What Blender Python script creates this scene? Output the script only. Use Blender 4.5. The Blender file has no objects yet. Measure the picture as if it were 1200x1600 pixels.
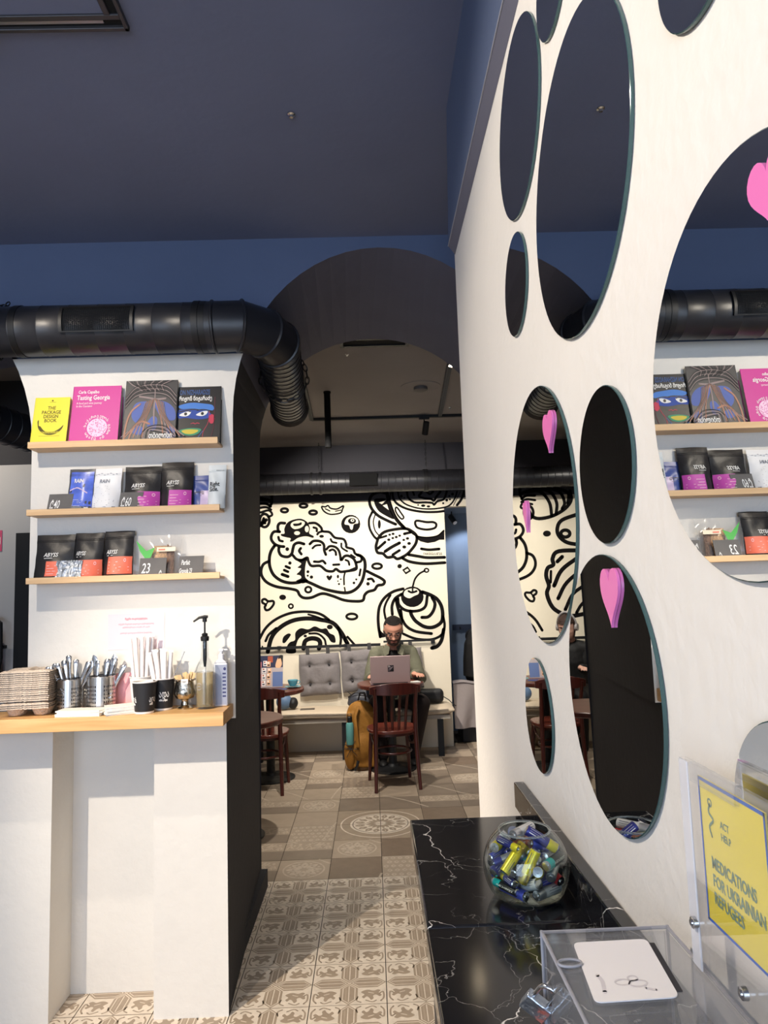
import bpy, bmesh, math, random
from mathutils import Vector, Matrix
PI = math.pi
random.seed(7)
S = bpy.context.scene
COL = S.collection

# ------------------------------------------------------------------ camera
CAM_H = 1.59
FOC = 1103.0                      # focal length in pixels of a 1200 x 1600 frame
PITCH, YAW, ROLL = 0.107648, 0.020614, -0.032792
_f = Vector((math.sin(YAW)*math.cos(PITCH), math.cos(YAW)*math.cos(PITCH), math.sin(PITCH)))
_r = Vector((math.cos(YAW), -math.sin(YAW), 0))
_u = _r.cross(_f)
AX_R = _r*math.cos(ROLL) + _u*math.sin(ROLL)
AX_U = -_r*math.sin(ROLL) + _u*math.cos(ROLL)
AX_F = _f
CAM = Vector((0, 0, CAM_H))
cd = bpy.data.cameras.new('camera'); co = bpy.data.objects.new('camera', cd); COL.objects.link(co)
cd.sensor_fit = 'VERTICAL'; cd.sensor_height = 24.0; cd.lens = 24.0*FOC/1600.0
cd.clip_start = 0.02; cd.clip_end = 60
m3 = Matrix((AX_R, AX_U, -AX_F)).transposed()
co.matrix_world = Matrix.Translation(CAM) @ m3.to_4x4()
S.camera = co

def ray(px, py):
    return AX_F + AX_R*((px-600)/FOC) - AX_U*((py-800)/FOC)
def atY(px, py, y):
    r = ray(px, py); return CAM + r*((y-CAM.y)/r.y)
def atX(px, py, x):
    r = ray(px, py); return CAM + r*((x-CAM.x)/r.x)
def atZ(px, py, z):
    r = ray(px, py); return CAM + r*((z-CAM.z)/r.z)

# ------------------------------------------------------------------ world, exposure
w = bpy.data.worlds.new('sky'); S.world = w; w.use_nodes = True
bg = w.node_tree.nodes['Background']
bg.inputs[0].default_value = (0.62, 0.76, 1.0, 1); bg.inputs[1].default_value = 0.5
S.view_settings.view_transform = 'Standard'
S.view_settings.look = 'None'
S.view_settings.gamma = 1.0
S.view_settings.use_curve_mapping = False
S.view_settings.exposure = 0.80
try:
    S.cycles.use_denoising = True
    S.cycles.max_bounces = 10; S.cycles.diffuse_bounces = 4; S.cycles.glossy_bounces = 5
    S.cycles.transmission_bounces = 10; S.cycles.transparent_max_bounces = 12
    S.cycles.caustics_reflective = False; S.cycles.caustics_refractive = False
    S.cycles.sample_clamp_indirect = 4.0
except Exception: pass

# ------------------------------------------------------------------ window daylight (large shop windows behind the camera)
def area(name, loc, rot, sx, sy, power, col):
    l = bpy.data.lights.new(name, 'AREA'); l.shape = 'RECTANGLE'; l.size = sx; l.size_y = sy
    l.energy = power; l.color = col
    o = bpy.data.objects.new(name, l); o.location = loc; o.rotation_euler = rot; COL.objects.link(o)
    return o
DAY = (0.62, 0.77, 1.0)
area('window_daylight', (-1.0, -2.9, 1.65), (PI/2, 0, 0), 3.6, 2.3, 82, DAY)

# ------------------------------------------------------------------ spot lamps (their housings are built with the ceiling tracks)
def spot(name, loc, target, power, col, angle, blend, radius):
    l = bpy.data.lights.new(name, 'SPOT'); l.energy = power; l.color = col
    l.spot_size = math.radians(angle); l.spot_blend = blend; l.shadow_soft_size = radius
    o = bpy.data.objects.new(name, l); o.location = loc
    o.rotation_euler = (Vector(target)-Vector(loc)).to_track_quat('-Z', 'Y').to_euler()
    COL.objects.link(o); return o
WARM = (1.0, 0.88, 0.73); WARM_B = (1.0, 0.93, 0.83)
SPOTS_FRONT = [((-1.36, 1.715, 2.90), (-0.85, 2.87, 1.5)), ((-0.18, 0.05, 2.92), (-0.95, 2.87, 0.30)),
               ((-1.30, 0.60, 2.88), (0.29, 0.60, 1.10)),
               ((-2.9, 4.15, 2.86), (-1.9, 4.75, 1.4)),  # added lamp that brightens the grey passage wall from the left
               ((-2.0, 0.60, 2.90), (0.15, 3.15, 0.0))]
SPOTS_BACK = [((-0.50, 5.35, 2.90), (0.1, 7.25, 1.5)), ((0.50, 6.02, 2.90), (0.25, 7.2, 0.9)),
              ((-0.47, 4.75, 2.90), (0.05, 6.0, 0.2)), (tuple(atZ(707, 573, 2.95)), (0.72, 3.95, 0.0)),
              ((-1.6, 5.9, 2.90), (-1.5, 7.2, 1.2))]
PW_FRONT = [37, 12, 80, 20, 235]
PW_BACK = [150, 65, 100, 30, 50]
for i, (a, b) in enumerate(SPOTS_FRONT): spot('spot_light', a, b, PW_FRONT[i], WARM, (84, 40, 115, 110, 46)[i], (0.3, 0.7, 0.5, 0.5, 0.6)[i], 0.022)
for i, (a, b) in enumerate(SPOTS_BACK): spot('spot_light', a, b, PW_BACK[i], WARM_B, 95, 0.6, 0.03)

# ------------------------------------------------------------------ materials
MATS = {}
def srgb(h):
    if isinstance(h, str):
        h = h.lstrip('#'); c = [int(h[i:i+2], 16)/255 for i in (0, 2, 4)]
    else: c = [v/255 for v in h]
    return tuple(v/12.92 if v <= 0.04045 else ((v+0.055)/1.055)**2.4 for v in c)
def mat(name, col, rough=0.6, metal=0.0, bump=0.0, bscale=60, var=0.0, vscale=4, stretch=None, trans=0.0, ior=1.45, emit=None, spec=0.5, coat=0.0, alpha=1.0, sheen=0.0):
    if name in MATS: return MATS[name]
    m = bpy.data.materials.new(name); m.use_nodes = True
    nt = m.node_tree; b = nt.nodes['Principled BSDF']
    c = srgb(col) if isinstance(col, (str, list)) or max(col) > 1 else col
    b.inputs['Base Color'].default_value = (*c, 1)
    b.inputs['Roughness'].default_value = rough; b.inputs['Metallic'].default_value = metal
    b.inputs['IOR'].default_value = ior; b.inputs['Transmission Weight'].default_value = trans
    b.inputs['Specular IOR Level'].default_value = spec; b.inputs['Coat Weight'].default_value = coat
    b.inputs['Alpha'].default_value = alpha
    if sheen: b.inputs['Sheen Weight'].default_value = sheen
    if emit:
        b.inputs['Emission Color'].default_value = (*srgb(emit[0]), 1); b.inputs['Emission Strength'].default_value = emit[1]
    if bump or var:
        tc = nt.nodes.new('ShaderNodeTexCoord'); mp = nt.nodes.new('ShaderNodeMapping')
        nt.links.new(tc.outputs['Object'], mp.inputs[0])
        if stretch: mp.inputs['Scale'].default_value = stretch
    if bump:
        n = nt.nodes.new('ShaderNodeTexNoise'); n.inputs['Scale'].default_value = bscale; n.inputs['Detail'].default_value = 4
        bp = nt.nodes.new('ShaderNodeBump'); bp.inputs['Strength'].default_value = bump; bp.inputs['Distance'].default_value = 0.01
        nt.links.new(mp.outputs[0], n.inputs['Vector']); nt.links.new(n.outputs['Fac'], bp.inputs['Height'])
        nt.links.new(bp.outputs[0], b.inputs['Normal'])
    if var:
        n2 = nt.nodes.new('ShaderNodeTexNoise'); n2.inputs['Scale'].default_value = vscale; n2.inputs['Detail'].default_value = 5
        n2.inputs['Roughness'].default_value = 0.6
        nt.links.new(mp.outputs[0], n2.inputs['Vector'])
        rp = nt.nodes.new('ShaderNodeValToRGB'); rp.color_ramp.elements[0].position = 0.3; rp.color_ramp.elements[1].position = 0.7
        rp.color_ramp.elements[0].color = (*[v*(1-var) for v in c], 1); rp.color_ramp.elements[1].color = (*[min(1, v*(1+var)) for v in c], 1)
        nt.links.new(n2.outputs['Fac'], rp.inputs[0]); nt.links.new(rp.outputs[0], b.inputs['Base Color'])
    MATS[name] = m; return m

def thin_glass(name, tint, ior=1.45, rough=.0, haze=0.0):
    """thin clear sheet: lets light straight through, mirrors at grazing angles"""
    if name in MATS: return MATS[name]
    m = bpy.data.materials.new(name); m.use_nodes = True; nt = m.node_tree; nt.nodes.clear(); N = nt.nodes.new; L = nt.links.new
    out = N('ShaderNodeOutputMaterial'); t = N('ShaderNodeBsdfTransparent'); t.inputs[0].default_value = (*tint, 1); g = N('ShaderNodeBsdfGlossy'); g.inputs['Roughness'].default_value = rough
    lw = N('ShaderNodeLayerWeight'); lw.inputs[0].default_value = .5; pw_ = N('ShaderNodeMath'); pw_.operation = 'POWER'; pw_.inputs[1].default_value = 4.0; fr = N('ShaderNodeMapRange'); fr.inputs[3].default_value = ((ior-1)/(ior+1))**2; fr.inputs[4].default_value = .85; L(lw.outputs['Facing'], pw_.inputs[0]); L(pw_.outputs[0], fr.inputs[0]); mx = N('ShaderNodeMixShader'); L(fr.outputs[0], mx.inputs[0]); L(t.outputs[0], mx.inputs[1]); L(g.outputs[0], mx.inputs[2])
    if haze:
        d = N('ShaderNodeBsdfDiffuse'); d.inputs[0].default_value = (.9, .9, .92, 1); m2 = N('ShaderNodeMixShader'); m2.inputs[0].default_value = haze; L(mx.outputs[0], m2.inputs[1]); L(d.outputs[0], m2.inputs[2]); L(m2.outputs[0], out.inputs[0])
    else: L(mx.outputs[0], out.inputs[0])
    MATS[name] = m; return m
def wood(name, c1, c2, rough=0.45, axis='X', scale=1.0):
    if name in MATS: return MATS[name]
    m = bpy.data.materials.new(name); m.use_nodes = True; nt = m.node_tree; b = nt.nodes['Principled BSDF']
    tc = nt.nodes.new('ShaderNodeTexCoord'); mp = nt.nodes.new('ShaderNodeMapping'); nt.links.new(tc.outputs['Object'], mp.inputs[0])
    s = {'X': (1.5, 26, 26), 'Y': (26, 1.5, 26), 'Z': (26, 26, 1.5)}[axis]
    mp.inputs['Scale'].default_value = [v*scale for v in s]
    n = nt.nodes.new('ShaderNodeTexNoise'); n.inputs['Scale'].default_value = 1.6; n.inputs['Detail'].default_value = 6; n.inputs['Distortion'].default_value = 0.6
    nt.links.new(mp.outputs[0], n.inputs['Vector'])
    rp = nt.nodes.new('ShaderNodeValToRGB'); rp.color_ramp.elements[0].position = 0.32; rp.color_ramp.elements[1].position = 0.68
    rp.color_ramp.elements[0].color = (*srgb(c1), 1); rp.color_ramp.elements[1].color = (*srgb(c2), 1)
    nt.links.new(n.outputs['Fac'], rp.inputs[0]); nt.links.new(rp.outputs[0], b.inputs['Base Color'])
    b.inputs['Roughness'].default_value = rough
    MATS[name] = m; return m

def marble(name):
    m = bpy.data.materials.new(name); m.use_nodes = True; nt = m.node_tree; b = nt.nodes['Principled BSDF']
    L = nt.links.new; N = nt.nodes.new
    tc = N('ShaderNodeTexCoord')
    def veins(scale, dist, width, seed):
        mp = N('ShaderNodeMapping'); mp.inputs['Location'].default_value = (seed, seed*1.7, seed*0.3); L(tc.outputs['Object'], mp.inputs[0])
        nz = N('ShaderNodeTexNoise'); nz.inputs['Scale'].default_value = scale*1.3; nz.inputs['Detail'].default_value = 6; L(mp.outputs[0], nz.inputs['Vector'])
        mx = N('ShaderNodeMixRGB'); mx.blend_type = 'ADD'; mx.inputs[0].default_value = dist; L(mp.outputs[0], mx.inputs[1]); L(nz.outputs['Color'], mx.inputs[2])
        v = N('ShaderNodeTexVoronoi'); v.feature = 'DISTANCE_TO_EDGE'; v.inputs['Scale'].default_value = scale; L(mx.outputs[0], v.inputs['Vector'])
        gap = N('ShaderNodeTexNoise'); gap.inputs['Scale'].default_value = scale*1.1; gap.inputs['Detail'].default_value = 2; L(mp.outputs[0], gap.inputs['Vector'])
        wd = N('ShaderNodeMapRange'); wd.inputs[1].default_value = 0.44; wd.inputs[2].default_value = 0.72; wd.inputs[3].default_value = 0.0002; wd.inputs[4].default_value = width
        L(gap.outputs['Fac'], wd.inputs[0])
        cmp_ = N('ShaderNodeMath'); cmp_.operation = 'DIVIDE'; L(v.outputs['Distance'], cmp_.inputs[0]); L(wd.outputs[0], cmp_.inputs[1])
        r = N('ShaderNodeMapRange'); r.inputs[1].default_value = 0.5; r.inputs[2].default_value = 1.0; r.inputs[3].default_value = 1.0; r.inputs[4].default_value = 0.0
        L(cmp_.outputs[0], r.inputs[0]); return r.outputs[0]
    a = veins(4.2, 0.22, 0.0085, 3.1); c = veins(9.0, 0.16, 0.012, 8.4)
    ad = N('ShaderNodeMath'); ad.operation = 'MAXIMUM'; L(a, ad.inputs[0])
    c2 = N('ShaderNodeMath'); c2.operation = 'MULTIPLY'; c2.inputs[1].default_value = 0.30; L(c, c2.inputs[0]); L(c2.outputs[0], ad.inputs[1])
    mix = N('ShaderNodeMixRGB'); mix.inputs[1].default_value = (0.012, 0.012, 0.014, 1); mix.inputs[2].default_value = (0.75, 0.72, 0.68, 1)
    L(ad.outputs[0], mix.inputs[0]); L(mix.outputs[0], b.inputs['Base Color'])
    b.inputs['Roughness'].default_value = 0.12
    MATS[name] = m; return m

# ------------------------------------------------------------------ mesh helpers
class MB:
    """collects shapes and builds them as one mesh object"""
    def __init__(s): s.v = []; s.f = []; s.m = []
    def add(s, vs, fs, mi=0):
        n = len(s.v); s.v += [tuple(v) for v in vs]; s.f += [tuple(i+n for i in f) for f in fs]; s.m += [mi]*len(fs)
    def box(s, lo, hi, mi=0):
        (a, b, c), (d, e, g) = lo, hi
        s.add([(a,b,c),(d,b,c),(d,e,c),(a,e,c),(a,b,g),(d,b,g),(d,e,g),(a,e,g)],
              [(0,3,2,1),(4,5,6,7),(0,1,5,4),(1,2,6,5),(2,3,7,6),(3,0,4,7)], mi); return s
    def prism(s, pts, axis, lo, hi, mi=0):
        """pts: 2-D outline, extruded along axis from lo to hi. axis X: pts=(y,z); Y: (x,z); Z: (x,y)"""
        def P(p, t): return {'X': (t, p[0], p[1]), 'Y': (p[0], t, p[1]), 'Z': (p[0], p[1], t)}[axis]
        n = len(pts); vs = [P(p, lo) for p in pts]+[P(p, hi) for p in pts]
        fs = [(i, (i+1) % n, (i+1) % n+n, i+n) for i in range(n)]
        fs += [tuple(range(n-1, -1, -1)), tuple(range(n, 2*n))]
        s.add(vs, fs, mi); return s
    def lathe(s, prof, c=(0, 0, 0), n=24, mi=0, axis='Z', cap=True):
        """prof: list of (r, h)"""
        vs = []; fs = []
        def P(x, y, h):
            if axis == 'Z': return (c[0]+x, c[1]+y, c[2]+h)
            if axis == 'X': return (c[0]+h, c[1]+x, c[2]+y)
            return (c[0]+x, c[1]+h, c[2]-y)
        for r, h in prof:
            for k in range(n): vs.append(P(r*math.cos(2*PI*k/n), r*math.sin(2*PI*k/n), h))
        for i in range(len(prof)-1):
            for k in range(n): fs.append((i*n+k, i*n+(k+1) % n, (i+1)*n+(k+1) % n, (i+1)*n+k))
        if cap:
            if prof[0][0] > 1e-6: fs.append(tuple(range(n-1, -1, -1)))
            if prof[-1][0] > 1e-6: fs.append(tuple(range((len(prof)-1)*n, len(prof)*n)))
        s.add(vs, fs, mi); return s
    def tube(s, path, rad, n=10, mi=0, cap=True, flat=None, closed=False):
        """round tube along a path; rad a number or a list"""
        P = [Vector(p) for p in path]; R = rad if isinstance(rad, (list, tuple)) else [rad]*len(P)
        vs = []; fs = []; up = None
        N_ = len(P)
        for i, p in enumerate(P):
            if closed: t = (P[(i+1) % N_]-P[i-1])
            else: t = (P[min(i+1, N_-1)]-P[max(i-1, 0)])
            t.normalize()
            if up is None:
                up = Vector((0, 0, 1)) if abs(t.z) < 0.9 else Vector((0, 1, 0))
            x = t.cross(up).normalized(); up = x.cross(t).normalized()
            for k in range(n):
                a = 2*PI*k/n
                ca, sa = math.cos(a), math.sin(a)*(flat if flat else 1)
                vs.append(p + x*(R[i]*ca) + up*(R[i]*sa))
        for i in range(N_ if closed else N_-1):
            j = (i+1) % N_
            for k in range(n): fs.append((i*n+k, i*n+(k+1) % n, j*n+(k+1) % n, j*n+k))
        if cap and not closed: fs += [tuple(range(n-1, -1, -1)), tuple(range((N_-1)*n, N_*n))]
        s.add(vs, fs, mi); return s
    def cyl(s, a, b, r, n=16, mi=0, r2=None):
        return s.tube([a, b], [r, r if r2 is None else r2], n, mi)
    def grid(s, fn, nu, nv, mi=0, closed_u=False):
        vs = [fn(i/(nu-1) if not closed_u else i/nu, j/(nv-1)) for j in range(nv) for i in range(nu)]
        fs = []
        for j in range(nv-1):
            for i in range(nu if closed_u else nu-1):
                fs.append((j*nu+i, j*nu+(i+1) % nu, (j+1)*nu+(i+1) % nu, (j+1)*nu+i))
        s.add(vs, fs, mi); return s
    def ball(s, c, r, n=12, m=8, mi=0, sc=(1, 1, 1)):
        vs = []; fs = []
        for j in range(m+1):
            th = PI*j/m
            for i in range(n):
                a = 2*PI*i/n
                vs.append((c[0]+r*sc[0]*math.sin(th)*math.cos(a), c[1]+r*sc[1]*math.sin(th)*math.sin(a), c[2]-r*sc[2]*math.cos(th)))
        for j in range(m):
            for i in range(n): fs.append((j*n+i, j*n+(i+1) % n, (j+1)*n+(i+1) % n, (j+1)*n+i))
        s.add(vs, fs, mi); return s
    def mesh(s, name, mats, smooth=35, weld=False):
        me = bpy.data.meshes.new(name); me.from_pydata(s.v, [], s.f); me.validate()
        for m in (mats if isinstance(mats, (list, tuple)) else [mats]): me.materials.append(m)
        if len(me.polygons) == len(s.m): me.polygons.foreach_set('material_index', s.m)
        if weld or True:
            bm = bmesh.new(); bm.from_mesh(me)
            if weld: bmesh.ops.remove_doubles(bm, verts=bm.verts, dist=1e-5)
            bmesh.ops.recalc_face_normals(bm, faces=bm.faces); bm.to_mesh(me); bm.free()
        if smooth:
            me.polygons.foreach_set('use_smooth', [True]*len(me.polygons)); me.set_sharp_from_angle(angle=math.radians(smooth))
        me.update(); return me
    def build(s, name, mats, parent=None, smooth=35, loc=None, bevel=0, weld=False, seg=2):
        o = bpy.data.objects.new(name, s.mesh(name, mats, smooth, weld)); COL.objects.link(o)
        if loc is not None: o.location = loc
        if parent is not None: o.parent = parent
        if bevel:
            b = o.modifiers.new('bevel', 'BEVEL'); b.width = bevel; b.segments = seg; b.limit_method = 'ANGLE'; b.angle_limit = math.radians(40)
        return o

def tag(o, label=None, cat=None, group=None, kind=None):
    if label: o['label'] = label
    if cat: o['category'] = cat
    if group: o['group'] = group
    if kind: o['kind'] = kind
    return o
def struct(o, label=None):
    o['kind'] = 'structure'
    if label: o['label'] = label
    return o
def thing(name, label, cat, loc=(0, 0, 0), rot=(0, 0, 0), group=None):
    o = bpy.data.objects.new(name, None); COL.objects.link(o); o.location = loc; o.rotation_euler = rot
    o.empty_display_size = 0.05
    return tag(o, label, cat, group)
def kids(o): return [c for c in bpy.data.objects if c.parent is o]
def dup(o, loc=None, rot=None, label=None, group=None, parent=None):
    c = o.copy(); COL.objects.link(c); c.parent = parent
    if loc is not None: c.location = loc
    if rot is not None: c.rotation_euler = rot
    if label: c['label'] = label
    if group: c['group'] = group
    for ch in kids(o): dup(ch, parent=c)
    return c
def link_mesh(name, me, parent=None, loc=(0, 0, 0), rot=(0, 0, 0)):
    o = bpy.data.objects.new(name, me); COL.objects.link(o); o.location = loc; o.rotation_euler = rot
    if parent is not None: o.parent = parent
    return o

# ------------------------------------------------------------------ flat print: strokes, fills, writing
def spline(pts, closed=False, k=6):
    P = [Vector((p[0], p[1])) for p in pts]; n = len(P); out = []
    if n < 3: return P
    rng = range(n) if closed else range(n-1)
    for i in rng:
        p1, p2 = P[i], P[(i+1) % n]
        p0 = P[i-1] if (closed or i > 0) else p1*2-p2
        p3 = P[(i+2) % n] if (closed or i+2 < n) else p2*2-p1
        for j in range(k):
            t = j/k
            out.append(0.5*((2*p1)+(p2-p0)*t+(2*p0-5*p1+4*p2-p3)*t*t+(3*p1-p0-3*p2+p3)*t*t*t))
    if not closed: out.append(P[-1])
    return out
class Print:
    """2-D drawing; fn maps (u, v, layer) to a point"""
    def __init__(s, fn): s.fn = fn; s.mb = MB()
    def fill(s, pts, mi=0, layer=0, smooth=True, k=5):
        P = spline(pts, True, k) if smooth else [Vector((p[0], p[1])) for p in pts]
        s.mb.add([s.fn(p.x, p.y, layer) for p in P], [tuple(range(len(P)))], mi); return s
    def ell(s, x, y, rx, ry=None, mi=0, layer=0, n=18, rot=0):
        ry = ry or rx; c, d = math.cos(rot), math.sin(rot)
        return s.fill([(x+rx*math.cos(2*PI*i/n)*c-ry*math.sin(2*PI*i/n)*d, y+rx*math.cos(2*PI*i/n)*d+ry*math.sin(2*PI*i/n)*c) for i in range(n)], mi, layer, False)
    def rect(s, x0, y0, x1, y1, mi=0, layer=0): return s.fill([(x0, y0), (x1, y0), (x1, y1), (x0, y1)], mi, layer, False)
    def line(s, pts, w, mi=0, layer=0, closed=False, smooth=True, taper=False, k=5):
        P = spline(pts, closed, k) if smooth else [Vector((p[0], p[1])) for p in pts]
        n = len(P); L = []; R = []
        for i, p in enumerate(P):
            t = (P[(i+1) % n]-P[i-1]) if closed else (P[min(i+1, n-1)]-P[max(i-1, 0)])
            if t.length < 1e-9: t = Vector((1, 0))
            t.normalize(); nn = Vector((-t.y, t.x)); h = w/2
            if taper: h *= 0.35+0.65*math.sin(PI*i/(n-1)) if n > 1 else 1
            L.append(p+nn*h); R.append(p-nn*h)
        vs = [s.fn(p.x, p.y, layer) for p in L+R]
        fs = [(i, (i+1) % n, n+(i+1) % n, n+i) for i in range(n if closed else n-1)]
        s.mb.add(vs, fs, mi)
        if not closed and not taper:
            for e in (P[0], P[-1]): s.ell(e.x, e.y, w/2, w/2, mi, layer, 10)
        return s
    def ring(s, x, y, rx, ry, w, mi=0, layer=0, n=14):
        return s.line([(x+rx*math.cos(2*PI*i/n), y+ry*math.sin(2*PI*i/n)) for i in range(n)], w, mi, layer, True, k=2)
    def build(s, name, mats, parent=None): return s.mb.build(name, mats, parent, smooth=0)

_txt = {}
def text_geo(txt, size, align='LEFT', bold=0.0, res=2, shear=0, spacing=1.0):
    """triangles of a line of writing in its own plane (x right, y up)"""
    key = (txt, size, align, bold, shear, spacing)
    if key in _txt: return _txt[key]
    c = bpy.data.curves.new('t', 'FONT'); c.body = txt; c.size = size; c.align_x = align; c.resolution_u = res; c.offset = bold; c.shear = shear
    c.space_character = spacing; c.fill_mode = 'FRONT'
    o = bpy.data.objects.new('t', c); COL.objects.link(o); dg = bpy.context.evaluated_depsgraph_get(); dg.update()
    me = bpy.data.meshes.new_from_object(o.evaluated_get(dg))
    vs = [v.co.copy() for v in me.vertices]; fs = [tuple(p.vertices) for p in me.polygons]
    bpy.data.objects.remove(o); bpy.data.curves.remove(c); bpy.data.meshes.remove(me)
    _txt[key] = (vs, fs); return vs, fs
def write(pr, txt, x, y, size, mi=0, layer=1, align='LEFT', bold=0.0, down=False, sx=1.0, shear=0, spacing=1.0, rot=0.0):
    vs, fs = text_geo(txt, size, align, bold, 2, shear, spacing)
    c, d = math.cos(rot), math.sin(rot); k = -1 if down else 1
    pr.mb.add([pr.fn(x+(v.x*sx*c-v.y*d), y+k*(v.x*sx*d+v.y*c), layer) for v in vs], fs, mi)
# ------------------------------------------------------------------ the building
WHITE = mat('white_paint', (224, 220, 213), 0.75, bump=0.25, bscale=28, var=0.03, vscale=3)
PLASTER = mat('partition_paint', (234, 229, 222), 0.62, bump=0.18, bscale=45, var=0.025, vscale=2.5)
NAVY = mat('navy_paint', (84, 97, 126), 0.8, bump=0.12, bscale=25, var=0.05, vscale=2)
NAVY2 = mat('dark_ceiling_paint', (106, 112, 136), 0.85, bump=0.12, bscale=25, var=0.06, vscale=1.6)
SOFF = mat('soffit_paint', (94, 96, 116), 0.8, bump=0.15, bscale=26, var=0.05, vscale=3)
UPDK = mat('upper_band_paint', (58, 57, 63), 0.8, bump=0.1, bscale=26)
CHAR = mat('charcoal_paint', (47, 47, 52), 0.75, bump=0.2, bscale=26, var=0.06, vscale=3)
BACKCEIL = mat('taupe_dark_paint', (140, 136, 136), 0.85, bump=0.1, bscale=20, var=0.05, vscale=2)
BLUE = mat('blue_paint', (108, 124, 146), 0.8, bump=0.1, bscale=25)
GREY = mat('light_grey_paint', (190, 188, 186), 0.8, bump=0.1, bscale=25)
CREAM = mat('cream_paint', (226, 216, 196), 0.75, bump=0.08, bscale=30, var=0.02)
BLACK = mat('black_metal', (18, 18, 20), 0.5, 0.0); MATTE = mat('matte_black', (14, 14, 15), 0.85, spec=0.2)
SATIN = mat('satin_black_duct', (34, 34, 38), 0.38, bump=0.12, bscale=14, var=0.1, vscale=8)

CEIL = 3.085
YW = 2.87        # front face of the arcade
YB = 4.05        # its back face
YM = 7.25        # mural wall
XC = 0.288       # face of the mirrored partition
XP = -0.29       # a tile joint

# arcade (thick wall with two arches)
def front_arch(cx, hw, spring, rise, n=28):
    return [(cx-hw*math.cos(PI*i/n), spring+rise*math.sin(PI*i/n)) for i in range(n+1)]
def arcade():
    mb = MB()
    A1f = [(-0.59, 0), (-0.59, 1.09), (-0.553, 1.10), (-0.553, 1.7)] + front_arch(0.07, 0.623, 2.32, 0.715) + [(0.693, 1.7), (0.693, 1.10), (0.72, 1.09), (0.72, 0)]
    A1b = [(-0.652, 0), (-0.65, 1.09), (-0.65, 1.10), (-0.64, 1.7)] + front_arch(0.04, 0.665, 2.45, 0.612) + [(0.705, 1.7), (0.705, 1.10), (0.72, 1.09), (0.72, 0)]
    A2f = [(-2.62, 0), (-2.62, 1.09), (-2.62, 1.10), (-2.62, 1.7)] + front_arch(-1.997, 0.623, 2.22, 0.72) + [(-1.374, 1.7), (-1.37, 1.10), (-1.37, 1.09), (-1.37, 0)]
    A2b = [(-2.62, 0), (-2.62, 1.09), (-2.62, 1.10), (-2.62, 1.7)] + front_arch(-2.0, 0.62, 2.3, 0.65) + [(-1.40, 1.7), (-1.40, 1.10), (-1.40, 1.09), (-1.40, 0)]
    for F, B in ((A1f, A1b), (A2f, A2b)):                     # jambs and soffits
        n = len(F)
        mb.add([(p[0], YW, p[1]) for p in F]+[(p[0], YB, p[1]) for p in B], [(i, i+1, n+i+1, n+i) for i in range(n-1)], 2)
        for i in range(n-1):
            if min(F[i][1], F[i+1][1]) > 2.5: mb.m[len(mb.m)-(n-1)+i] = 4
    ZWH = 2.585                                               # white below, navy above
    # pillar between the arches, as strips up to the springing and then to the white / navy line
    def strip(zs, left, right, y, mi):
        for a, b in zip(zs, zs[1:]):
            mb.add([(left(a), y, a), (right(a), y, a), (right(b), y, b), (left(b), y, b)], [(0, 1, 2, 3)], mi)
    def prof_x(P, upto_cx, side):
        pts = [p for p in P if (p[0] <= upto_cx if side == 'l' else p[0] >= upto_cx)]
        pts.sort(key=lambda p: p[1])
        def f(z):
            if z <= pts[0][1]: return pts[0][0]
            for (x0, z0), (x1, z1) in zip(pts, pts[1:]):
                if z0 <= z <= z1 and z1 > z0: return x0+(x1-x0)*(z-z0)/(z1-z0)
            return pts[-1][0]
        return f, [p[1] for p in pts]
    r1, z1 = prof_x(A1f, 0.07, 'l'); l2, z2 = prof_x(A2f, -1.997, 'r')
    zs = sorted({1.10, 1.7, 2.22, 2.32, ZWH} | {z for z in z1+z2 if 1.1 < z < ZWH})
    strip(zs, l2, r1, YW, 0)
    return mb, (A1f, A1b, A2f, A2b), ZWH, prof_x
mb, (A1f, A1b, A2f, A2b), ZWH, prof_x = arcade()
# spandrels overlap the white pillar above the springing: rebuild them cleanly
mb2 = MB()
for i, v in enumerate(mb.f):
    zz = [mb.v[k] for k in v]
    if mb.m[i] in (1, 3): continue
    mb2.add(zz, [tuple(range(len(zz)))], mb.m[i])
def over_arch(F, y, mi_low, mi_hi, zsplit):
    arc = [p for p in F if p[1] > 1.75]
    for (x0, z0), (x1, z1) in zip(arc, arc[1:]):
        a0, a1 = max(z0, zsplit), max(z1, zsplit)
        mb2.add([(x0, y, a0), (x1, y, a1), (x1, y, CEIL), (x0, y, CEIL)], [(0, 1, 2, 3)], mi_hi)
over_arch(A1f, YW, 0, 1, ZWH); over_arch(A2f, YW, 0, 1, ZWH)
over_arch(A1b, YB, 3, 3, 0); over_arch(A2b, YB, 3, 3, 0)
mb2.add([(-1.374, YW, ZWH), (-0.553, YW, ZWH), (-0.553, YW, CEIL), (-1.374, YW, CEIL)], [(0, 1, 2, 3)], 1)     # navy over the pillar
mb2.add([(-0.65, YB, 0), (-1.40, YB, 0), (-1.40, YB, CEIL), (-0.625, YB, CEIL), (-0.625, YB, 2.45)], [(0, 1, 2, 3, 4)], 3)
# white under the arch shoulders outside the pillar strip
for xa, xb in ((0.693, 2.2), (-3.6, -2.62)):
    mb2.add([(xa, YW, 0), (xb, YW, 0), (xb, YW, CEIL), (xa, YW, CEIL)], [(0, 1, 2, 3)], 0)
    mb2.add([(xa, YB, 0), (xb, YB, 0), (xb, YB, CEIL), (xa, YB, CEIL)], [(0, 1, 2, 3)], 3)
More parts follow.
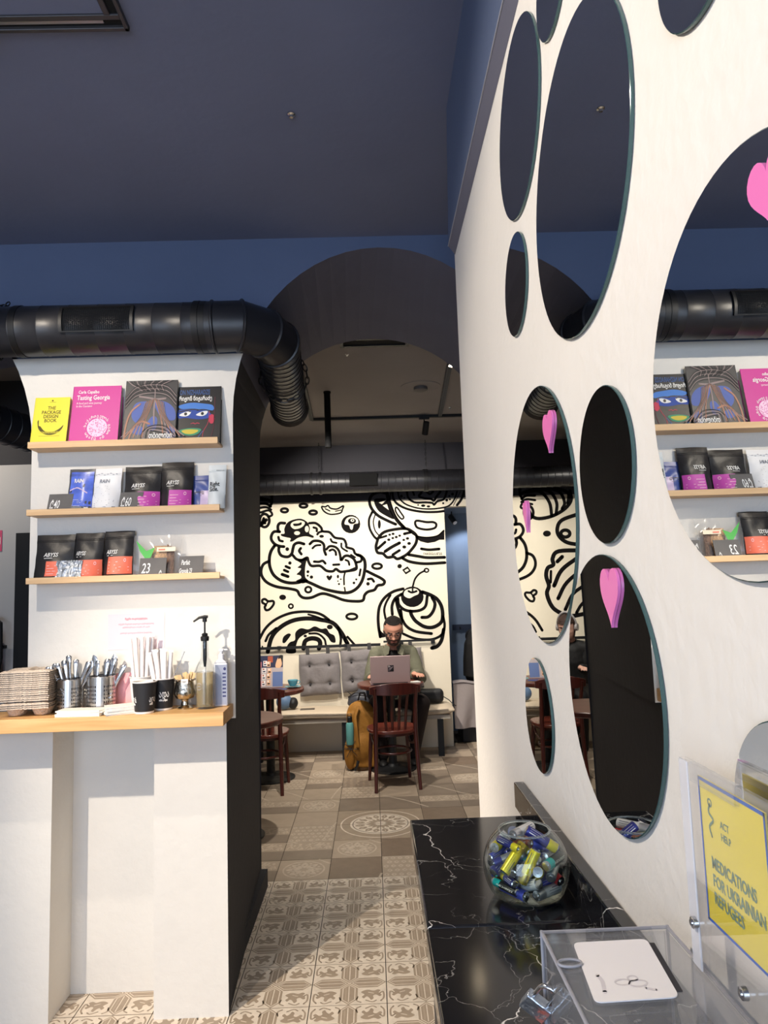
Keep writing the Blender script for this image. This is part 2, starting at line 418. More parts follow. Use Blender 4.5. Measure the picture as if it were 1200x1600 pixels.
# lower part of the pillar with its niche
NX0, NX1, NY = -1.268, -0.873, 3.068
mb2.add([(NX1, YW, 0), (-0.59, YW, 0), (-0.59, YW, 1.10), (NX1, YW, 1.10)], [(0, 1, 2, 3)], 0)
mb2.add([(-1.72, YW, 0), (NX0, YW, 0), (NX0, YW, 1.10), (-1.72, YW, 1.10)], [(0, 1, 2, 3)], 0)
mb2.add([(NX0, YW, 0), (NX0, NY, 0), (NX0, NY, 1.10), (NX0, YW, 1.10)], [(0, 1, 2, 3)], 0)
mb2.add([(NX1, YW, 0), (NX1, NY, 0), (NX1, NY, 1.10), (NX1, YW, 1.10)], [(0, 1, 2, 3)], 0)
mb2.add([(NX0, NY, 0), (NX1, NY, 0), (NX1, NY, 1.10), (NX0, NY, 1.10)], [(0, 1, 2, 3)], 0)
mb2.add([(-1.72, YW, 1.10), (-0.59, YW, 1.10), (-0.59, NY, 1.10), (-1.72, NY, 1.10)], [(0, 1, 2, 3)], 0)
mb2.add([(-1.72, YW, 0), (-1.72, NY, 0), (-1.72, NY, 1.10), (-1.72, YW, 1.10)], [(0, 1, 2, 3)], 0)
mb2.add([(-1.72, NY, 0), (-1.37, NY, 0), (-1.37, NY, 1.10), (-1.72, NY, 1.10)], [(0, 1, 2, 3)], 0)
wall_mid = struct(mb2.build('wall_middle', [WHITE, NAVY, CHAR, UPDK, SOFF], smooth=0, weld=True), 'thick white and navy arcade wall with a dark arch and shelf pillar')

# front room, back room
def slab(name, lo, hi, m, label=None):
    return struct(MB().box(lo, hi).build(name, m), label)
GROUT = mat('dark_grout', (58, 50, 44), 0.9)
floor = slab('floor', (-3.7, -3.1, -0.08), (2.4, 8.2, -0.004), GROUT, 'patterned brown and cream tiled floor')
ceiling = MB().box((-3.7, -3.1, CEIL), (2.4, YW+0.6, CEIL+0.08), 0).box((-3.7, YW+0.6, CEIL), (2.4, 8.2, CEIL+0.08), 1).build('ceiling', [NAVY2, BACKCEIL])
struct(ceiling, 'dark navy ceiling')
slab('wall_left', (-3.7, -3.1, 0), (-3.6, 8.2, CEIL), WHITE)
slab('wall_far_right', (2.2, -3.1, 0), (2.3, 8.2, CEIL), WHITE)
# wall behind the camera with its window opening
wr = MB()
for lo, hi in (((-3.7, -3.1, 0), (2.3, -3.0, 0.45)), ((-3.7, -3.1, 2.85), (2.3, -3.0, CEIL)), ((-3.7, -3.1, 0.45), (-2.85, -3.0, 2.85)), ((0.85, -3.1, 0.45), (2.3, -3.0, 2.85))):
    wr.box(lo, hi)
struct(wr.build('wall_rear', WHITE))

# mirrored partition and its beam
part = MB()
part.box((XC, -3.0, 0), (0.45, 2.085, 2.70), 0)
wall_right = struct(part.build('wall_right', PLASTER), 'white partition wall set with round mirrors')
bm_ = MB(); prof = [(0.281, CEIL), (0.268, 2.632), (0.2875, 2.604), (0.2875, 2.70), (0.46, 2.70), (0.46, CEIL)]
bm_.prism([(x, z) for x, z in prof], 'Y', -3.0, 2.072)
bm_.m = [1 if i == 1 else 0 for i in range(len(bm_.f))]
bm_.tube([(0.2675, -3.0, 2.632), (0.2675, 2.072, 2.632)], 0.0016, 6, 2)
struct(bm_.build('trim_1', [NAVY, mat('beam_underside', (98, 98, 112), 0.7), mat('corner_bead', (150, 150, 158), 0.6)], smooth=0), 'navy boxed beam over the white partition')

# back wall with the mural, blue recess, duct band
bw = MB().box((-3.6, YM, 0), (0.772, YM+0.12, 2.50), 0).box((-3.6, YM, 2.50), (0.772, YM+0.12, CEIL), 1)
bw.box((0.772, YM, 2.41), (2.2, YM+0.12, 2.50), 0).box((0.772, YM, 2.50), (2.2, YM+0.12, CEIL), 1)
wall_back = struct(bw.build('wall_back', [CREAM, UPDK]), 'cream back wall painted with bold black pastry drawings')
slab('wall_recess', (0.772, 8.0, 0), (2.2, 8.1, 2.6), BLUE, 'blue wall of the recess beside the mural')
slab('wall_recess_side', (0.70, YM+0.12, 0), (0.772, 8.0, 2.6), CREAM)
slab('trim_2', (0.772, YM+0.12, 2.41), (2.2, 8.1, 2.5), BLUE)

# left back room seen past the pillar
lw = MB().box((-3.6, 4.75, 0), (-1.55, 4.85, 2.50), 0).box((-3.6, 4.75, 2.50), (-1.55, 4.85, CEIL), 1)
struct(lw.build('wall_left_passage', [GREY, CHAR]), 'light grey passage wall under a black upper band')
_a, _b = atY(25, 833, 4.70), atY(46, 833, 4.70)
slab('door_1', (_a.x, 4.70, 0), (_b.x+0.6, 4.748, _a.z), BLACK, 'black door edge in the grey passage wall')

# skirting along the dark jamb
slab('baseboard_jamb', (-0.66, YW+0.35, 0), (-0.615, YB, 0.09), CHAR)

# ------------------------------------------------------------------ floor tiles, each its own piece
T = 0.30; G = 0.0018
TC = [mat('tile_taupe', (164, 146, 126), 0.42, var=0.10, vscale=14), mat('tile_cream', (224, 210, 192), 0.45, var=0.12, vscale=22),
      mat('tile_brown', (132, 114, 97), 0.42, var=0.10, vscale=16), mat('tile_sand', (176, 158, 138), 0.45, var=0.08, vscale=9),
      mat('tile_dusk', (138, 123, 108), 0.42, var=0.12, vscale=6), mat('tile_pale', (198, 182, 163), 0.45, var=0.16, vscale=26)]
def tile_mesh(kind):
    h = T/2-G
    mb = MB(); mb.box((-h, -h, -0.008), (h, h, 0), 0)
    pr = Print(lambda u, v, l: (u, v, 0.00025+0.0002*l)); pr.mb = mb
    rnd = random.Random(kind)
    if kind == 'cross':
        pr.rect(-h, -h, h, h, 1, 0)
        def hexa(cx, cy, L, W, vert, mi, ly):
            p = [(L, 0), (L-W, W), (-(L-W), W), (-L, 0), (-(L-W), -W), (L-W, -W)]
            if vert: p = [(y, x) for x, y in p]
            pr.fill([(cx+x, cy+y) for x, y in p], mi, ly, False)
        for cx, cy, vert in ((0.076, 0, False), (-0.076, 0, False), (0, 0.076, True), (0, -0.076, True)):
            hexa(cx, cy, 0.073, 0.035, vert, 0, 1); hexa(cx, cy, 0.066, 0.026, vert, 1, 2); hexa(cx, cy, 0.061, 0.022, vert, 0, 3); pr.line([(cx, cy-.052), (cx, cy+.052)] if vert else [(cx-.052, cy), (cx+.052, cy)], 0.004, 1, 4, smooth=False); pr.line([(cx-.012, cy-.04), (cx-.012, cy+.04)] if vert else [(cx-.04, cy-.012), (cx+.04, cy-.012)], 0.006, 3, 4, smooth=False)
        for sx in (-1, 1):
            for sy in (-1, 1):                                 # heraldic beasts in the corners
                q = lambda x, y: (sx*(0.048+x), sy*(0.048+y))
                pr.fill([q(0.0, 0.02), q(0.012, 0.008), q(0.03, 0.004), q(0.05, 0.012), q(0.066, 0.004), q(0.078, 0.012), q(0.07, 0.026), q(0.082, 0.042), q(0.074, 0.052),
                         q(0.06, 0.04), q(0.048, 0.046), q(0.05, 0.064), q(0.04, 0.074), q(0.032, 0.058), q(0.022, 0.05), q(0.012, 0.062), q(0.004, 0.05), q(0.014, 0.036)], 0, 1, True, 3)
                pr.line([q(0.075, 0.03), q(0.088, 0.02), q(0.09, 0.06), q(0.078, 0.082)], 0.007, 0, 1, k=3)
                pr.line([q(0.02, 0.075), q(0.045, 0.088), q(0.06, 0.078)], 0.006, 0, 1, k=3)
                pr.line([q(-0.012, 0.05), q(-0.016, 0.075), q(0.0, 0.088)], 0.006, 0, 1, k=3)
                pr.line([q(0.03, 0.022), q(0.05, 0.03)], 0.004, 1, 2, smooth=False)
    elif kind.startswith('med'):
        ix, iy = int(kind[3]), int(kind[4])
        cx, cy = (h if ix == 0 else -h), (h if iy == 0 else -h)
        a0 = {(0, 0): PI, (1, 0): 1.5*PI, (1, 1): 0, (0, 1): 0.5*PI}[(ix, iy)]
        def sector(r0, r1, mi, ly, n=14):
            pts = [(cx+r1*math.cos(a0+PI/2*i/n), cy+r1*math.sin(a0+PI/2*i/n)) for i in range(n+1)]
            pts += [(cx+r0*math.cos(a0+PI/2*(n-i)/n), cy+r0*math.sin(a0+PI/2*(n-i)/n)) for i in range(n+1)] if r0 > 0 else [(cx, cy)]
            pr.fill(pts, mi, ly, False)
        sector(0.262, 0.272, 1, 0); sector(0.0, 0.205, 1, 0)
        sector(0.0, 0.19, 4, 1); sector(0.0, 0.183, 1, 2)
        for k in range(4):
            a = a0+PI/8*(k+0.5); d = Vector((math.cos(a), math.sin(a))); nrm = Vector((-d.y, d.x))
            for r0, r1, wd in ((0.03, 0.1, 0.012), (0.105, 0.175, 0.022)):
                c0 = Vector((cx, cy))
                pts = [c0+d*r0, c0+d*((r0+r1)/2)+nrm*wd, c0+d*r1, c0+d*((r0+r1)/2)-nrm*wd]
                pr.fill([(p.x, p.y) for p in pts], 0, 3, True, 3)
            c0 = Vector((cx, cy))+d*0.135
            pr.line([(c0.x, c0.y), ((c0+d*0.02).x, (c0+d*0.02).y)], 0.006, 1, 4, smooth=False)
    elif kind == 'rosette':
        pr.rect(-h, -h, h, h, 3, 0)
        pr.ring(0, 0, 0.118, 0.118, 0.010, 5, 1)
        for k in range(8):
            a = PI/4*k; c, d = math.cos(a), math.sin(a)
            pr.fill([(c*0.02, d*0.02), (c*0.06-d*0.022, d*0.06+c*0.022), (c*0.105, d*0.105), (c*0.06+d*0.022, d*0.06-c*0.022)], 5, 1, True, 3)
            pr.ell(c*0.062, d*0.062, 0.008, 0.008, 0, 2, 6)
            pr.ell(math.cos(a+PI/8)*0.09, math.sin(a+PI/8)*0.09, 0.009, 0.009, 5, 1, 6)
        for sx in (-5, 1):
            for sy in (-5, 1): pr.line([(sx*0.145, sy*0.08), (sx*0.11, sy*0.11), (sx*0.08, sy*0.145)], 0.012, 5, 1, k=3)
    elif kind == 'lace':
        pr.rect(-h, -h, h, h, 3, 0)
        for j in range(5):
            y = -0.12+0.06*j
            for i in range(7):
                x = -0.126+0.042*i+(0.02 if j % 2 else 0)
                if abs(x) < 0.14: pr.fill([(x-0.016, y), (x, y+0.02), (x+0.016, y), (x, y-0.02)], 5, 1, True, 2); pr.ell(x, y, 0.006, 0.006, 0, 2, 5)
        for y in (-0.145, 0.145): pr.rect(-h, y-0.004, h, y+0.004, 5, 1)
    elif kind == 'damask':
        pr.rect(-h, -h, h, h, 4, 0)
        for j in range(6):
            for i in range(6):
                x, y = -0.125+0.05*i, -0.125+0.05*j
                pr.ell(x+rnd.uniform(-.006, .006), y, 0.016, 0.010, 3 if (i+j) % 2 else 0, 1, 7, rnd.uniform(0, 3))
    elif kind == 'half':
        pr.rect(-h, -h, h, 0.0, 4, 0); pr.rect(-h, 0.0, h, h, 3, 0)
        for i in range(46):
            x, y = rnd.uniform(-.132, .132), rnd.uniform(.015, .135)
            pr.ell(x, y, rnd.uniform(.006, .015), rnd.uniform(.004, .009), 5, 1, 6, rnd.uniform(0, 3))
        for i in range(5):
            x = -.116+.058*i; pr.line([(x-.02, .03), (x, .075), (x+.02, .03)], .007, 5, 1, k=3); pr.ell(x, .1, .010, .016, 5, 1, 7)
    elif kind == 'worn': pr.rect(-h, -h, h, h, 4, 0)
    elif kind == 'sand': pr.rect(-h, -h, h, h, 3, 0)
    elif kind == 'brown': pr.rect(-h, -h, h, h, 2, 0)
    return mb.mesh('floor_tile_'+kind, TC, smooth=0)
TM = {k: tile_mesh(k) for k in ('cross', 'med00', 'med10', 'med11', 'med01', 'rosette', 'lace', 'damask', 'half', 'worn', 'sand', 'brown')}
rt = random.Random(11)
fixed = {}
# columns are counted from the joint at x = -0.29; rows from the joint at y = 2.91
for (i, j), k in {(0, 6): 'med00', (1, 6): 'med10', (0, 7): 'med01', (1, 7): 'med11',
                  (0, 4): 'brown', (0, 5): 'rosette', (1, 5): 'brown', (1, 4): 'lace', (-1, 5): 'half', (-1, 4): 'rosette', (-1, 6): 'lace', (-1, 7): 'sand', (-1, 8): 'rosette',
                  (2, 5): 'lace', (2, 6): 'worn', (2, 7): 'brown', (2, 8): 'half', (-2, 6): 'half', (-2, 7): 'sand', (0, 8): 'worn', (1, 8): 'worn', (-2, 8): 'half', (-2, 5): 'half'}.items(): fixed[(i, j)] = k
pool = ['worn', 'sand', 'brown', 'lace', 'rosette', 'damask', 'half', 'worn', 'sand']
for j in range(-3, 15):
    for i in range(-7, 6):
        x, y = XP+T*(i+0.5), 2.91+T*(j+0.5)
        if (j < 0 and (x > 1.0)): continue
        k = fixed.get((i, j))
        if k is None: k = 'cross' if j < 4 else rt.choice(pool)
        link_mesh('floor_tile', TM[k], floor, (x, y, rt.uniform(-0.0006, 0.0)))
rest = MB(); h = T/2-G                                          # tiles nearer than the frame shows
for j in range(-20, 15):
    for i in range(-11, 9):
        if -7 <= i < 6 and -3 <= j < 15: continue
        x, y = XP+T*(i+0.5), 2.91+T*(j+0.5)
        if not (-3.6 < x < 2.2 and -3 < y < 8): continue
        rest.box((x-h, y-h, -0.0039), (x+h, y+h, -0.0005))
tag(rest.build('floor_tiles_outside', TC[3], floor), kind='stuff')
# ------------------------------------------------------------------ marble counter
MARBLE = marble('black_marble')
ct = thing('service_counter', 'polished black marble counter with white veins and upstand below mirrors', 'counter', (0.17, 0.6, 0))
def kid(o, mb, name, m, **k): return mb.build(name, m, o, **k)
CT = 1.155
def rel(mb, o):
    L = o.location; mb.v = [(v[0]-L.x, v[1]-L.y, v[2]-L.z) for v in mb.v]; return mb
kid(ct, rel(MB().box((0.058, 0.960, CT-0.03), (XC-0.001, 1.385, CT)), ct), 'marble_slab', MARBLE, bevel=0.003)
kid(ct, rel(MB().box((0.056, -0.3, CT-0.03), (XC-0.001, 0.957, CT)), ct), 'marble_slab', MARBLE, bevel=0.003)
kid(ct, rel(MB().box((XC-0.0205, -0.3, CT), (XC-0.0005, 1.435, CT+0.048)), ct), 'upstand', MARBLE, bevel=0.002)
kid(ct, rel(MB().box((0.09, -0.3, 0.0), (XC-0.001, 1.37, CT-0.03)), ct), 'cabinet', mat('counter_black', (24, 23, 24), 0.5))

# ------------------------------------------------------------------ round mirrors
MIR = mat('mirror_silver', (0.80, 0.82, 0.82), 0.0, 1.0)
RIM = mat('mirror_glass_edge', (66, 92, 92), 0.12, 0.2)
def mirror(y, z, r, label):
    o = thing('round_mirror', label, 'mirror', (XC, y, z), group='round mirrors on the white partition')
    m = MB(); n = 72
    ring = lambda rr, x: [(x, rr*math.cos(2*PI*k/n), rr*math.sin(2*PI*k/n)) for k in range(n)]
    m.add(ring(r, -0.0012)+ring(r, -0.0045)+ring(r-0.0010, -0.0052), [(a*n+k, a*n+(k+1) % n, (a+1)*n+(k+1) % n, (a+1)*n+k) for a in range(2) for k in range(n)])
    m.build('glass_edge', RIM, o, smooth=30)
    f = MB(); f.add(ring(r-0.0010, -0.0052), [tuple(range(n))]); f.build('mirror_face', MIR, o, smooth=0)
    b = MB(); b.lathe([(r-0.004, 0), (r-0.004, -0.0012)], (0, 0, 0), n, axis='X'); b.build('backing', BLACK, o, smooth=0)
    return o
mirror(1.171, 2.407, .162, 'tall dark round mirror highest at the far end, beside the navy beam')
mirror(.925, 2.460, .080, 'small round mirror cut by the top of the frame')
mirror(.878, 2.119, .205, 'large round mirror reflecting dark ceiling, blue wall and pipe bend')
mirror(1.255, 2.142, .093, 'small narrow-looking dark mirror under the highest far one')
mirror(1.170, 1.704, .2125, 'large round mirror reflecting the mural, with a pink heart near its top')
mirror(.835, 1.729, .095, 'small plain black-looking mirror without hearts beside the mural mirror')
mirror(1.260, 1.362, .0975, 'small lowest far mirror reflecting teal cup and bench')
mirror(.873, 1.458, .165, 'large low mirror reflecting black wall, wearing a bright pink heart')
mirror(.514, 1.748, .163, 'biggest nearest mirror reflecting the bookshelves')
mirror(.500, 1.410, .078, 'small near mirror partly behind the acrylic sign holder')
p = atX(1095, 10, XC-0.008); mirror(p.y, p.z+.08, .08, 'round mirror whose lower rim peeks in at the top right corner')
PINK = mat('pink_sticker', (238, 124, 190), 0.35)
def heart(px, py, hgt, label, squeeze=1.0, tilt=0.0):
    p = atX(px, py, XC-0.0060)
    pts = []
    for i in range(40):
        t = 2*PI*i/40; x = 16*math.sin(t)**3; y = 13*math.cos(t)-5*math.cos(2*t)-2*math.cos(3*t)-math.cos(4*t)
        x, y = x*squeeze/30*hgt, (y+2.5)/30*hgt
        pts.append((-(x*math.cos(tilt)-y*math.sin(tilt)), x*math.sin(tilt)+y*math.cos(tilt)))
    o = MB().prism(pts, 'X', -0.0035, 0.0).build('heart_sticker', PINK, None, smooth=30, loc=(XC-0.0054, p.y, p.z))
    return tag(o, label, 'sticker', 'pink heart stickers on the mirrors')
heart(858.5, 676, .066, 'pink heart sticker near top of the mural-reflecting mirror', .85)
heart(823, 808, .060, 'narrow tilted pink heart sticker over the mirrored croissant drawing', .42, .18)
heart(956, 934, .072, 'bright pink heart sticker on the low mirror reflecting black wall', .82)
heart(1206, 298, .055, 'pink heart sticker on the biggest near mirror, cut by picture edge', .85)

# ------------------------------------------------------------------ ceiling ducts
CHROME = mat('chrome', (200, 200, 200), 0.22, 1.0)
DUCTIN = mat('duct_inside', (22, 22, 24), 0.5, 0.3)
MESHG = mat('duct_grille', (30, 32, 36), 0.5, 0.4)
dy, dr = 2.755, 0.099; dz = atY(100, 517, dy).z
du = thing('ventilation_duct', 'large satin black round duct bending over pillar into the archway', 'duct', (-1.2, dy, dz))
def R_(mb): return rel(mb, du)
def ribbed(a, b, r, step, amp=0.0015, n=28):
    a, b = Vector(a), Vector(b); L = (b-a).length; d = (b-a)/L; path = []; rad = []
    k = max(2, int(L/step))
    for i in range(k+1):
        for off, rr in ((-0.003, r), (0.0, r+amp), (0.003, r)):
            t = min(max(i*L/k+off, 0), L)
            if path and t <= (path[-1]-a).length+1e-5: continue
            path.append(a+d*t); rad.append(rr)
    return MB().tube(path, rad, n)
kid(du, R_(ribbed((-3.5, dy, dz), (-0.60, dy, dz), dr, 0.11)), 'duct_run', SATIN)
# elbow: three gores turning into the arch
e0 = Vector((-0.60, dy, dz)); pts = [e0, Vector((-0.50, dy+0.005, dz+0.004)), Vector((-0.415, dy+0.075, dz-0.002)), Vector((-0.375, dy+0.19, dz-0.01))]
end = atY(452, 622, 3.98); end.z = dz-0.02
tl_ = (end-pts[3]).normalized()
eb = [Vector((-0.645, dy, dz))]+pts+[pts[3]+tl_*0.03]
full = MB().tube(eb, dr+0.002, 28, cap=False)
for i in range(len(eb)-1):
    g_ = MB(); g_.add(full.v[i*28:(i+2)*28], [(k, (k+1) % 28, 28+(k+1) % 28, 28+k) for k in range(28)]); kid(du, R_(g_), 'elbow_gore', SATIN)
for i, q in enumerate(pts):
    t = (pts[min(i+1, 3)]-pts[max(i-1, 0)]).normalized()
    kid(du, R_(MB().tube([q-t*0.007, q-t*0.003, q+t*0.003, q+t*0.007], [dr+0.002, dr+0.008, dr+0.008, dr+0.002], 28)), 'seam_ring', SATIN)
kid(du, R_(ribbed(pts[3], end, dr-0.003, 0.055, 0.003)), 'flexible_section', SATIN)
t = (end-pts[3]).normalized()
kid(du, R_(MB().tube([end-t*0.03, end, end+t*0.012], [dr, dr+0.012, dr+0.004], 28, cap=False)), 'end_collar', SATIN)
kid(du, R_(MB().tube([end+t*0.002, end+t*0.004], [dr-0.004, dr-0.004], 28)), 'duct_mouth', DUCTIN)
for x, rr, nm in ((-0.635, dr+0.003, 'clamp_band'), (-0.66, dr+0.005, 'clamp_band'), (-1.365, dr+0.003, 'clamp_band')):
    kid(du, R_(MB().cyl((x-0.012, dy, dz), (x+0.012, dy, dz), rr, 28)), nm, BLACK)
# grille box in the duct
gx0, gx1 = atY(92, 500, dy-dr).x, atY(208, 500, dy-dr).x
def ang(a, r, x): return (x, dy-r*math.cos(a), dz+r*math.sin(a))
g = MB(); A0, A1 = -0.42, 0.62
for xa, xb, aa, ab in ((gx0, gx1, A1-0.07, A1), (gx0, gx1, A0, A0+0.05), (gx0, gx0+0.012, A0, A1), (gx1-0.012, gx1, A0, A1)):
    n = 8
    vs = []
    for i in range(n+1):
        a = aa+(ab-aa)*i/n
        vs += [ang(a, dr, xa), ang(a, dr+0.010, xa), ang(a, dr+0.010, xb), ang(a, dr, xb)]
    fs = [(4*i+q, 4*i+(q+1) % 4, 4*i+4+(q+1) % 4, 4*i+4+q) for i in range(n) for q in range(4)]
    g.add(vs, fs+[(0, 1, 2, 3), (4*n, 4*n+1, 4*n+2, 4*n+3)])
gf = kid(du, R_(g), 'grille_frame', BLACK)
g = MB()
for i in range(34):
    x = gx0+0.012+(gx1-gx0-0.024)*i/33
    g.tube([ang(A0+0.05+(A1-A0-0.12)*k/5, dr+0.004, x) for k in range(6)], 0.0011, 4)
for k in range(20):
    a = A0+0.06+(A1-A0-0.14)*k/19
    g.tube([ang(a, dr+0.004, gx0+0.012), ang(a, dr+0.004, gx1-0.012)], 0.0011, 4)
tag(R_(g).build('wire_mesh', MESHG, gf), kind='stuff')
# chains that hold it
def chain(path, r, parent, name='chain', m=None):
    P = [Vector(p) for p in path]; mb = MB(); d = 0.0
    seg = []; 
    for a, b in zip(P, P[1:]): seg.append((a, b, (b-a).length))
    L = sum(s_[2] for s_ in seg); k = max(3, int(L/(r*3.0)))
    for i in range(k):
        s_ = L*(i+0.5)/k
        for a, b, l in seg:
            if s_ <= l: break
            s_ -= l
        t = (b-a).normalized(); c = a+t*s_
        up = Vector((0, 0, 1)) if abs(t.z) < 0.85 else Vector((0, 1, 0)); n1 = t.cross(up).normalized(); n2 = n1.cross(t)
        nn = n1 if i % 2 else n2
        mb.tube([c+t*(r*2.0*math.cos(q*PI/4))+nn*(r*math.sin(q*PI/4)) for q in range(8)], r*0.32, 5, closed=True)
    return mb
def loop(c, t, rr, a0=0, a1=2*PI, n=26):
    t = t.normalized(); up = Vector((0, 0, 1)); n1 = t.cross(up).normalized(); n2 = n1.cross(t)
    return [c+n1*(rr*math.cos(a0+(a1-a0)*i/n))+n2*(rr*math.sin(a0+(a1-a0)*i/n)) for i in range(n+1)]
cc = pts[3].lerp(end, 0.42)
kid(du, R_(chain(loop(cc+Vector((0, .03, 0)), Vector((t.x, t.y, .15)), dr+0.016), 0.0105, du)), 'chain', mat('chain_steel', (64, 62, 62), .35, .6))
kid(du, R_(chain(loop(Vector((-1.475, dy, dz)), Vector((1, 0.12, 0)), dr+0.008), 0.0085, du)), 'chain', BLACK)
kid(du, R_(chain([(-1.43, dy+0.02, dz+dr+0.03), (-1.55, YW-0.01, dz+dr+0.035)], 0.0085, du)), 'chain', BLACK)

# duct through the left arch
d2 = thing('ventilation_duct', 'black duct branch hidden in the dark left arch behind pillar', 'duct', (-1.62, 3.6, 2.42))
kid(d2, rel(ribbed((-2.15, 2.96, 2.55), (-1.55, 4.6, 2.43), 0.095, 0.07, 0.003), d2), 'flexible_section', SATIN)
q = [Vector((-2.15, 2.96, 2.55)).lerp(Vector((-1.55, 4.6, 2.43)), 0.35)]
kid(d2, rel(chain(loop(q[0], Vector((0.35, 1, 0)), 0.103), 0.008, d2), d2), 'chain', BLACK)

# duct along the mural wall
d3 = thing('ventilation_duct', 'long horizontal black duct running above the mural', 'duct', (0, 6.98, 2.65))
kid(d3, rel(ribbed((-3.4, 6.98, 2.65), (2.1, 6.98, 2.65), 0.104, 0.07, 0.0025), d3), 'duct_run', SATIN)
for px in (486, 500, 664, 668):
    x = atY(px, 755, 6.9).x
    kid(d3, rel(MB().cyl((x-0.012, 6.98, 2.65), (x+0.012, 6.98, 2.65), 0.113, 26), d3), 'clamp_band', BLACK)
for px in (499, 667):
    x = atY(px, 755, 6.9).x
    kid(d3, rel(chain([(x, 6.90, 2.765), (x, 6.93, 3.05)], 0.008, d3), d3), 'chain', BLACK)
x0, x1 = atY(546, 755, 6.88).x, atY(590, 755, 6.88).x
g = MB().box((x0, 6.862, 2.60), (x1, 6.885, 2.72))
gf = kid(d3, rel(g, d3), 'grille_frame', MATTE, bevel=0.004)

# ------------------------------------------------------------------ tracks and spotlights
GLOW = mat('lamp_lens', (255, 236, 205), 0.3, emit=((255, 232, 196), 25))
LENS = mat('lamp_lens_dim', (225, 225, 230), 0.2)
def track(pts_, label, lit=False):
    o = thing('light_track', label, 'light track', pts_[0])
    for a, b in zip(pts_, pts_[1:]):
        a, b = Vector(a), Vector(b); d = (b-a).normalized(); s_ = Vector((-d.y, d.x, 0))*0.017
        mb = MB(); lo, hi = CEIL-0.022, CEIL-0.0005
        mb.add([(*(a-s_)[:2], lo), (*(b-s_)[:2], lo), (*(b+s_)[:2], lo), (*(a+s_)[:2], lo), (*(a-s_)[:2], hi), (*(b-s_)[:2], hi), (*(b+s_)[:2], hi), (*(a+s_)[:2], hi)],
               [(0, 1, 2, 3), (4, 5, 6, 7), (0, 1, 5, 4), (1, 2, 6, 5), (2, 3, 7, 6), (3, 0, 4, 7)])
        kid(o, rel(mb, o), 'track_rail', BLACK)
        s2 = s_*0.3
        mb = MB(); mb.add([(*(a-s2)[:2], lo-0.0006), (*(b-s2)[:2], lo-0.0006), (*(b+s2)[:2], lo-0.0006), (*(a+s2)[:2], lo-0.0006)], [(0, 1, 2, 3)])
        kid(o, rel(mb, o), 'track_slot', mat('track_slot', (34, 33, 34), 0.6))
    return o
track([(-0.425, 4.2, CEIL), (-0.48, 6.05, CEIL), (1.6, 6.04, CEIL)], 'black corner light track on the back room ceiling')
track([(atZ(707, 573, 2.95).x, 4.12, CEIL), (0.64, 6.02, CEIL)], 'black light track along the right of the back room ceiling')
ft = track([(-3.2, 1.715, CEIL), (-0.95, 1.715, CEIL)], 'dark light track in the front room before the pillar')
track([(-1.30, 0.60, CEIL), (-0.18, 0.60, CEIL), (-0.18, -0.6, CEIL)], 'black light track overhead in the front room')
def spotlight(loc, target, label, lens=GLOW, L=0.115, r=0.027, top=None):
    """housing around a spot lamp; the lamp itself sits just in front of the lens"""
    o = thing('spotlight', label, 'spotlight', (loc[0], loc[1], CEIL))
    d = (Vector(target)-Vector(loc)).normalized(); a = Vector(loc)-d*0.008; b = a-d*L
    bt = Vector((0, 0, 0)); base = Vector((loc[0], loc[1], CEIL-0.0225)); mid = a.lerp(b, 0.6)
    kid(o, rel(MB().tube([b, b+d*0.004, a-d*0.002, a], [r*0.8, r, r, r*0.94], 18), o), 'housing', BLACK)
    kid(o, rel(MB().tube([a-d*0.0005, a+d*0.0008], [r*0.85, r*0.85], 18), o), 'lens', lens)
    kid(o, rel(MB().box((base.x-0.045, base.y-0.014, base.z-0.022), (base.x+0.045, base.y+0.014, base.z)), o), 'adapter', BLACK, bevel=0.003)
    kid(o, rel(MB().tube([(base.x, base.y, base.z-0.02), (base.x, base.y, (base.z+mid.z)/2-0.0), mid], 0.006, 8), o), 'stem', BLACK)
    return o
FL = ['black spotlight on the front track aimed at shelf pillar', 'second black spotlight on the front track, farther from arch', 'black spotlight of the front room aimed at the mirrors', 'added black spotlight in the left passage, brightening the grey wall', 'black spotlight at the left of the front ceiling, aimed across the floor']
for (a, b), l in zip(SPOTS_FRONT, FL): spotlight(a, b, l)
BL = ['black spotlight on the near arm of the back track', 'black spotlight hanging from the back track before the mural', 'black spotlight nearest the arch on the back track', 'glowing spotlight beside the right edge of the archway', 'spotlight far left in the back room']
for i, ((a, b), l) in enumerate(zip(SPOTS_BACK, BL)):
    spotlight(a, b, l)
p = atY(703, 803, 7.9)
sp = thing('spotlight', 'small black spotlight under the lintel of blue recess', 'spotlight', (p.x, 7.75, 2.41))
kid(sp, MB().cyl((0, 0, 0), (0, 0, -0.05), 0.008, 8), 'stem', BLACK)
kid(sp, MB().tube([(-0.01, 0.03, -0.05), (0.03, -0.04, -0.13)], 0.03, 14), 'housing', BLACK)
kid(sp, MB().tube([(0.03, -0.04, -0.13), (0.0305, -0.041, -0.131)], 0.024, 14), 'lens', LENS)
spot('spot_light', (p.x+0.15, 7.62, 2.36), (p.x+0.25, 8.0, 1.3), 14, (0.85, 0.9, 1.0), 100, 0.4, 0.03)
# pendant tube
pe = atZ(511, 612, CEIL)
o = thing('pendant_light', 'slim black tube pendant hanging from the back room ceiling', 'lamp', (pe.x, pe.y, CEIL))
kid(o, MB().cyl((0, 0, 0), (0, 0, -0.012), 0.028, 18), 'canopy', MATTE)
kid(o, MB().lathe([(0.024, -0.012), (0.024, -0.43), (0.021, -0.432)], n=18), 'tube_body', MATTE)
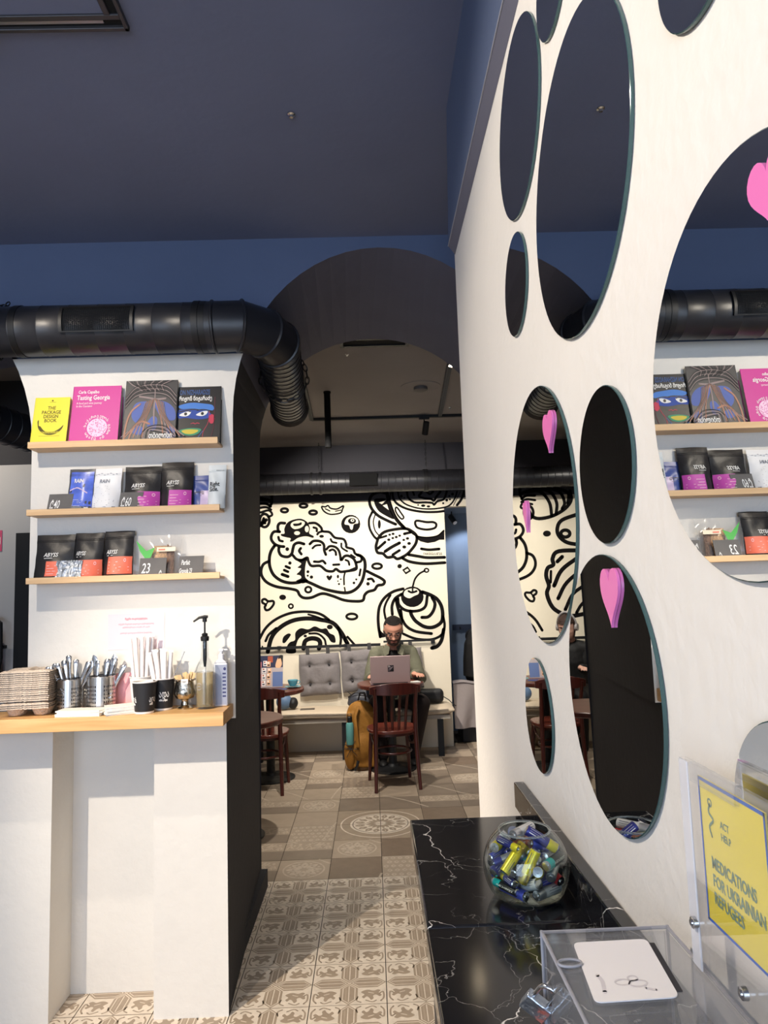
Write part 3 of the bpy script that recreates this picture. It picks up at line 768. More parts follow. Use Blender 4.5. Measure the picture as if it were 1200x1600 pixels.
# ceiling slot vent, smoke detector plate, sprinkler caps
p1, p2 = atZ(520, 536, CEIL), atZ(650, 530, CEIL)
o = thing('slot_vent', 'long black slot vent in the ceiling just behind arch', 'vent', ((p1.x+p2.x)/2, p1.y-0.015, CEIL))
kid(o, MB().box((-0.21, -0.075, -0.012), (0.21, -0.05, -0.0005)).box((-0.21, 0.05, -0.012), (0.21, 0.075, -0.0005)).box((-0.21, -0.05, -0.012), (-0.19, 0.05, -0.0005)).box((0.19, -0.05, -0.012), (0.21, 0.05, -0.0005)), 'vent_frame', BLACK)
kid(o, MB().box((-0.19, -0.05, -0.004), (0.19, 0.05, -0.0005)), 'vent_slot', mat('void_black', (6, 6, 7), 0.9))
pr_ = atZ(657, 604, CEIL)
o = thing('ceiling_rosette', 'round patched plate with a small box on the back room ceiling', 'ceiling plate', (pr_.x, pr_.y, CEIL))
kid(o, MB().lathe([(0.15, 0), (0.15, -0.003), (0.10, -0.006), (0.0, -0.006)], n=28), 'plate', BACKCEIL)
kid(o, MB().lathe([(0.052, -0.006), (0.052, -0.028), (0.03, -0.036), (0.0, -0.036)], n=20), 'detector_cap', mat('cap_grey', (92, 88, 86), 0.6))
for px, py, l in ((455, 178, 'tiny metal sprinkler cap on the front ceiling'), (542, 553, 'tiny bright fixing behind the arch on the ceiling'), (703, 636, 'tiny bright fixing beside the far light track')):
    q = atZ(px, py, CEIL)
    o = tag(MB().lathe([(0.013, 0), (0.013, -0.003), (0.007, -0.006), (0.006, -0.012), (0.0, -0.012)], n=14).build('sprinkler_cap', CHROME, loc=(q.x, q.y, CEIL-0.0003)), l, 'ceiling fixture')
# rectangular frame fixture in the ceiling corner
q = atZ(203, 42, CEIL); q2 = atZ(0, 42, CEIL)
o = thing('ceiling_hatch', 'dark metal framed rectangular opening at the top left of the ceiling', 'hatch', (q.x-0.6, q.y-0.3, CEIL))
HF = mat('hatch_frame', (70, 68, 70), 0.4, 0.5)
W2, D2 = 0.6, 0.3
for lo, hi, nm in (((-W2, D2-0.012, -0.014), (W2, D2, 0), 'frame_bar'), ((-W2, D2-0.05, -0.010), (W2-0.01, D2-0.034, 0), 'frame_bar'), ((W2-0.012, -D2, -0.014), (W2, D2, 0), 'frame_bar'), ((W2-0.05, -D2, -0.010), (W2-0.034, D2-0.05, 0), 'frame_bar')):
    kid(o, MB().box(lo, hi), nm, HF, bevel=0.002)
kid(o, MB().box((-W2, -D2, -0.004), (W2-0.04, D2-0.05, -0.0005)), 'hatch_panel', NAVY2)
kid(o, MB().box((-W2, D2-0.034, -0.004), (W2-0.01, D2-0.012, -0.0005)).box((W2-0.034, -D2, -0.004), (W2-0.012, D2-0.034, -0.0005)), 'shadow_gap', mat('void_black', (6, 6, 7), 0.9))
kid(o, MB().box((-W2, D2-0.030, -0.006), (W2-0.06, D2-0.020, -0.004)), 'metal_strip', mat('strip_grey', (150, 148, 150), 0.35, 0.6))
# ------------------------------------------------------------------ the mural: black line drawings on the cream wall
INK = mat('black_wall_ink', (20, 18, 18), 0.8, spec=0.08)
CRM = CREAM
def wall_pt(px, py, l):
    p = atY(px, py, YM); return (p.x, YM-0.0008-0.0006*l, p.z)
def crop(ox, oy, k=6.0): return lambda u, v, l: wall_pt(ox+u/k, oy+v/k, l)
MW = 1.22
fA, fB, fC, fD = crop(400, 760), crop(560, 760), crop(400, 880), crop(560, 880)
def fMir(u, v, l):                                   # strokes known only from their reflection in the mirrors
    p = atY(760+u/4.0, 560+v/4.0, YM); return (2*XC-0.016-p.x, YM-0.0008-0.0006*l, p.z)
def mural(name, prs, label):
    mb = MB()
    for p in prs: mb.add(p.mb.v, p.mb.f) if False else None
    for p in prs:
        n = len(mb.v); mb.v += p.mb.v; mb.f += [tuple(i+n for i in f) for f in p.mb.f]; mb.m += p.mb.m
    o = mb.build(name, [INK, CRM], wall_back, smooth=0); o['label'] = label; return o
# cream bun on a plate
a, c = Print(fA), Print(fC)
c.line([(125,-20),(70,10),(48,70),(60,130),(110,185),(200,222),(320,240),(385,258),(410,300),(450,325),(520,322),(620,285),(720,308),(820,345),(920,357),(1000,350),(1018,300),(1050,268),(1110,250),(1140,210),(1190,200),(1205,170),(1170,140),(1110,110),(1040,75)], 28)
c.line([(175,-165),(140,-110),(125,-40),(132,40),(170,115),(240,165),(320,185),(400,180),(450,165),(520,190),(620,235),(720,262),(830,278),(900,265),(960,220),(1000,150),(1020,60),(1022,0),(1010,-40),(980,-68),(950,-78)], 30)
c.fill([(478,-50),(430,-40),(385,-25),(425,5),(390,40),(422,50),(405,80),(380,105),(415,115),(422,140),(375,168),(440,190),(490,165),(462,130),(460,60),(468,0)], 0, 0, True, 4)
a.fill([(265,400),(290,345),(340,315),(420,303),(480,335),(505,390),(500,440),(540,465),(532,482),(470,468),(400,480),(345,515),(318,515),(325,488),(285,478),(240,465),(235,447),(268,440)])
a.fill([(325,370),(340,337),(400,318),(450,330),(455,355),(420,388),(360,400)], 1, 1)
a.fill([(350,350),(395,347),(425,336),(425,360),(385,372),(355,370)], 0, 2); a.ell(477,400,19,30,1,1); a.ell(385,438,28,18,1,1)
for pts, w_ in (([(270,345),(225,345),(205,375),(210,425)],28), ([(222,425),(170,425),(145,460),(145,500),(175,540),(220,560),(262,565)],28), ([(215,575),(215,610),(240,650),(300,660),(335,630),(345,590),(360,545),(400,528),(450,540)],28),
    ([(345,645),(380,682),(430,690),(480,668),(490,700),(520,745),(600,745),(660,790),(720,795),(750,775),(790,800),(850,795),(930,780),(942,750),(920,685),(870,652),(830,655),(805,688)],26),
    ([(500,345),(560,345),(610,385),(625,420),(690,430),(740,480),(820,495),(845,540),(850,570),(910,590),(930,630),(985,660),(985,700),(945,712)],24), ([(625,420),(590,432),(575,450)],22),
    ([(505,540),(540,512),(600,515),(635,545),(640,600),(655,640)],26), ([(660,590),(690,562),(740,567),(775,600),(790,650),(795,690)],24), ([(690,602),(720,592),(745,612),(750,642)],22),
    ([(530,580),(560,555),(605,550)],20), ([(420,580),(405,605),(425,635)],26), ([(545,705),(590,707),(625,698),(650,722)],24), ([(725,735),(780,732)],22), ([(840,690),(865,702),(875,735)],20),
    ([(540,385),(568,395),(570,420)],22), ([(700,495),(715,520),(755,530)],20), ([(800,535),(805,575),(855,608)],18), ([(890,640),(930,665)],16), ([(210,475),(220,505),(250,515)],24)):
    a.line(pts, w_)
a.ell(615,468,22,14); a.ell(293,588,18); a.ell(318,718,16)
for p_, w_ in (([(280,30),(315,45)],26), ([(265,65),(300,80)],26), ([(245,105),(300,125)],30), ([(835,85),(825,130),(826,200)],16), ([(830,228),(836,262)],14), ([(980,58),(970,115)],20), ([(1050,150),(1085,147),(1105,172)],24), ([(860,70),(930,40)],10)): c.line(p_, w_)
for x, y, r in ((487,80,14), (485,117,10), (520,130,16), (795,150,8), (768,168,7), (778,195,10), (940,152,10), (918,185,13), (1050,193,17)): c.ell(x, y, r)
c.ell(768,125,11,17); c.fill([(660,122),(678,114),(688,124),(702,112),(714,122),(706,145),(688,162),(670,148)]); c.ring(490,248,28,26,22)
mural('mural_cream_bun', [a, c], 'painted cream bun on a plate')
# coffee cup with saucer and biscuit
b, d = Print(fB), Print(fD)
b.line([(250,62),(200,52),(135,75),(105,130),(120,200),(180,270),(270,320),(350,355)], 28)
b.fill([(145,130),(200,112),(265,122),(290,200),(335,305),(250,272),(180,220)]); b.fill([(228,180),(268,165),(285,222)],1,1,False); b.fill([(192,152),(262,128),(220,168)],1,1,False)
b.line([(268,60),(288,150),(318,240),(365,320),(432,392)], 34)
b.line([(300,60),(300,140),(330,230),(370,310),(430,385),(480,420),(540,462),(640,478),(740,462),(800,412)], 12)
b.fill([(540,462),(640,478),(740,462),(806,405),(806,500),(760,500),(720,520),(650,532),(580,515),(545,490)],0,0,False)
b.line([(318,50),(330,120),(380,175),(470,215),(600,238),(720,240),(800,232)], 22); b.line([(370,50),(385,110),(440,165),(540,200),(640,212),(760,205),(850,180),(900,120),(925,50)], 15)
b.line([(992,50),(965,120),(925,175)], 24); b.line([(955,50),(915,130),(890,180)], 6)
b.line([(455,50),(470,110),(530,150),(620,150),(690,155),(710,172),(740,140),(800,120),(828,50)], 20)
b.line([(590,60),(568,92),(620,112),(680,118),(708,135),(730,98),(768,50)], 22); b.line([(640,50),(670,72),(700,50)],20); b.line([(512,50),(522,80)],18)
for x, y, rx, ry in ((403,92,14,14),(430,108,8,8),(607,181,20,12),(657,188,17,10),(560,175,8,7),(795,158,10,10),(828,130,13,13),(858,122,9,9),(852,90,9,9),(882,72,14,14)): b.ell(x,y,rx,ry)
b.line([(350,200),(366,202),(400,250),(425,290),(405,305),(370,270),(348,228)], 16, closed=True)
b.line([(535,330),(560,322),(640,335),(700,335),(730,355),(715,390),(640,405),(560,390),(535,360)], 22, closed=True)
b.line([(130,240),(100,310),(105,390),(140,460),(170,492)], 22); b.line([(160,258),(140,330),(155,410),(188,455)], 12); b.ell(196,355,14,42)
b.line([(190,480),(240,430),(330,405),(440,395),(500,420),(545,465),(540,530),(500,590),(450,640),(370,680),(330,660),(270,665),(230,630),(180,620),(165,570),(175,520)], 28, closed=True)
for p_, w_ in (([(205,482),(262,464)],20), ([(185,580),(230,540),(250,522)],26), ([(250,610),(310,570),(385,530)],30), ([(322,640),(385,600)],26), ([(430,445),(490,430)],26)): b.line(p_, w_, smooth=True)
for x, y, r in ((293,453,12),(325,445,13),(285,500,14),(322,485,12),(355,475,13),(387,462,12),(425,502,12),(460,488,14),(430,568,17),(475,535,16)): b.ell(x,y,r*1.1,r*.9)
b.line([(470,640),(560,655),(650,668),(808,665)], 28); b.line([(412,672),(480,705),(620,725),(810,715)], 28); b.line([(590,585),(660,594),(757,587)], 26)
write(b, "FAKEGLUE'25", 608, 642, 30, 0, 1, down=True, bold=0.6)
mural('mural_coffee_cup', [b], 'painted coffee cup with biscuit and saucer')
# cherry swirl
d.ell(505,315,107,97)
d.fill([(425,290),(440,255),(490,238),(540,240),(567,265),(560,290),(520,308),(480,328),(440,315)],1,1); d.line([(470,262),(502,275),(545,262)],20,0,2); d.line([(508,262),(508,215)],16,0,2)
d.line([(510,218),(530,150),(570,100),(622,70)], 18); d.ring(638,67,20,17,14)
for p_, w_ in (([(370,330),(380,390),(430,435),(500,450),(580,440),(630,400),(645,310)],28), ([(420,240),(330,265),(250,320),(200,400),(185,500),(190,600),(205,690)],28),
    ([(600,270),(680,300),(740,340),(780,410),(790,500),(770,560),(700,600),(620,595),(540,545),(500,490),(488,450)],34), ([(405,290),(345,330),(315,400),(318,480)],28), ([(300,300),(260,370),(242,440),(255,520)],22),
    ([(352,340),(370,420),(398,500),(450,590),(540,640),(685,660)],28), ([(395,440),(410,540)],30), ([(690,320),(718,380),(700,450),(655,502),(595,508)],30), ([(795,500),(808,590),(780,670),(700,712),(600,716),(510,700),(420,662)],24), ([(800,620),(780,720),(740,778),(688,795)],34)):
    d.line(p_, w_)
d.fill([(186,590),(215,640),(270,690),(200,700)],0,0,False)
mural('mural_cherry_swirl', [d], 'painted cream swirl topped with a cherry')
# cinnamon roll
c = Print(fC)
c.line([(28,720),(90,610),(180,530),(300,475),(420,455),(540,460),(620,485),(685,532)], 26)
c.line([(110,830),(150,690),(230,600),(340,540),(470,518),(600,530),(720,560),(800,650),(860,760)], 40)
c.line([(490,480),(560,500),(625,525)], 18); c.line([(90,730),(120,670),(190,610)], 24); c.line([(60,780),(62,800)],14)
c.fill([(320,595),(440,545),(440,552),(330,600)],1,1,False)
c.fill([(285,840),(290,780),(320,740),(365,720),(370,650),(420,610),(490,620),(550,592),(610,615),(660,612),(690,655),(735,680),(745,740),(705,738),(670,690),(620,655),(540,640),(460,665),(400,710),(375,780),(370,840)])
c.line([(500,660),(580,662),(640,710),(655,765)], 20); c.fill([(248,740),(258,690),(300,660),(327,670),(302,710),(270,748)]); c.ell(462,683,16,13)
c.line([(445,800),(462,730),(520,705),(580,715),(602,750),(590,800)], 42); c.ell(692,598,28,22)
c.line([(770,600),(795,700),(788,780)], 24); c.line([(830,690),(842,760)], 14); c.line([(858,690),(925,765)], 22)
mural('mural_cinnamon_roll', [c], 'painted cinnamon roll')
# small scattered shapes
a, c, d, b = Print(fA), Print(fC), Print(fD), Print(fB)
for x, y, rx, ry in ((267,225,32,18), (445,181,35,17), (535,245,35,18), (1135,748,44,24)): a.ring(x, y, rx, ry, 24)
a.ell(888,353,90,87); a.fill([(830,352),(850,300),(900,283),(950,305),(957,345),(918,355),(905,402),(885,400),(872,365)],1,1); a.ell(900,325,38,28,0,2); a.ell(904,319,17,14,1,3); a.ell(906,318,7,7,0,4)
a.line([(615,190),(640,235),(700,262),(790,250),(810,215),(818,182),(760,212),(700,205),(675,180),(650,192)], 15, closed=True); a.line([(650,210),(692,230)],12); a.line([(745,233),(795,222)],10)
c.ring(898,500,50,26,24); c.ell(250,320,32,25); c.ring(327,403,20,19,17); c.line([(60,345),(85,337),(115,357),(160,355),(165,385),(130,430),(95,440),(82,412),(92,390),(62,370)],23,closed=True); c.line([(115,357),(92,390)],16)
b.fill([(370,735),(395,728),(408,748),(392,768),(368,760)]); b.line([(420,785),(460,760),(485,790),(445,815)],22,closed=True,smooth=False)
mural('mural_small_shapes', [a, c, d, b], 'painted rings, dots and small fruits')
# twisted pastry at the left edge (partly seen only in the mirror)
a, m = Print(fA), Print(fMir)
for p_, w_ in (([(10,108),(80,118),(132,135)],26), ([(148,80),(148,150),(132,185)],26), ([(10,165),(90,162),(138,190)],24), ([(10,208),(90,195),(142,218)],22), ([(40,245),(120,225),(152,265),(120,285)],22), ([(72,300),(62,335),(85,345)],26)): a.line(p_, w_)
a.ring(80,320,45,62,26)
for p_, w_ in (([(240,835),(330,832),(390,900),(405,985)],20), ([(290,812),(390,832),(435,900),(432,975)],20), ([(350,806),(450,832),(485,900),(470,940)],20), ([(420,806),(505,840),(505,905)],20), ([(250,960),(310,1000),(400,988),(480,945),(525,890),(520,830)],22)): m.line(p_, w_)
m.ell(375,1095,25,19); m.line([(580,970),(470,1010),(440,1060),(450,1110),(500,1150),(580,1165)],24); m.ring(490,1095,28,22,22)
for p_, w_ in (([(620,1200),(450,1205),(410,1250),(415,1290),(380,1310),(370,1360),(387,1420),(375,1470),(400,1540),(440,1580),(520,1610),(640,1590)],26), ([(590,1230),(470,1320),(420,1420)],26), ([(620,1300),(500,1400),(445,1500)],24), ([(640,1400),(540,1470),(490,1570)],22), ([(400,1330),(398,1400)],16), ([(470,1240),(440,1270)],24), ([(650,1480),(590,1540),(560,1590)],20)): m.line(p_, w_)
mural('mural_twisted_pastry', [a, m], 'painted twisted pastries at the left of the wall')

# ------------------------------------------------------------------ shelves on the pillar and their contents
OAK = wood('oak_shelf', (214, 172, 124), (232, 196, 150), 0.5, 'X')
YF = YW-0.093
def shelf(l, r, label, botl):
    pl_, pr2 = atY(l[0], l[1], YF), atY(r[0], r[1], YF); zt = (pl_.z+pr2.z)/2; th = botl
    o = thing('picture_ledge', label, 'shelf', ((pl_.x+pr2.x)/2, YW, zt), group='oak ledges on the white pillar')
    h = (pr2.x-pl_.x)/2; tl = math.atan2(pr2.z-pl_.z, pr2.x-pl_.x)
    kid(o, MB().box((-h, -0.093, -th), (h, -0.083, 0.0)), 'front_lip', OAK, bevel=0.001)
    kid(o, MB().box((-h, -0.083, -th), (h, -0.0005, -th+0.010)), 'ledge_board', OAK)
    return o, zt
SH = [shelf((43, 689), (340, 684), 'top oak ledge holding four upright books', 0.026),
      shelf((41, 796), (343, 788), 'middle oak ledge holding coffee bags and price cards', 0.024),
      shelf((40, 904), (343, 893), 'lowest oak ledge holding black bags and granola', 0.024)]
ZS = [z-0.014 for _, z in SH]                        # standing height on each ledge (board top)
PAPER = mat('paper_edge', (222, 216, 204), 0.8)
def leaning(px, py_top, wpx, y0, zb, hgt_top=None):
    pass
ORD = ['first', 'second', 'third', 'fourth', 'fifth', 'sixth', 'seventh', 'eighth', 'ninth', 'tenth', 'eleventh', 'twelfth', 'thirteenth', 'fourteenth', 'fifteenth', 'sixteenth', 'seventeenth', 'eighteenth']
def stand(x0px, x1px, top_py, k, yfoot, lean):
    """a flat thing standing on ledge k between two pixel columns at its foot: gives x0, x1, height, z"""
    yb = YW-yfoot
    pa, pb = atY(x0px, 690 if k == 0 else 795 if k == 1 else 900, yb), atY(x1px, 690 if k == 0 else 795 if k == 1 else 900, yb)
    zt = atY((x0px+x1px)/2, top_py, yb+lean*0.7).z
    return pa.x, pb.x, zt-ZS[k], ZS[k]
def print_on(o, w, h, y=-0.0004):
    """drawing frame on a front face: u 0..1 from its left, v 0..1 from its foot"""
    return Print(lambda u, v, l: ((u-0.5)*w, y-0.0004*(l+1), v*h))
def book(name, label, x0, x1, top, lean, tilt, cover, th=0.024, yfoot=0.070, k=0):
    xa, xb, h, zb = stand(x0, x1, top, k, yfoot, lean)
    w_ = xb-xa; a = math.atan2(lean, h); hh = math.hypot(h, lean)
    o = thing(name, label, 'book', ((xa+xb)/2, YW-yfoot, zb+0.0006), (-a, 0, 0), 'books on the top ledge')
    o.rotation_euler = Matrix.Rotation(-a, 3, 'X').to_euler()
    kid(o, MB().box((-w_/2, 0, 0), (w_/2, 0.0022, hh)), 'front_cover', cover, bevel=0.0008)
    kid(o, MB().box((-w_/2+0.003, 0.0024, 0.003), (w_/2-0.003, th-0.0024, hh-0.003)), 'pages', PAPER)
    kid(o, MB().box((-w_/2, th-0.0022, 0), (w_/2, th, hh)), 'back_cover', cover)
    kid(o, MB().box((-w_/2, 0, 0), (-w_/2+0.0022, th, hh)), 'spine', cover)
    return o, w_, hh
YEL = mat('cover_yellow', (236, 222, 66), 0.5); MAG = mat('cover_magenta', (206, 62, 150), 0.5); DKC = mat('cover_charcoal', (62, 60, 62), 0.45); BKC = mat('cover_black', (28, 27, 30), 0.45)
PW = mat('print_white', (236, 234, 230), 0.6); PD = mat('print_dark_olive', (84, 74, 22), 0.6); PPK = mat('print_pale_pink', (244, 206, 230), 0.6)
# 1 yellow book
o, w_, h_ = book('design_book', 'bright yellow book with banana drawing, leftmost on the top ledge', 46, 102, 620, 0.045, 0, YEL)
pr = print_on(o, 1, 1)
f1 = Print(lambda u, v, l: ((u-0.5)*w_, -0.0004*(l+1), v*h_))
for t_, y_ in (('THE', .745), ('PACKAGE', .655), ('DESIGN', .57), ('BOOK', .485)): write(f1, t_, .5, y_, .098, 0, 0, 'CENTER', 0.002, sx=1.25)
f1.fill([(.14,.50),(.17,.53),(.19,.42),(.24,.40),(.36,.31),(.50,.285),(.66,.30),(.80,.36),(.88,.42),(.85,.345),(.74,.265),(.58,.225),(.40,.235),(.25,.30),(.18,.37),(.155,.43)], 0, 0)
write(f1, 'THE PACKAGE DESIGN BOOK', .53, .255, .055, 1, 1, 'CENTER', 0.001, sx=.85)
f1.rect(.22,.20,.80,.204,0,0); f1.ell(.5,.93,.025,.018,0,0); f1.rect(.42,.895,.60,.90,0,0); f1.rect(.40,.07,.58,.078,0,0); f1.rect(.34,.045,.62,.05,0,0)
f1.build('cover_print', [PD, YEL], o)
# 2 magenta book
o, w_, h_ = book('cook_book', 'magenta pink cookbook with white disc and white title', 106, 183, 602, 0.050, 0, MAG, th=0.030)
f1 = Print(lambda u, v, l: ((u-0.5)*w_, -0.0004*(l+1), v*h_))
write(f1, 'Carla Capalbo', .11, .875, .075, 0, 0, bold=.0012); write(f1, 'Tasting Georgia', .09, .765, .112, 0, 0, bold=.0016, sx=.95)
write(f1, 'A food and wine journey', .09, .69, .052, 0, 0); write(f1, 'in the Caucasus', .09, .64, .052, 0, 0)
f1.build('title_print', [PW], o); f1 = Print(lambda u, v, l: ((u-0.5)*w_, -0.0004*(l+1), v*h_))
cx, cy, asp = .56, .285, h_/w_
f1.ell(cx, cy, .205, .205/asp, 1, 0, 28)
rr = random.Random(3)
for i in range(70):
    a_, r_ = rr.uniform(0, 2*PI), .185*math.sqrt(rr.random()); x, y = cx+r_*math.cos(a_), cy+r_*math.sin(a_)/asp; b_ = rr.uniform(0, PI)
    f1.line([(x-.013*math.cos(b_), y-.013*math.sin(b_)/asp), (x+.006*math.sin(b_), y+.008), (x+.013*math.cos(b_), y+.013*math.sin(b_)/asp)], .007, 2, 1, k=2)
for i, ch in enumerate('საქართველოს გემო და ღვინო ·'):
    a_ = PI*0.95-2*PI*i/27
    if ch != ' ': write(f1, ch, cx+.235*math.cos(a_), cy+.235*math.sin(a_)/asp, .062, 0, 0, 'CENTER', .001, rot=a_-PI/2)
f1.build('emblem_print', [PW, PPK, MAG], o)
# 3 dark book with branching lines
o, w_, h_ = book('art_book', 'tallest grey book covered with branching tree lines and blue patches', 190, 273, 593, 0.052, 0, DKC, th=0.028)
f1 = Print(lambda u, v, l: ((u-0.5)*w_, -0.0004*(l+1), v*h_))
B1 = mat('print_blue', (86, 104, 172), 0.6); B2 = mat('print_taupe', (150, 132, 130), 0.6); B3 = mat('print_black', (32, 31, 34), 0.6); B4 = mat('print_rust', (176, 128, 106), 0.6)
for pts in ([(.20,.62),(.40,.66),(.52,.60),(.44,.45),(.30,.30),(.15,.42)], [(.56,.66),(.80,.64),(.96,.52),(.98,.36),(.80,.36),(.66,.46)], [(.55,.42),(.64,.38),(.62,.22),(.5,.2),(.46,.32)], [(.25,.28),(.38,.24),(.36,.14),(.2,.16)], [(.82,.22),(.97,.24),(.98,.06),(.86,.04)]): f1.fill(pts, 0, 0)
rr = random.Random(5)
for i in range(17):
    x0 = .04+.055*i
    f1.line([(x0, .99), (x0*.7+.10, .93), (x0*.55+.22, .88+.02*math.sin(i)), (x0*.5+.30, .83)], .012, 2 if i % 3 else 1, 1, k=4)
for i in range(9):
    y0 = .95-.022*i; f1.line([(.02, y0-.22), (.2, y0-.05), (.5, y0), (.8, y0-.04), (.99, y0-.20)], .010, (2, 1, 2)[i % 3], 1, k=4)
f1.line([(.28,.74),(.48,.71),(.60,.69),(.78,.70)], .03, 1, 2); f1.line([(.57,.86),(.575,.70)], .016, 1, 2)
for sgn in (-1, 1):
    for j in range(6):
        x = .57+sgn*(.02+.03*j)
        f1.line([(x, .69-.01*j), (x+sgn*.08, .50-.02*j), (x+sgn*(.14+.03*j), .34-.03*j), (x+sgn*(.18+.05*j), .10)], .026-.002*j, 1 if j % 2 else 3, 2, k=4)
        f1.line([(x+.008, .69-.01*j), (x+sgn*.085, .50-.02*j), (x+sgn*(.145+.03*j), .34-.03*j)], .006, 2, 3, k=4)
for j in range(5): f1.line([(.34+.05*j, .02), (.38+.04*j, .18), (.55, .27-.02*j), (.8, .26-.03*j), (.98, .12-.02*j)], .016, 1 if j % 2 else 2, 2, k=4)
f1.line([(.575,.69),(.57,.5),(.585,.3)], .03, 1, 2); f1.line([(.12,.05),(.2,.25),(.34,.34),(.5,.3)], .03, 3, 3); f1.line([(.03,.02),(.06,.3),(.14,.5),(.3,.62)], .03, 3, 3)
write(f1, 'თბილისი', .50, .075, .115, 4, 5, 'LEFT', .003, sx=.78); write(f1, 'Tbilisi', .66, .028, .05, 4, 5, bold=.001)
f1.build('cover_print', [B1, B2, B3, B4, PW], o)
# 4 black book with a face
o, w_, h_ = book('art_book', 'black book painted with a blue face, rightmost on the top ledge', 275, 343, 603, 0.045, 0, BKC, th=0.022, yfoot=0.055)
f1 = Print(lambda u, v, l: ((u-0.5)*w_, -0.0004*(l+1), v*h_))
C1 = mat('print_deep_blue', (44, 74, 158), 0.6); C2 = mat('print_sky', (74, 128, 206), 0.6); C3 = mat('print_red', (200, 60, 84), 0.6); C4 = mat('print_green', (64, 150, 112), 0.6); C5 = mat('print_straw', (212, 190, 70), 0.6); C6 = mat('print_navy_letters', (60, 88, 140), 0.6)
f1.fill([(.02,.66),(.3,.71),(.6,.69),(.8,.66),(.84,.58),(.7,.55),(.4,.60),(.1,.60)], 1, 0); f1.fill([(.02,.58),(.3,.58),(.6,.57),(.78,.50),(.72,.43),(.5,.41),(.2,.44),(.02,.44)], 0, 0)
for x in (.17, .56): f1.fill([(x-.13,.49),(x,.545),(x+.14,.55),(x+.10,.49),(x,.465)], 2, 1); f1.ell(x+.02,.51,.035,.028,6,2)
f1.line([(.02,.545),(.2,.57),(.3,.55)], .018, 6, 2); f1.line([(.45,.57),(.6,.58),(.8,.55)], .018, 6, 2)
f1.ell(.80,.41,.07,.085,3,1); f1.line([(.74,.56),(.72,.35),(.62,.2),(.6,.1)], .012, 3, 1); f1.line([(.32,.335),(.38,.345),(.42,.33),(.46,.345),(.52,.335)], .012, 3, 1)
f1.fill([(.06,.22),(.3,.255),(.56,.235),(.48,.15),(.3,.125),(.12,.16)], 4, 1); f1.fill([(.12,.215),(.3,.235),(.5,.215),(.42,.165),(.3,.15),(.17,.17)], 5, 2)
f1.line([(.08,.12),(.25,.04),(.45,.06),(.6,.2)], .008, 1, 1); f1.line([(.86,.80),(.85,.3),(.8,.1)], .02, 7, 1)
write(f1, 'ON NIZHARADZE', .03, .855, .125, 8, 1, bold=.003, sx=.70); write(f1, 'რიჟონ ნიჟარაძე', .02, .75, .105, 2, 2, bold=.0028, sx=.86)
f1.build('cover_print', [C1, C2, PW, C3, C4, C5, BKC, mat('print_wine', (84, 40, 50), 0.6), C6], o)

# coffee bags
def pouch(name, label, cat, x0, x1, top, k, m, yfoot, lean=0.03, bulge=0.030, group=None, flare=0.0, seed=0, crimp=True, mats=None):
    xa, xb, h, zb = stand(x0, x1, top, k, yfoot, lean)
    w_ = xb-xa; rnd = random.Random(seed)
    o = thing(name, label, cat, ((xa+xb)/2, YW-yfoot, zb+0.0006), (0, 0, 0), group)
    ph = [rnd.uniform(0, 6) for _ in range(6)]
    def prof(v): return bulge*(1-v)**0.7*(0.42+0.58*min(1, v*9+0.25)) if v < 1 else 0
    def front(u, v):
        s_ = (u-0.5)*2; b_ = prof(v)
        wv = 0.0022*math.sin(9*u+ph[0]+5*v)*(v*(1-v)*4)+0.0016*math.sin(17*v+ph[1]+6*u)*(v*(1-v)*4)
        return Vector((s_*w_/2*(1-0.02*math.sin(PI*v)), lean*v-b_*(1-abs(s_)**2.6)-wv, h*v*(1+0.004*math.sin(7*u+ph[2]))))
    def back(u, v):
        s_ = (u-0.5)*2; b_ = prof(v)
        return Vector((s_*w_/2*(1-0.02*math.sin(PI*v)), lean*v+0.002+0.25*b_*(1-abs(s_)**2.6), h*v*(1+0.004*math.sin(7*u+ph[2]))))
    mb = MB(); nu, nv = 17, 18
    mb.grid(front, nu, nv); mb.grid(back, nu, nv)
    for vv in (0, nv-1):
        for i in range(nu-1): mb.f.append((vv*nu+i, vv*nu+i+1, nu*nv+vv*nu+i+1, nu*nv+vv*nu+i)); mb.m.append(0)
    for uu in (0, nu-1):
        for j in range(nv-1): mb.f.append((j*nu+uu, (j+1)*nu+uu, nu*nv+(j+1)*nu+uu, nu*nv+j*nu+uu)); mb.m.append(0)
    kid(o, mb, 'bag_body', m, smooth=50)
    if crimp:
        s1 = MB()
        for v0 in (0.84, 0.87):
            s1.tube([front(u/10, v0)-Vector((0, 0.0006, 0)) for u in range(11)], 0.0011, 4)
        kid(o, s1, 'seal_seam', m, smooth=50)
    def face(u, v, l): p = front(min(max(u, 0), 1), min(max(v, 0), 1)); return (p.x, p.y-0.0012-0.0006*l, p.z)
    return o, face, w_, h
def label_patch(o, face, name, u0, u1, v0, v1, m, nu=12, nv=9, l=0):
    mb = MB(); mb.grid(lambda a_, b_: Vector(face(u0+(u1-u0)*a_, v0+(v1-v0)*b_, l)), nu, nv); return kid(o, mb, name, m, smooth=50)
KRAFT = mat('matte_black_pouch', (36, 35, 37), 0.42, bump=0.25, bscale=22)
LP = mat('label_magenta', (196, 76, 172), 0.5); LO = mat('label_coral', (240, 118, 92), 0.5); LINEW = mat('label_line', (252, 216, 220), 0.6)
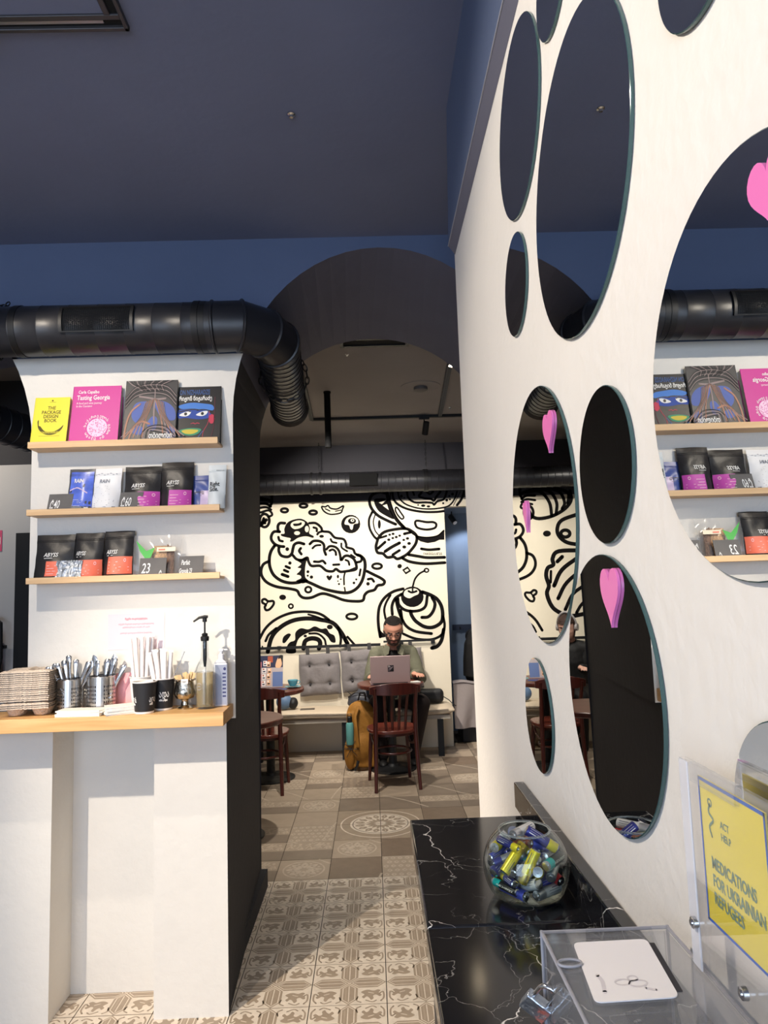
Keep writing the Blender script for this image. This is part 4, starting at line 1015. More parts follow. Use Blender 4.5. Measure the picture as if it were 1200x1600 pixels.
def abyss(label, x0, x1, top, k, lab, yfoot, seed, u=(.36, .99), v=(.08, .42), lean=0.03, tx=.28):
    o, face, w_, h = pouch('coffee_bag', label, 'coffee bag', x0, x1, top, k, KRAFT, yfoot, lean, 0.034, 'black coffee bags on the ledges', seed=seed)
    lb = label_patch(o, face, 'paper_label', u[0], u[1], v[0], v[1], lab)
    pr = Print(face); du_, dv = u[1]-u[0], v[1]-v[0]
    write(pr, 'ABYSS', tx, .52, .12, 0, 1, bold=.002, sx=1.12, shear=.25); pr.line([(tx+.02,.485),(tx+.24,.49)], .010, 0, 1, smooth=False)
    for i in range(4): pr.rect(u[0]+.06*du_, v[0]+dv*(.14+.18*i), u[0]+du_*(.36+.08*(i % 2)), v[0]+dv*(.165+.18*i), 1, 2)
    for i in range(2): pr.rect(u[0]+.5*du_, v[0]+dv*(.2+.18*i), u[0]+du_*.9, v[0]+dv*(.22+.18*i), 1, 2)
    pr.ring(u[0]+.74*du_, v[0]+.78*dv, .035, .028, .012, 1, 2)
    pr.build('bag_print', [PW, LINEW], o); return o
# middle ledge
SL = mat('price_card_slate', (98, 95, 94), 0.7, var=0.08, vscale=20); CH = mat('chalk_white', (238, 238, 236), 0.7)
def card(label, x0, x1, top, k, yfoot, lines, tilt=0, m=None, lean=0.018, cat='price card', shear=.06):
    xa, xb, h, zb = stand(x0, x1, top, k, yfoot, lean)
    w_ = xb-xa; a = math.atan2(lean, h); hh = math.hypot(h, lean)
    o = thing('price_card', label, cat, ((xa+xb)/2, YW-yfoot, zb+0.0006), group='handwritten price cards on the ledges')
    o.rotation_euler = Matrix.Rotation(-a, 3, 'X').to_euler()
    sk = shear*hh
    kid(o, MB().prism([(-w_/2, 0), (w_/2, 0), (w_/2+sk, hh), (-w_/2+sk, hh)], 'Y', 0, 0.0025), 'card', m or SL)
    for t_, x, y, s_, sx in lines:
        pr = Print(lambda u, v, l: ((u-0.5)*w_+v*sk, -0.0004*(l+1), v*hh))
        write(pr, t_, x, y, s_, 0, 0, 'LEFT', .004, sx=sx, shear=.15); pr.build('chalk_writing', [CH], o)
    return o
card('slate price card chalked 40 beside the blue bag', 72, 110, 772, 1, .078, [('₾40', .08, .24, .62, .38)])
BLP = mat('foil_blue', (92, 116, 214), 0.3, var=0.35, vscale=16); GRP = mat('foil_grey_edge', (76, 78, 84), 0.4); WHP = mat('white_pouch', (232, 232, 234), 0.5, bump=0.2, bscale=20); LIL = mat('foil_lilac', (206, 186, 216), 0.35, var=0.12, vscale=18); DBL = mat('foil_dark_blue', (70, 86, 150), 0.35, var=0.2, vscale=12)
o, face, w_, h = pouch('coffee_bag', 'blue foil coffee bag with grey border and white lettering', 'coffee bag', 104, 144, 733, 1, GRP, .055, 0.03, .026, seed=2)
label_patch(o, face, 'blue_panel', .08, .98, .02, .93, BLP, 8, 8); pr = Print(face); write(pr, 'RAIN', .24, .68, .125, 0, 1, bold=.004, sx=1.35)
for i in range(6): pr.rect(.25, .28-.035*i, .25+(.42, .3, .36, .5, .33, .4)[i], .286-.035*i, 0, 1)
pr.rect(.74,.06,.88,.11,0,1); pr.line([(.1,.5),(.4,.56),(.8,.44)], .03, 1, 1); pr.build('bag_print', [PW, LIL], o)
o, face, w_, h = pouch('coffee_bag', 'white coffee bag with faint grey lettering beside the blue one', 'coffee bag', 141, 187, 732, 1, WHP, .050, 0.03, .028, seed=3)
GT = mat('print_grey', (120, 124, 136), 0.6); pr = Print(face); write(pr, 'RAIN', .28, .66, .12, 0, 1, bold=.002, sx=1.25, shear=.12); rr = random.Random(9)
for i in range(26): pr.ell(.1+.8*rr.random(), .2+.42*rr.random(), .009, .006, 0, 1, 5)
for i in range(8): pr.rect(.1+.1*i, .84+.02*(i % 3), .16+.1*i, .85+.02*(i % 3), 0, 1)
for i in range(3): pr.rect(.15, .1+.04*i, .6+.05*i, .108+.04*i, 0, 1)
pr.rect(.78,.05,.88,.11,0,1); pr.build('bag_print', [GT], o)
abyss('black coffee bag with magenta label, left of its twin on the middle ledge', 192, 250, 729, 1, LP, .048, 4, u=(.42, .99), v=(.05, .42), tx=.22)
abyss('black coffee bag with magenta label, taller right one of the middle pair', 250, 301, 722, 1, LP, .046, 5, u=(.30, .97), v=(.06, .40), tx=.20)
card('slate price card chalked 60 before the magenta-labelled bags', 184, 220, 769, 1, .082, [('₾60', .07, .24, .68, .38)])
o, face, w_, h = pouch('coffee_bag', 'blue and lilac coffee bag tucked behind the pale pouch', 'coffee bag', 300, 338, 743, 1, DBL, .030, 0.016, .012, seed=6)
label_patch(o, face, 'lilac_panel', .35, .97, .02, .55, LIL); pr = Print(face); pr.rect(.08,.5,.5,.52,0,1); pr.rect(.08,.45,.5,.47,0,1); pr.rect(.08,.4,.4,.41,0,1); pr.build('bag_print', [PD], o)
o, face, w_, h = pouch('coffee_bag', 'pale grey pouch with two words in dark letters at the ledge end', 'coffee bag', 324, 352, 726, 1, mat('pale_grey_pouch', (214, 220, 222), 0.5, bump=0.15, bscale=20), .058, 0.034, .022, seed=7)
pr = Print(face); write(pr, 'Right', .10, .50, .145, 0, 1, bold=.003, sx=1.9); write(pr, 'Side.', .10, .385, .145, 0, 1, bold=.003, sx=1.9); pr.rect(.45,.86,.9,.87,0,1); pr.build('bag_print', [BKC], o)
# lowest ledge
abyss('black coffee bag with coral label, leftmost on the lowest ledge', 52, 113, 836, 2, LO, .052, 8, u=(.36, .99), v=(.10, .42), tx=.26)
abyss('black coffee bag with coral label, middle of the lowest three', 113, 159, 833, 2, LO, .048, 9, u=(.22, 1.0), v=(.06, .42), tx=.08)
abyss('black coffee bag with coral label, right of the lowest three', 160, 207, 830, 2, LO, .046, 10, u=(.20, .98), v=(.10, .46), tx=.12)
FOILM = mat('crumpled_foil', (150, 156, 164), 0.25, 0.6, bump=1.0, bscale=50, var=0.45, vscale=60)
card('crinkled foil price tag chalked 70 before the coral-labelled bags', 84, 125, 876, 2, .084, [('₾', .02, .06, .52, .42), ('70', .34, .16, .80, .42)], m=FOILM, shear=.03)
GLS = thin_glass('clear_cellophane', (.97, .97, .97), 1.5, .08, .06)
xa, xb, h, zb = stand(207, 280, 836, 2, .052, .03); W_ = xb-xa
o = thing('granola_bag', 'clear cellophane bag of granola with green clip beside price card 23', 'snack bag', ((xa+xb)/2, YW-.052, zb+.0006))
rr = random.Random(4)
def cel(u, v, s_):
    b_ = .030*(1-v)**.8*(1-abs(2*u-1)**2.4); n_ = .004*math.sin(13*u+9*v+s_)*min(1, 4*v)
    return Vector(((u-.5)*W_*(1+.05*v), .03*v+s_*b_+n_, h*v))
mb = MB(); mb.grid(lambda u, v: cel(u, v, -1), 14, 12); mb.grid(lambda u, v: cel(u, v, .5), 14, 12); kid(o, mb, 'cellophane', GLS, smooth=60)
GRAN = mat('granola', (206, 164, 120), 0.8, bump=0.8, bscale=120, var=0.35, vscale=90); DGR = mat('granola_dark', (130, 96, 72), 0.8, bump=0.8, bscale=120, var=0.3, vscale=90)
mb = MB()
mb.grid(lambda u, v: Vector((-.02+.062*u*1.0, .022*v-.018*math.sin(PI*u)*(1-v*.7), h*.74*v)), 8, 8)
kid(o, mb, 'granola_heap', GRAN, smooth=60)
kid(o, MB().grid(lambda u, v: Vector((.038+.03*u, .022*v-.014*math.sin(PI*u)*(1-v*.6), h*(.78-.1*u)*v)), 6, 8), 'granola_heap', DGR, smooth=60)
kid(o, MB().grid(lambda u, v: Vector((-.066+.045*u, .022*v-.012*math.sin(PI*u), h*.45*v)), 6, 6), 'granola_heap', mat('seed_mix', (196, 206, 196), 0.8, var=0.5, vscale=120), smooth=60)
GRN = mat('green_leaf_print', (66, 176, 70), 0.5)
pr = Print(lambda u, v, l: ((u-.5)*W_, -.020+.03*v-.002*l, h*v)); pr.fill([(.06,.88),(.30,.62),(.48,.70),(.38,.42),(.56,.22),(.40,.20),(.28,.44),(.16,.62)], 0, 0, False); pr.rect(.52,.60,.92,.70,1,0); pr.rect(.56,.63,.7,.66,2,1); pr.build('wrapper_print', [GRN, mat('print_cream', (240, 226, 200), .6), LO], o)
card('slate price card chalked 23 before the granola bag', 216, 258, 872, 2, .086, [('23', .08, .24, .72, .46), ('₾', .74, .10, .36, .42)], shear=.02)
card('small slate card with chalk handwriting at the right end of the lowest ledge', 277, 316, 869, 2, .070, [('Parfait', .10, .58, .34, .40), ('Granola 23', .04, .18, .32, .36)], shear=.05)
# paper notice on the wall
pa, pb = atY(169, 960, YW-.001), atY(257, 1013, YW-.001)
o = thing('paper_notice', 'white paper notice with red lines of text taped to the pillar', 'notice', ((pa.x+pb.x)/2, YW-.0012, pb.z))
W_, H_ = pb.x-pa.x, pa.z-pb.z
kid(o, MB().box((-W_/2, 0, 0), (W_/2, .0008, H_)), 'sheet', mat('notice_paper', (226, 208, 214), .8))
RD = mat('red_ink', (222, 78, 100), .7); RD2 = mat('pale_red_ink', (236, 150, 164), .7)
pr = Print(lambda u, v, l: ((u-.5)*W_, -.0004*(l+1), v*H_)); write(pr, 'ჩვენი თავისუფლება', .5, .83, .072, 0, 0, 'CENTER', .001, sx=.52)
for i, (y, t_) in enumerate(((.69, 'თქვენი ნივთები დატოვეთ უყურადღებოდ'), (.60, 'ადმინისტრაცია პასუხს არ აგებს'), (.44, 'გთხოვთ გაითვალისწინოთ მადლობა'))): write(pr, t_, .5, y, .058, 1, 0, 'CENTER', .0005, sx=.50)
pr.build('printed_lines', [RD, RD2], o)
# ------------------------------------------------------------------ oak counter shelf along the pillar
OAKC = wood('oak_counter', (206, 156, 96), (228, 184, 126), 0.42, 'X')
YFC = YW-0.20
zt = 1.157; zb = 1.107
xr = atY(349, 1120, YFC).x
o = thing('oak_counter', 'long oak counter shelf with a cut corner crossing the white pillar', 'counter', (-1.1, YW, zt))
xr2 = -0.566
prof = [(-2.6+1.1, -0.20), (xr+1.1, -0.20), (xr2+1.1+0.004, -0.075), (xr2+1.1+0.004, -0.0005), (-2.6+1.1, -0.0005)]
kid(o, MB().prism(prof, 'Z', zb-zt, 0), 'counter_top', OAKC, bevel=0.0015)
ZC = zt
def on_counter(px, py):
    p = atZ(px, py, ZC); return p
STEEL = mat('brushed_steel', (196, 192, 188), 0.28, 1.0); STEEL2 = mat('polished_steel', (206, 206, 208), 0.14, 1.0)
# ------------------------------------------------------------------ pulp cup carriers, stacked
PULP = mat('grey_pulp', (206, 190, 174), 0.9, bump=0.8, bscale=90, var=0.06, vscale=40)
def carrier_mesh():
    """two-cup moulded pulp tray, nests in a stack"""
    mb = MB(); W, D, H = 0.090, 0.072, 0.036
    def top(u, v):
        x, y = (u-0.5)*2*W, (v-0.5)*2*D
        d1 = math.hypot((x-0.046)/0.037, y/0.052); d2 = math.hypot((x+0.046)/0.037, y/0.052); d = min(d1, d2)
        z = -H*max(0, min(1, (1.12-d)/0.38))
        e = max(abs(x)/W, abs(y)/D); z -= 0.006*max(0, (e-0.86)/0.14)
        if abs(x) < 0.010: z += 0.004*(1-abs(x)/0.010)-0.010*max(0, abs(y)/D-0.7)
        return Vector((x, y, z+0.0005*math.sin(70*x+50*y)))
    n, m = 31, 23
    mb.grid(top, n, m); mb.grid(lambda u, v: top(u, v)-Vector((0, 0, 0.0026)), n, m)
    for j in (0, m-1):
        for i in range(n-1): mb.f.append((j*n+i, j*n+i+1, n*m+j*n+i+1, n*m+j*n+i)); mb.m.append(0)
    for i in (0, n-1):
        for j in range(m-1): mb.f.append((j*n+i, (j+1)*n+i, n*m+(j+1)*n+i, n*m+j*n+i)); mb.m.append(0)
    return mb.mesh('cup_carrier', PULP, 50)
CM = carrier_mesh()
NCAR = 18
zs = [ZC+0.0392]
for k in range(NCAR): zs.append(zs[-1]+(0.0074 if k != 2 else 0.014))
rr = random.Random(2)
cx = atY(47, 1085, YW-0.10).x
for k in range(NCAR):
    o = link_mesh('cup_carrier', CM, None, (cx+rr.uniform(-.0015, .0015), YW-0.098+rr.uniform(-.002, .002), zs[k]), (0, 0, 0.10+rr.uniform(-.02, .02)))
    lab = 'grey pulp cup carrier within the stack at the left end of oak counter'
    lab = 'grey pulp cup carrier, '+ORD[NCAR-1-k]+' from the top of the stack on oak counter'
    if k == NCAR-1: lab = 'grey pulp cup carrier on top of the stack at the oak counter'
    if k == 0: lab = 'grey pulp cup carrier at the very bottom of the stack'
    tag(o, lab, 'cup carrier', 'stacked pulp cup carriers')
# ------------------------------------------------------------------ perforated cutlery caddies with cutlery
def caddy(px0, px1, pytop, pyfoot, label, y):
    a, b = atY(px0, pyfoot, y), atY(px1, pyfoot, y); r = (b.x-a.x)/2; cx = (a.x+b.x)/2; h = atY((px0+px1)/2, pytop, y).z-ZC
    o = thing('cutlery_caddy', label, 'caddy', (cx, y, ZC+0.0008), group='steel cutlery caddies on the oak counter')
    mb = MB(); n = 40; nz = 9
    def P(i, z, rr_=r): return (rr_*math.cos(2*PI*i/n), rr_*math.sin(2*PI*i/n), z)
    for j in range(nz):
        z0, z1 = h*j/nz, h*(j+1)/nz
        for i in range(n):
            hole = 1 <= j <= nz-3 and (i % 10) not in (0, 1, 2)
            if not hole: mb.add([P(i, z0), P(i+1, z0), P(i+1, z1), P(i, z1)], [(0, 1, 2, 3)]); continue
            m_ = [(i+.24, z0+(z1-z0)*.26), (i+.76, z0+(z1-z0)*.26), (i+.76, z0+(z1-z0)*.74), (i+.24, z0+(z1-z0)*.74)]
            O = [(i, z0), (i+1, z0), (i+1, z1), (i, z1)]
            mb.add([P(*q) for q in O]+[P(*q) for q in m_], [(0, 1, 5, 4), (1, 2, 6, 5), (2, 3, 7, 6), (3, 0, 4, 7)])
    kid(o, mb, 'perforated_wall', STEEL, smooth=60)
    kid(o, MB().tube([(r*math.cos(2*PI*i/n), r*math.sin(2*PI*i/n), h) for i in range(n)], 0.0016, 6, closed=True), 'rim', STEEL2)
    kid(o, MB().lathe([(r-0.001, 0.0), (r-0.001, 0.002)], n=n), 'caddy_floor', STEEL)
    return o, cx, r, h
def cutlery_mesh(kind):
    mb = MB(); L = 0.20
    if kind == 'knife':      # handle up
        mb.tube([(0, 0, 0.01), (0, 0, 0.10), (0, 0, 0.13), (0, 0, 0.17), (0, 0, 0.195), (0, 0, 0.20)], [0.006, 0.007, 0.005, 0.0075, 0.0085, 0.004], 10, flat=0.45)
    elif kind == 'blade':
        mb.tube([(0, 0, 0.01), (0, 0, 0.09), (0.001, 0, 0.12), (0.002, 0, 0.17), (0.0005, 0, 0.195), (-0.002, 0, 0.205)], [0.005, 0.006, 0.0085, 0.010, 0.007, 0.0015], 10, flat=0.16)
    elif kind == 'spoon':    # handle up
        mb.tube([(0, 0, 0.0), (0, 0.003, 0.02), (0, 0.001, 0.05), (0, 0, 0.08), (0, -0.001, 0.12), (0, 0, 0.165), (0, 0.002, 0.185), (0, 0.003, 0.19)], [0.006, 0.016, 0.010, 0.0035, 0.004, 0.0075, 0.008, 0.004], 12, flat=0.30)
    else:                    # fork, handle up
        mb.tube([(0, 0, 0.05), (0, 0.002, 0.075), (0, 0, 0.12), (0, 0, 0.165), (0, 0.002, 0.18), (0, 0.003, 0.186)], [0.010, 0.004, 0.004, 0.007, 0.0075, 0.004], 12, flat=0.32)
        for i in range(4): mb.tube([(-0.0085+0.0057*i, 0.001, 0.0), (-0.0085+0.0057*i, 0, 0.05)], [0.001, 0.0017], 6)
    mb.v = [(v[0]*1.35, v[1]*1.3, v[2]*1.02) for v in mb.v]
    return mb.mesh('cutlery_'+kind, STEEL2, 50)
CUT = {k: cutlery_mesh(k) for k in ('knife', 'blade', 'spoon', 'fork')}
yc = YW-0.062
c1 = caddy(90, 128, 1061, 1099, 'left brushed steel perforated caddy full of cutlery', yc)
c2 = caddy(137, 180, 1056, 1098, 'right brushed steel perforated caddy full of cutlery', yc)
SEEN = {'knife': 'steel table knife standing handle up', 'blade': 'steel knife standing blade up', 'spoon': 'steel spoon standing handle up', 'fork': 'steel fork standing handle up'}
def fill_caddy(c, spec, where, h0):
    o, cx, r, h = c
    cnt = {}
    for k, dx, dy, lean_x, lean_y, lift in sorted(spec, key=lambda q: q[1]*.05+q[3]):
        n_ = cnt[k] = cnt.get(k, -1)+1; total = sum(1 for q in spec if q[0] == k)
        tag(link_mesh(k if k != 'blade' else 'knife', CUT[k], None, (cx+dx*r, yc+dy*r, ZC+0.004+lift), (lean_y, lean_x, 0.6*dx)), SEEN[k]+' in the '+where+' caddy'+(', '+ORD[n_]+' from the left' if total > 1 else ''), 'knife' if k == 'blade' else k, 'cutlery in the '+where+' steel caddy')
fill_caddy(c1, [('spoon', .1, .1, -.52, .02, 0.0), ('fork', .2, -.2, -.46, -.04, 0.0), ('spoon', .12, .3, -.38, .02, 0), ('fork', .16, -.1, -.30, .0, 0), ('spoon', 0.0, -.2, -.12, 0, 0), ('knife', -.02, .2, -.05, 0, .006), ('fork', .25, -.3, -.14, .02, 0), ('spoon', .4, 0, .02, .02, 0), ('knife', -.15, 0, .42, 0, -0.002), ('blade', -.2, .25, .48, 0.02, 0)], 'left', 0)
fill_caddy(c2, [('blade', -.2, 0, -.10, 0, 0), ('knife', -.35, .3, -.06, .05, -.004), ('spoon', -.3, -.3, .02, 0, -.006), ('fork', -.1, .2, .10, 0, -.006), ('spoon', .05, -.2, .12, 0, 0), ('fork', .15, .1, .05, .03, -.004), ('spoon', 0, .3, .2, 0, 0), ('blade', .1, .2, .20, 0, .004), ('knife', .0, -.1, .27, 0, 0), ('fork', .1, 0, .46, 0.02, -.003), ('blade', -.1, .1, .25, .04, -.006)], 'right', 0)
# ------------------------------------------------------------------ pink card behind
PKC = mat('pink_card', (244, 172, 176), .7)
pa, pb = atY(176, 1095, YW-.018), atY(212, 1100, YW-.018); zt_ = atY(195, 1052, YW-.018).z
tag(MB().prism([(pa.x, ZC+.0006), (pb.x, ZC+.0006), (pb.x, zt_+.003), (pa.x, zt_)], 'Y', YW-.019, YW-.0165).build('pink_card', PKC), 'pink cardboard sheet leaning behind the straws and right caddy', 'card')
# ------------------------------------------------------------------ napkins
NAP = mat('napkin_white', (240, 236, 228), .85, bump=.3, bscale=80); NAPK = mat('napkin_kraft', (206, 170, 132), .85)
def napkin_pile(px0, px1, py, n, th, rot, y, label, grp, kraft=False):
    a, b = atY(px0, py, y), atY(px1, py, y); w_ = b.x-a.x; cx = (a.x+b.x)/2
    r_ = random.Random(n)
    mb = MB(); mb.box((-w_/2, -.037, 0), (w_/2, .037, th*.92))
    me = mb.mesh('napkin', NAP, 0)
    for k in range(n):
        o = link_mesh('napkin', me, None, (cx+r_.uniform(-.004, .004), y+.042+r_.uniform(-.003, .003), ZC+.0006+k*th), (0, 0, rot+r_.uniform(-.06, .06)))
        lb = label[1] if k == n-1 else label[0]+', '+ORD[n-1-k]+' from the top'
        tag(o, lb, 'napkin', grp)
napkin_pile(86, 157, 1116, 4, .0055, -.04, YW-.196, ('white folded napkin within the flat left pile', 'white folded napkin on top of the flat left pile'), 'left pile of napkins')
napkin_pile(158, 203, 1116, 6, .0052, .42, YW-.192, ('white folded napkin within the skewed right pile', 'white folded napkin on top of the skewed right pile'), 'right pile of napkins')
# ------------------------------------------------------------------ paper cups
CUPK = mat('cup_black', (36, 35, 37), .6); CUPW = mat('cup_white', (238, 232, 226), .6)
def paper_cup(px0, px1, pyt, pyb, y, label, black=True, writing=(), h=None):
    a, b = atY(px0, pyt, y), atY(px1, pyt, y); r = (b.x-a.x)/2; cx = (a.x+b.x)/2; hh = atY((px0+px1)/2, pyt, y).z-ZC-.0006 if h is None else h
    o = thing('paper_cup', label, 'cup', (cx, y, ZC+.0006), group='paper cups on the oak counter'); rb = r*.76
    kid(o, MB().lathe([(rb, .001), (rb+(r-rb)*.02, .004), (r-.0012, hh-.004)], n=32, cap=False).lathe([(rb-.001, .006), (0, .006)], n=32, cap=False), 'cup_wall', CUPK if black else CUPW, smooth=60)
    kid(o, MB().lathe([(rb-.001, .006), (r-.0025, hh-.003)], n=32, cap=False), 'cup_lining', CUPW, smooth=60)
    kid(o, MB().tube([((r-.001)*math.cos(2*PI*i/32), (r-.001)*math.sin(2*PI*i/32), hh-.002) for i in range(32)], .0022, 8, closed=True), 'rolled_rim', CUPW)
    kid(o, MB().lathe([(rb+.0004, 0), (rb+.0008, .007)], n=32, cap=False), 'base_band', CUPW, smooth=60)
    if writing:
        def fn(u, v, l):
            rr_ = rb+(r-rb)*(v*hh)/hh+.0004+.0002*l; a_ = -PI/2+u; return (rr_*math.cos(a_), rr_*math.sin(a_), v*hh)
        pr = Print(fn)
        for t_, u, v, s_, sx in writing: write(pr, t_, u, v, s_, 0, 0, 'LEFT', .006, sx=sx)
        pr.build('cup_print', [PW], o)
    return o, cx, r, hh
paper_cup(207, 245, 1064, 1112, YW-.150, 'black paper cup with white rim standing nearest the counter edge', True, [('ადá', -1.25, .36, .26, 1.5), ('ადა', .72, .36, .26, 1.5), ('coffee', -1.05, .27, .09, 1.6), ('coffee', .8, .27, .09, 1.6)])
cB = paper_cup(238, 273, 1059, 1098, YW-.086, 'black paper cup with three white letters holding wrapped straws', True, [('ადა', -.18, .42, .30, 1.75), ('coffee project', -.18, .30, .09, 1.7)])
cS = paper_cup(203, 239, 1056, 1100, YW-.052, 'white paper cup half hidden behind, holding tall wrapped straws', False)
STRAW = mat('straw_paper', (240, 234, 232), .8)
def straws(c, spec, y, lab, grp):
    o, cx, r, h = c
    for i_, (dx, dy, lx, ly, L, rad) in enumerate(sorted(spec, key=lambda q: q[0]+q[2])):
        a = Vector((cx+dx*r, y+dy*r, ZC+.012)); d = Vector((math.sin(lx), math.sin(ly), 1)).normalized(); side = d.cross(Vector((0, 1, 0))).normalized()
        mb = MB().tube([a-a, d*(L-.012), d*(L-.008)], [rad, rad, rad*.75], 10)
        mb.add([d*(L-.008)-side*rad*.9, d*(L-.008)+side*rad*.9, d*L+side*rad*1.25, d*L-side*rad*1.25], [(0, 1, 2, 3)])
        tag(mb.build('straw', STRAW, None, 50, loc=a), lab+', '+ORD[i_]+' from the left', 'straw', grp)
straws(cS, [(-.40, -.1, -.10, .0, .267, .0072), (-.30, .2, -.06, .05, .267, .0072), (-.12, -.25, -.05, -.02, .272, .0072), (-.02, .15, -.02, .02, .274, .0072), (.12, -.2, .0, 0, .272, .0072), (.22, .2, .03, .02, .274, .0072), (.34, 0, .05, -.02, .270, .0072), (.42, .25, .08, 0, .270, .0066)], YW-.052, 'long white paper-wrapped straw in the rear white cup', 'tall wrapped straws')
straws(cB, [(-.35, -.1, -.20, 0, .208, .0085), (-.30, .2, -.13, .02, .216, .0085), (-.15, -.2, -.10, 0, .213, .0085), (.0, .1, -.03, 0, .218, .0085), (.10, -.1, .01, 0, .214, .0085), (.25, .2, .07, .02, .210, .0085)], YW-.086, 'shorter white paper-wrapped straw in the lettered black cup', 'short wrapped straws')
# thin steel spoon leaning out
a = on_counter(262, 1085); e = atY(288, 1019, YW-.07)
# ------------------------------------------------------------------ silver goblet with sugar sticks
SILV = mat('antique_silver', (190, 182, 168), .12, 1.0, bump=.3, bscale=60)
y = YW-.085; a, b = atY(272, 1080, y), atY(306, 1080, y); r = (b.x-a.x)/2; cx = (a.x+b.x)/2; h = atY(289, 1061, y).z-ZC
o = thing('silver_goblet', 'tarnished silver footed bowl holding wooden stirrers', 'bowl', (cx, y, ZC+.0006))
kid(o, MB().lathe([(r*.72, 0), (r*.74, .004), (r*.6, .009), (r*.36, .014), (r*.34, .022)], n=28), 'foot', SILV)
kid(o, MB().lathe([(r*.34, .022), (r*.30, .028), (r*.34, .033)], n=28, cap=False), 'stem', SILV)
kid(o, MB().lathe([(r*.34, .033), (r*.80, .040), (r, .055), (r*.98, .068), (r*.80, h-.008), (r*.92, h), (r*.86, h), (r*.76, h-.008), (r*.9, .066), (r*.3, .040)], n=28, cap=False), 'bowl', SILV)
mb = MB()
for i in range(18): mb.ball((r*.90*math.cos(2*PI*i/18), r*.90*math.sin(2*PI*i/18), h-.002), .0045, 8, 6)
kid(o, mb, 'beaded_rim', SILV)
kid(o, MB().box((-.004, -r*.99, h-.014), (.022, -r*.94, h+.004)), 'paper_tag', CUPW)
pr = Print(lambda u, v, l: (-.004+.026*u, -r*.99-.0004, h-.014+.018*v)); write(pr, 'sugar', .08, .35, .42, 0, 0, bold=.004, sx=.8); pr.build('tag_writing', [BKC], o)
WST = wood('birch_stick', (216, 180, 128), (232, 200, 150), .7, 'Z'); rr = random.Random(8)
for i in range(11):
    t_ = i/10; x0, y0 = cx+(t_-.5)*r*.9, y+rr.uniform(-.3, .3)*r; lx = -.45+.75*t_+rr.uniform(-.08, .08)
    mb = MB().box((-.005, -.0008, 0), (.005, .0008, .052+rr.uniform(-.006, .006)))
    ob = mb.build('wooden_stirrer', WST, None, 0, loc=(x0, y0, ZC+h-.030)); ob.rotation_euler = (rr.uniform(-.2, .2), lx, rr.uniform(-.4, .4))
    tag(ob, 'flat wooden stirrer in the silver footed bowl, '+ORD[i]+' from the left', 'stirrer', 'wooden stirrers in the silver bowl')
q0 = atY(274, 1052, YW-.07); q1 = atY(288, 1019, YW-.07); bz = Vector((q0.x-(q1.x-q0.x)*.55, YW-.07, q0.z-(q1.z-q0.z)*.55))
tag(MB().tube([(0, 0, 0), q1-bz], .0016, 8).tube([q1-bz, (q1-bz)*1.02], .0024, 8).build('long_spoon', STEEL2, None, 50, loc=bz), 'thin steel stirring rod leaning behind the silver bowl', 'spoon')
# ------------------------------------------------------------------ syrup bottle with black pump
CLEAR = thin_glass('clear_glass', (.96, .97, .97), 1.45); LIQ = mat('pale_syrup', (236, 214, 170), .05, trans=.75, ior=1.33)
y = YW-.098; a, b = atY(306, 1090, y), atY(335, 1090, y); r = (b.x-a.x)/2; cx = (a.x+b.x)/2
Z_ = lambda py: atY(320, py, y).z-ZC
o = thing('syrup_bottle', 'clear glass syrup bottle with tall black pump', 'bottle', (cx, y, ZC+.0006))
zs_ = Z_(1040); zn = Z_(1000)
kid(o, MB().lathe([(r*.9, 0), (r, .004), (r, zs_-.012), (r*.8, zs_+.008), (r*.42, zs_+.03), (r*.36, zn), (r*.30, zn), (r*.36, zs_+.03), (r*.74, zs_+.006), (r*.93, zs_-.014), (r*.93, .008), (0, .007)], n=32, cap=False).lathe([(0, 0), (r*.9, 0)], n=32, cap=False), 'bottle_glass', CLEAR, smooth=60)
kid(o, MB().lathe([(r*.91, .009), (r*.91, Z_(1050))], n=32), 'syrup', LIQ, smooth=60)
kid(o, MB().tube([(0, 0, .015), (0, 0, Z_(1042))], .0035, 8), 'dip_tube', CUPW)
kid(o, MB().lathe([(.004, Z_(1042)), (.006, Z_(1036)), (.0075, Z_(1030)), (.0075, zn+.002)], n=14), 'pump_cylinder', BLACK)
kid(o, MB().lathe([(r*.42, zn-.004), (r*.46, zn+.004), (r*.46, zn+.012), (r*.3, zn+.016), (r*.34, zn+.022), (r*.22, zn+.026)], n=18), 'pump_collar', BLACK)
kid(o, MB().cyl((0, 0, zn+.02), (0, 0, Z_(970)), .0035, 10), 'pump_stem', BLACK)
kid(o, MB().tube([(.012, 0, Z_(964)), (0, 0, Z_(964)), (-.02, -.003, Z_(965)), (-.042, -.006, Z_(971))], [.0055, .0068, .005, .0035], 10).cyl((0, 0, Z_(972)), (0, 0, Z_(966)), .0085, 14), 'pump_head', BLACK)
def fn(u, v, l): a_ = -PI/2-.45+u; return (r*1.004*math.cos(a_), r*1.004*math.sin(a_), .03+v)
pr = Print(fn); pr.ring(0, .055, .32, .012, .0016, 0, 0, 18); pr.rect(-.2,.054,.2,.056,0,0); pr.build('faint_label', [mat('label_grey', (176, 176, 190), .6)], o)
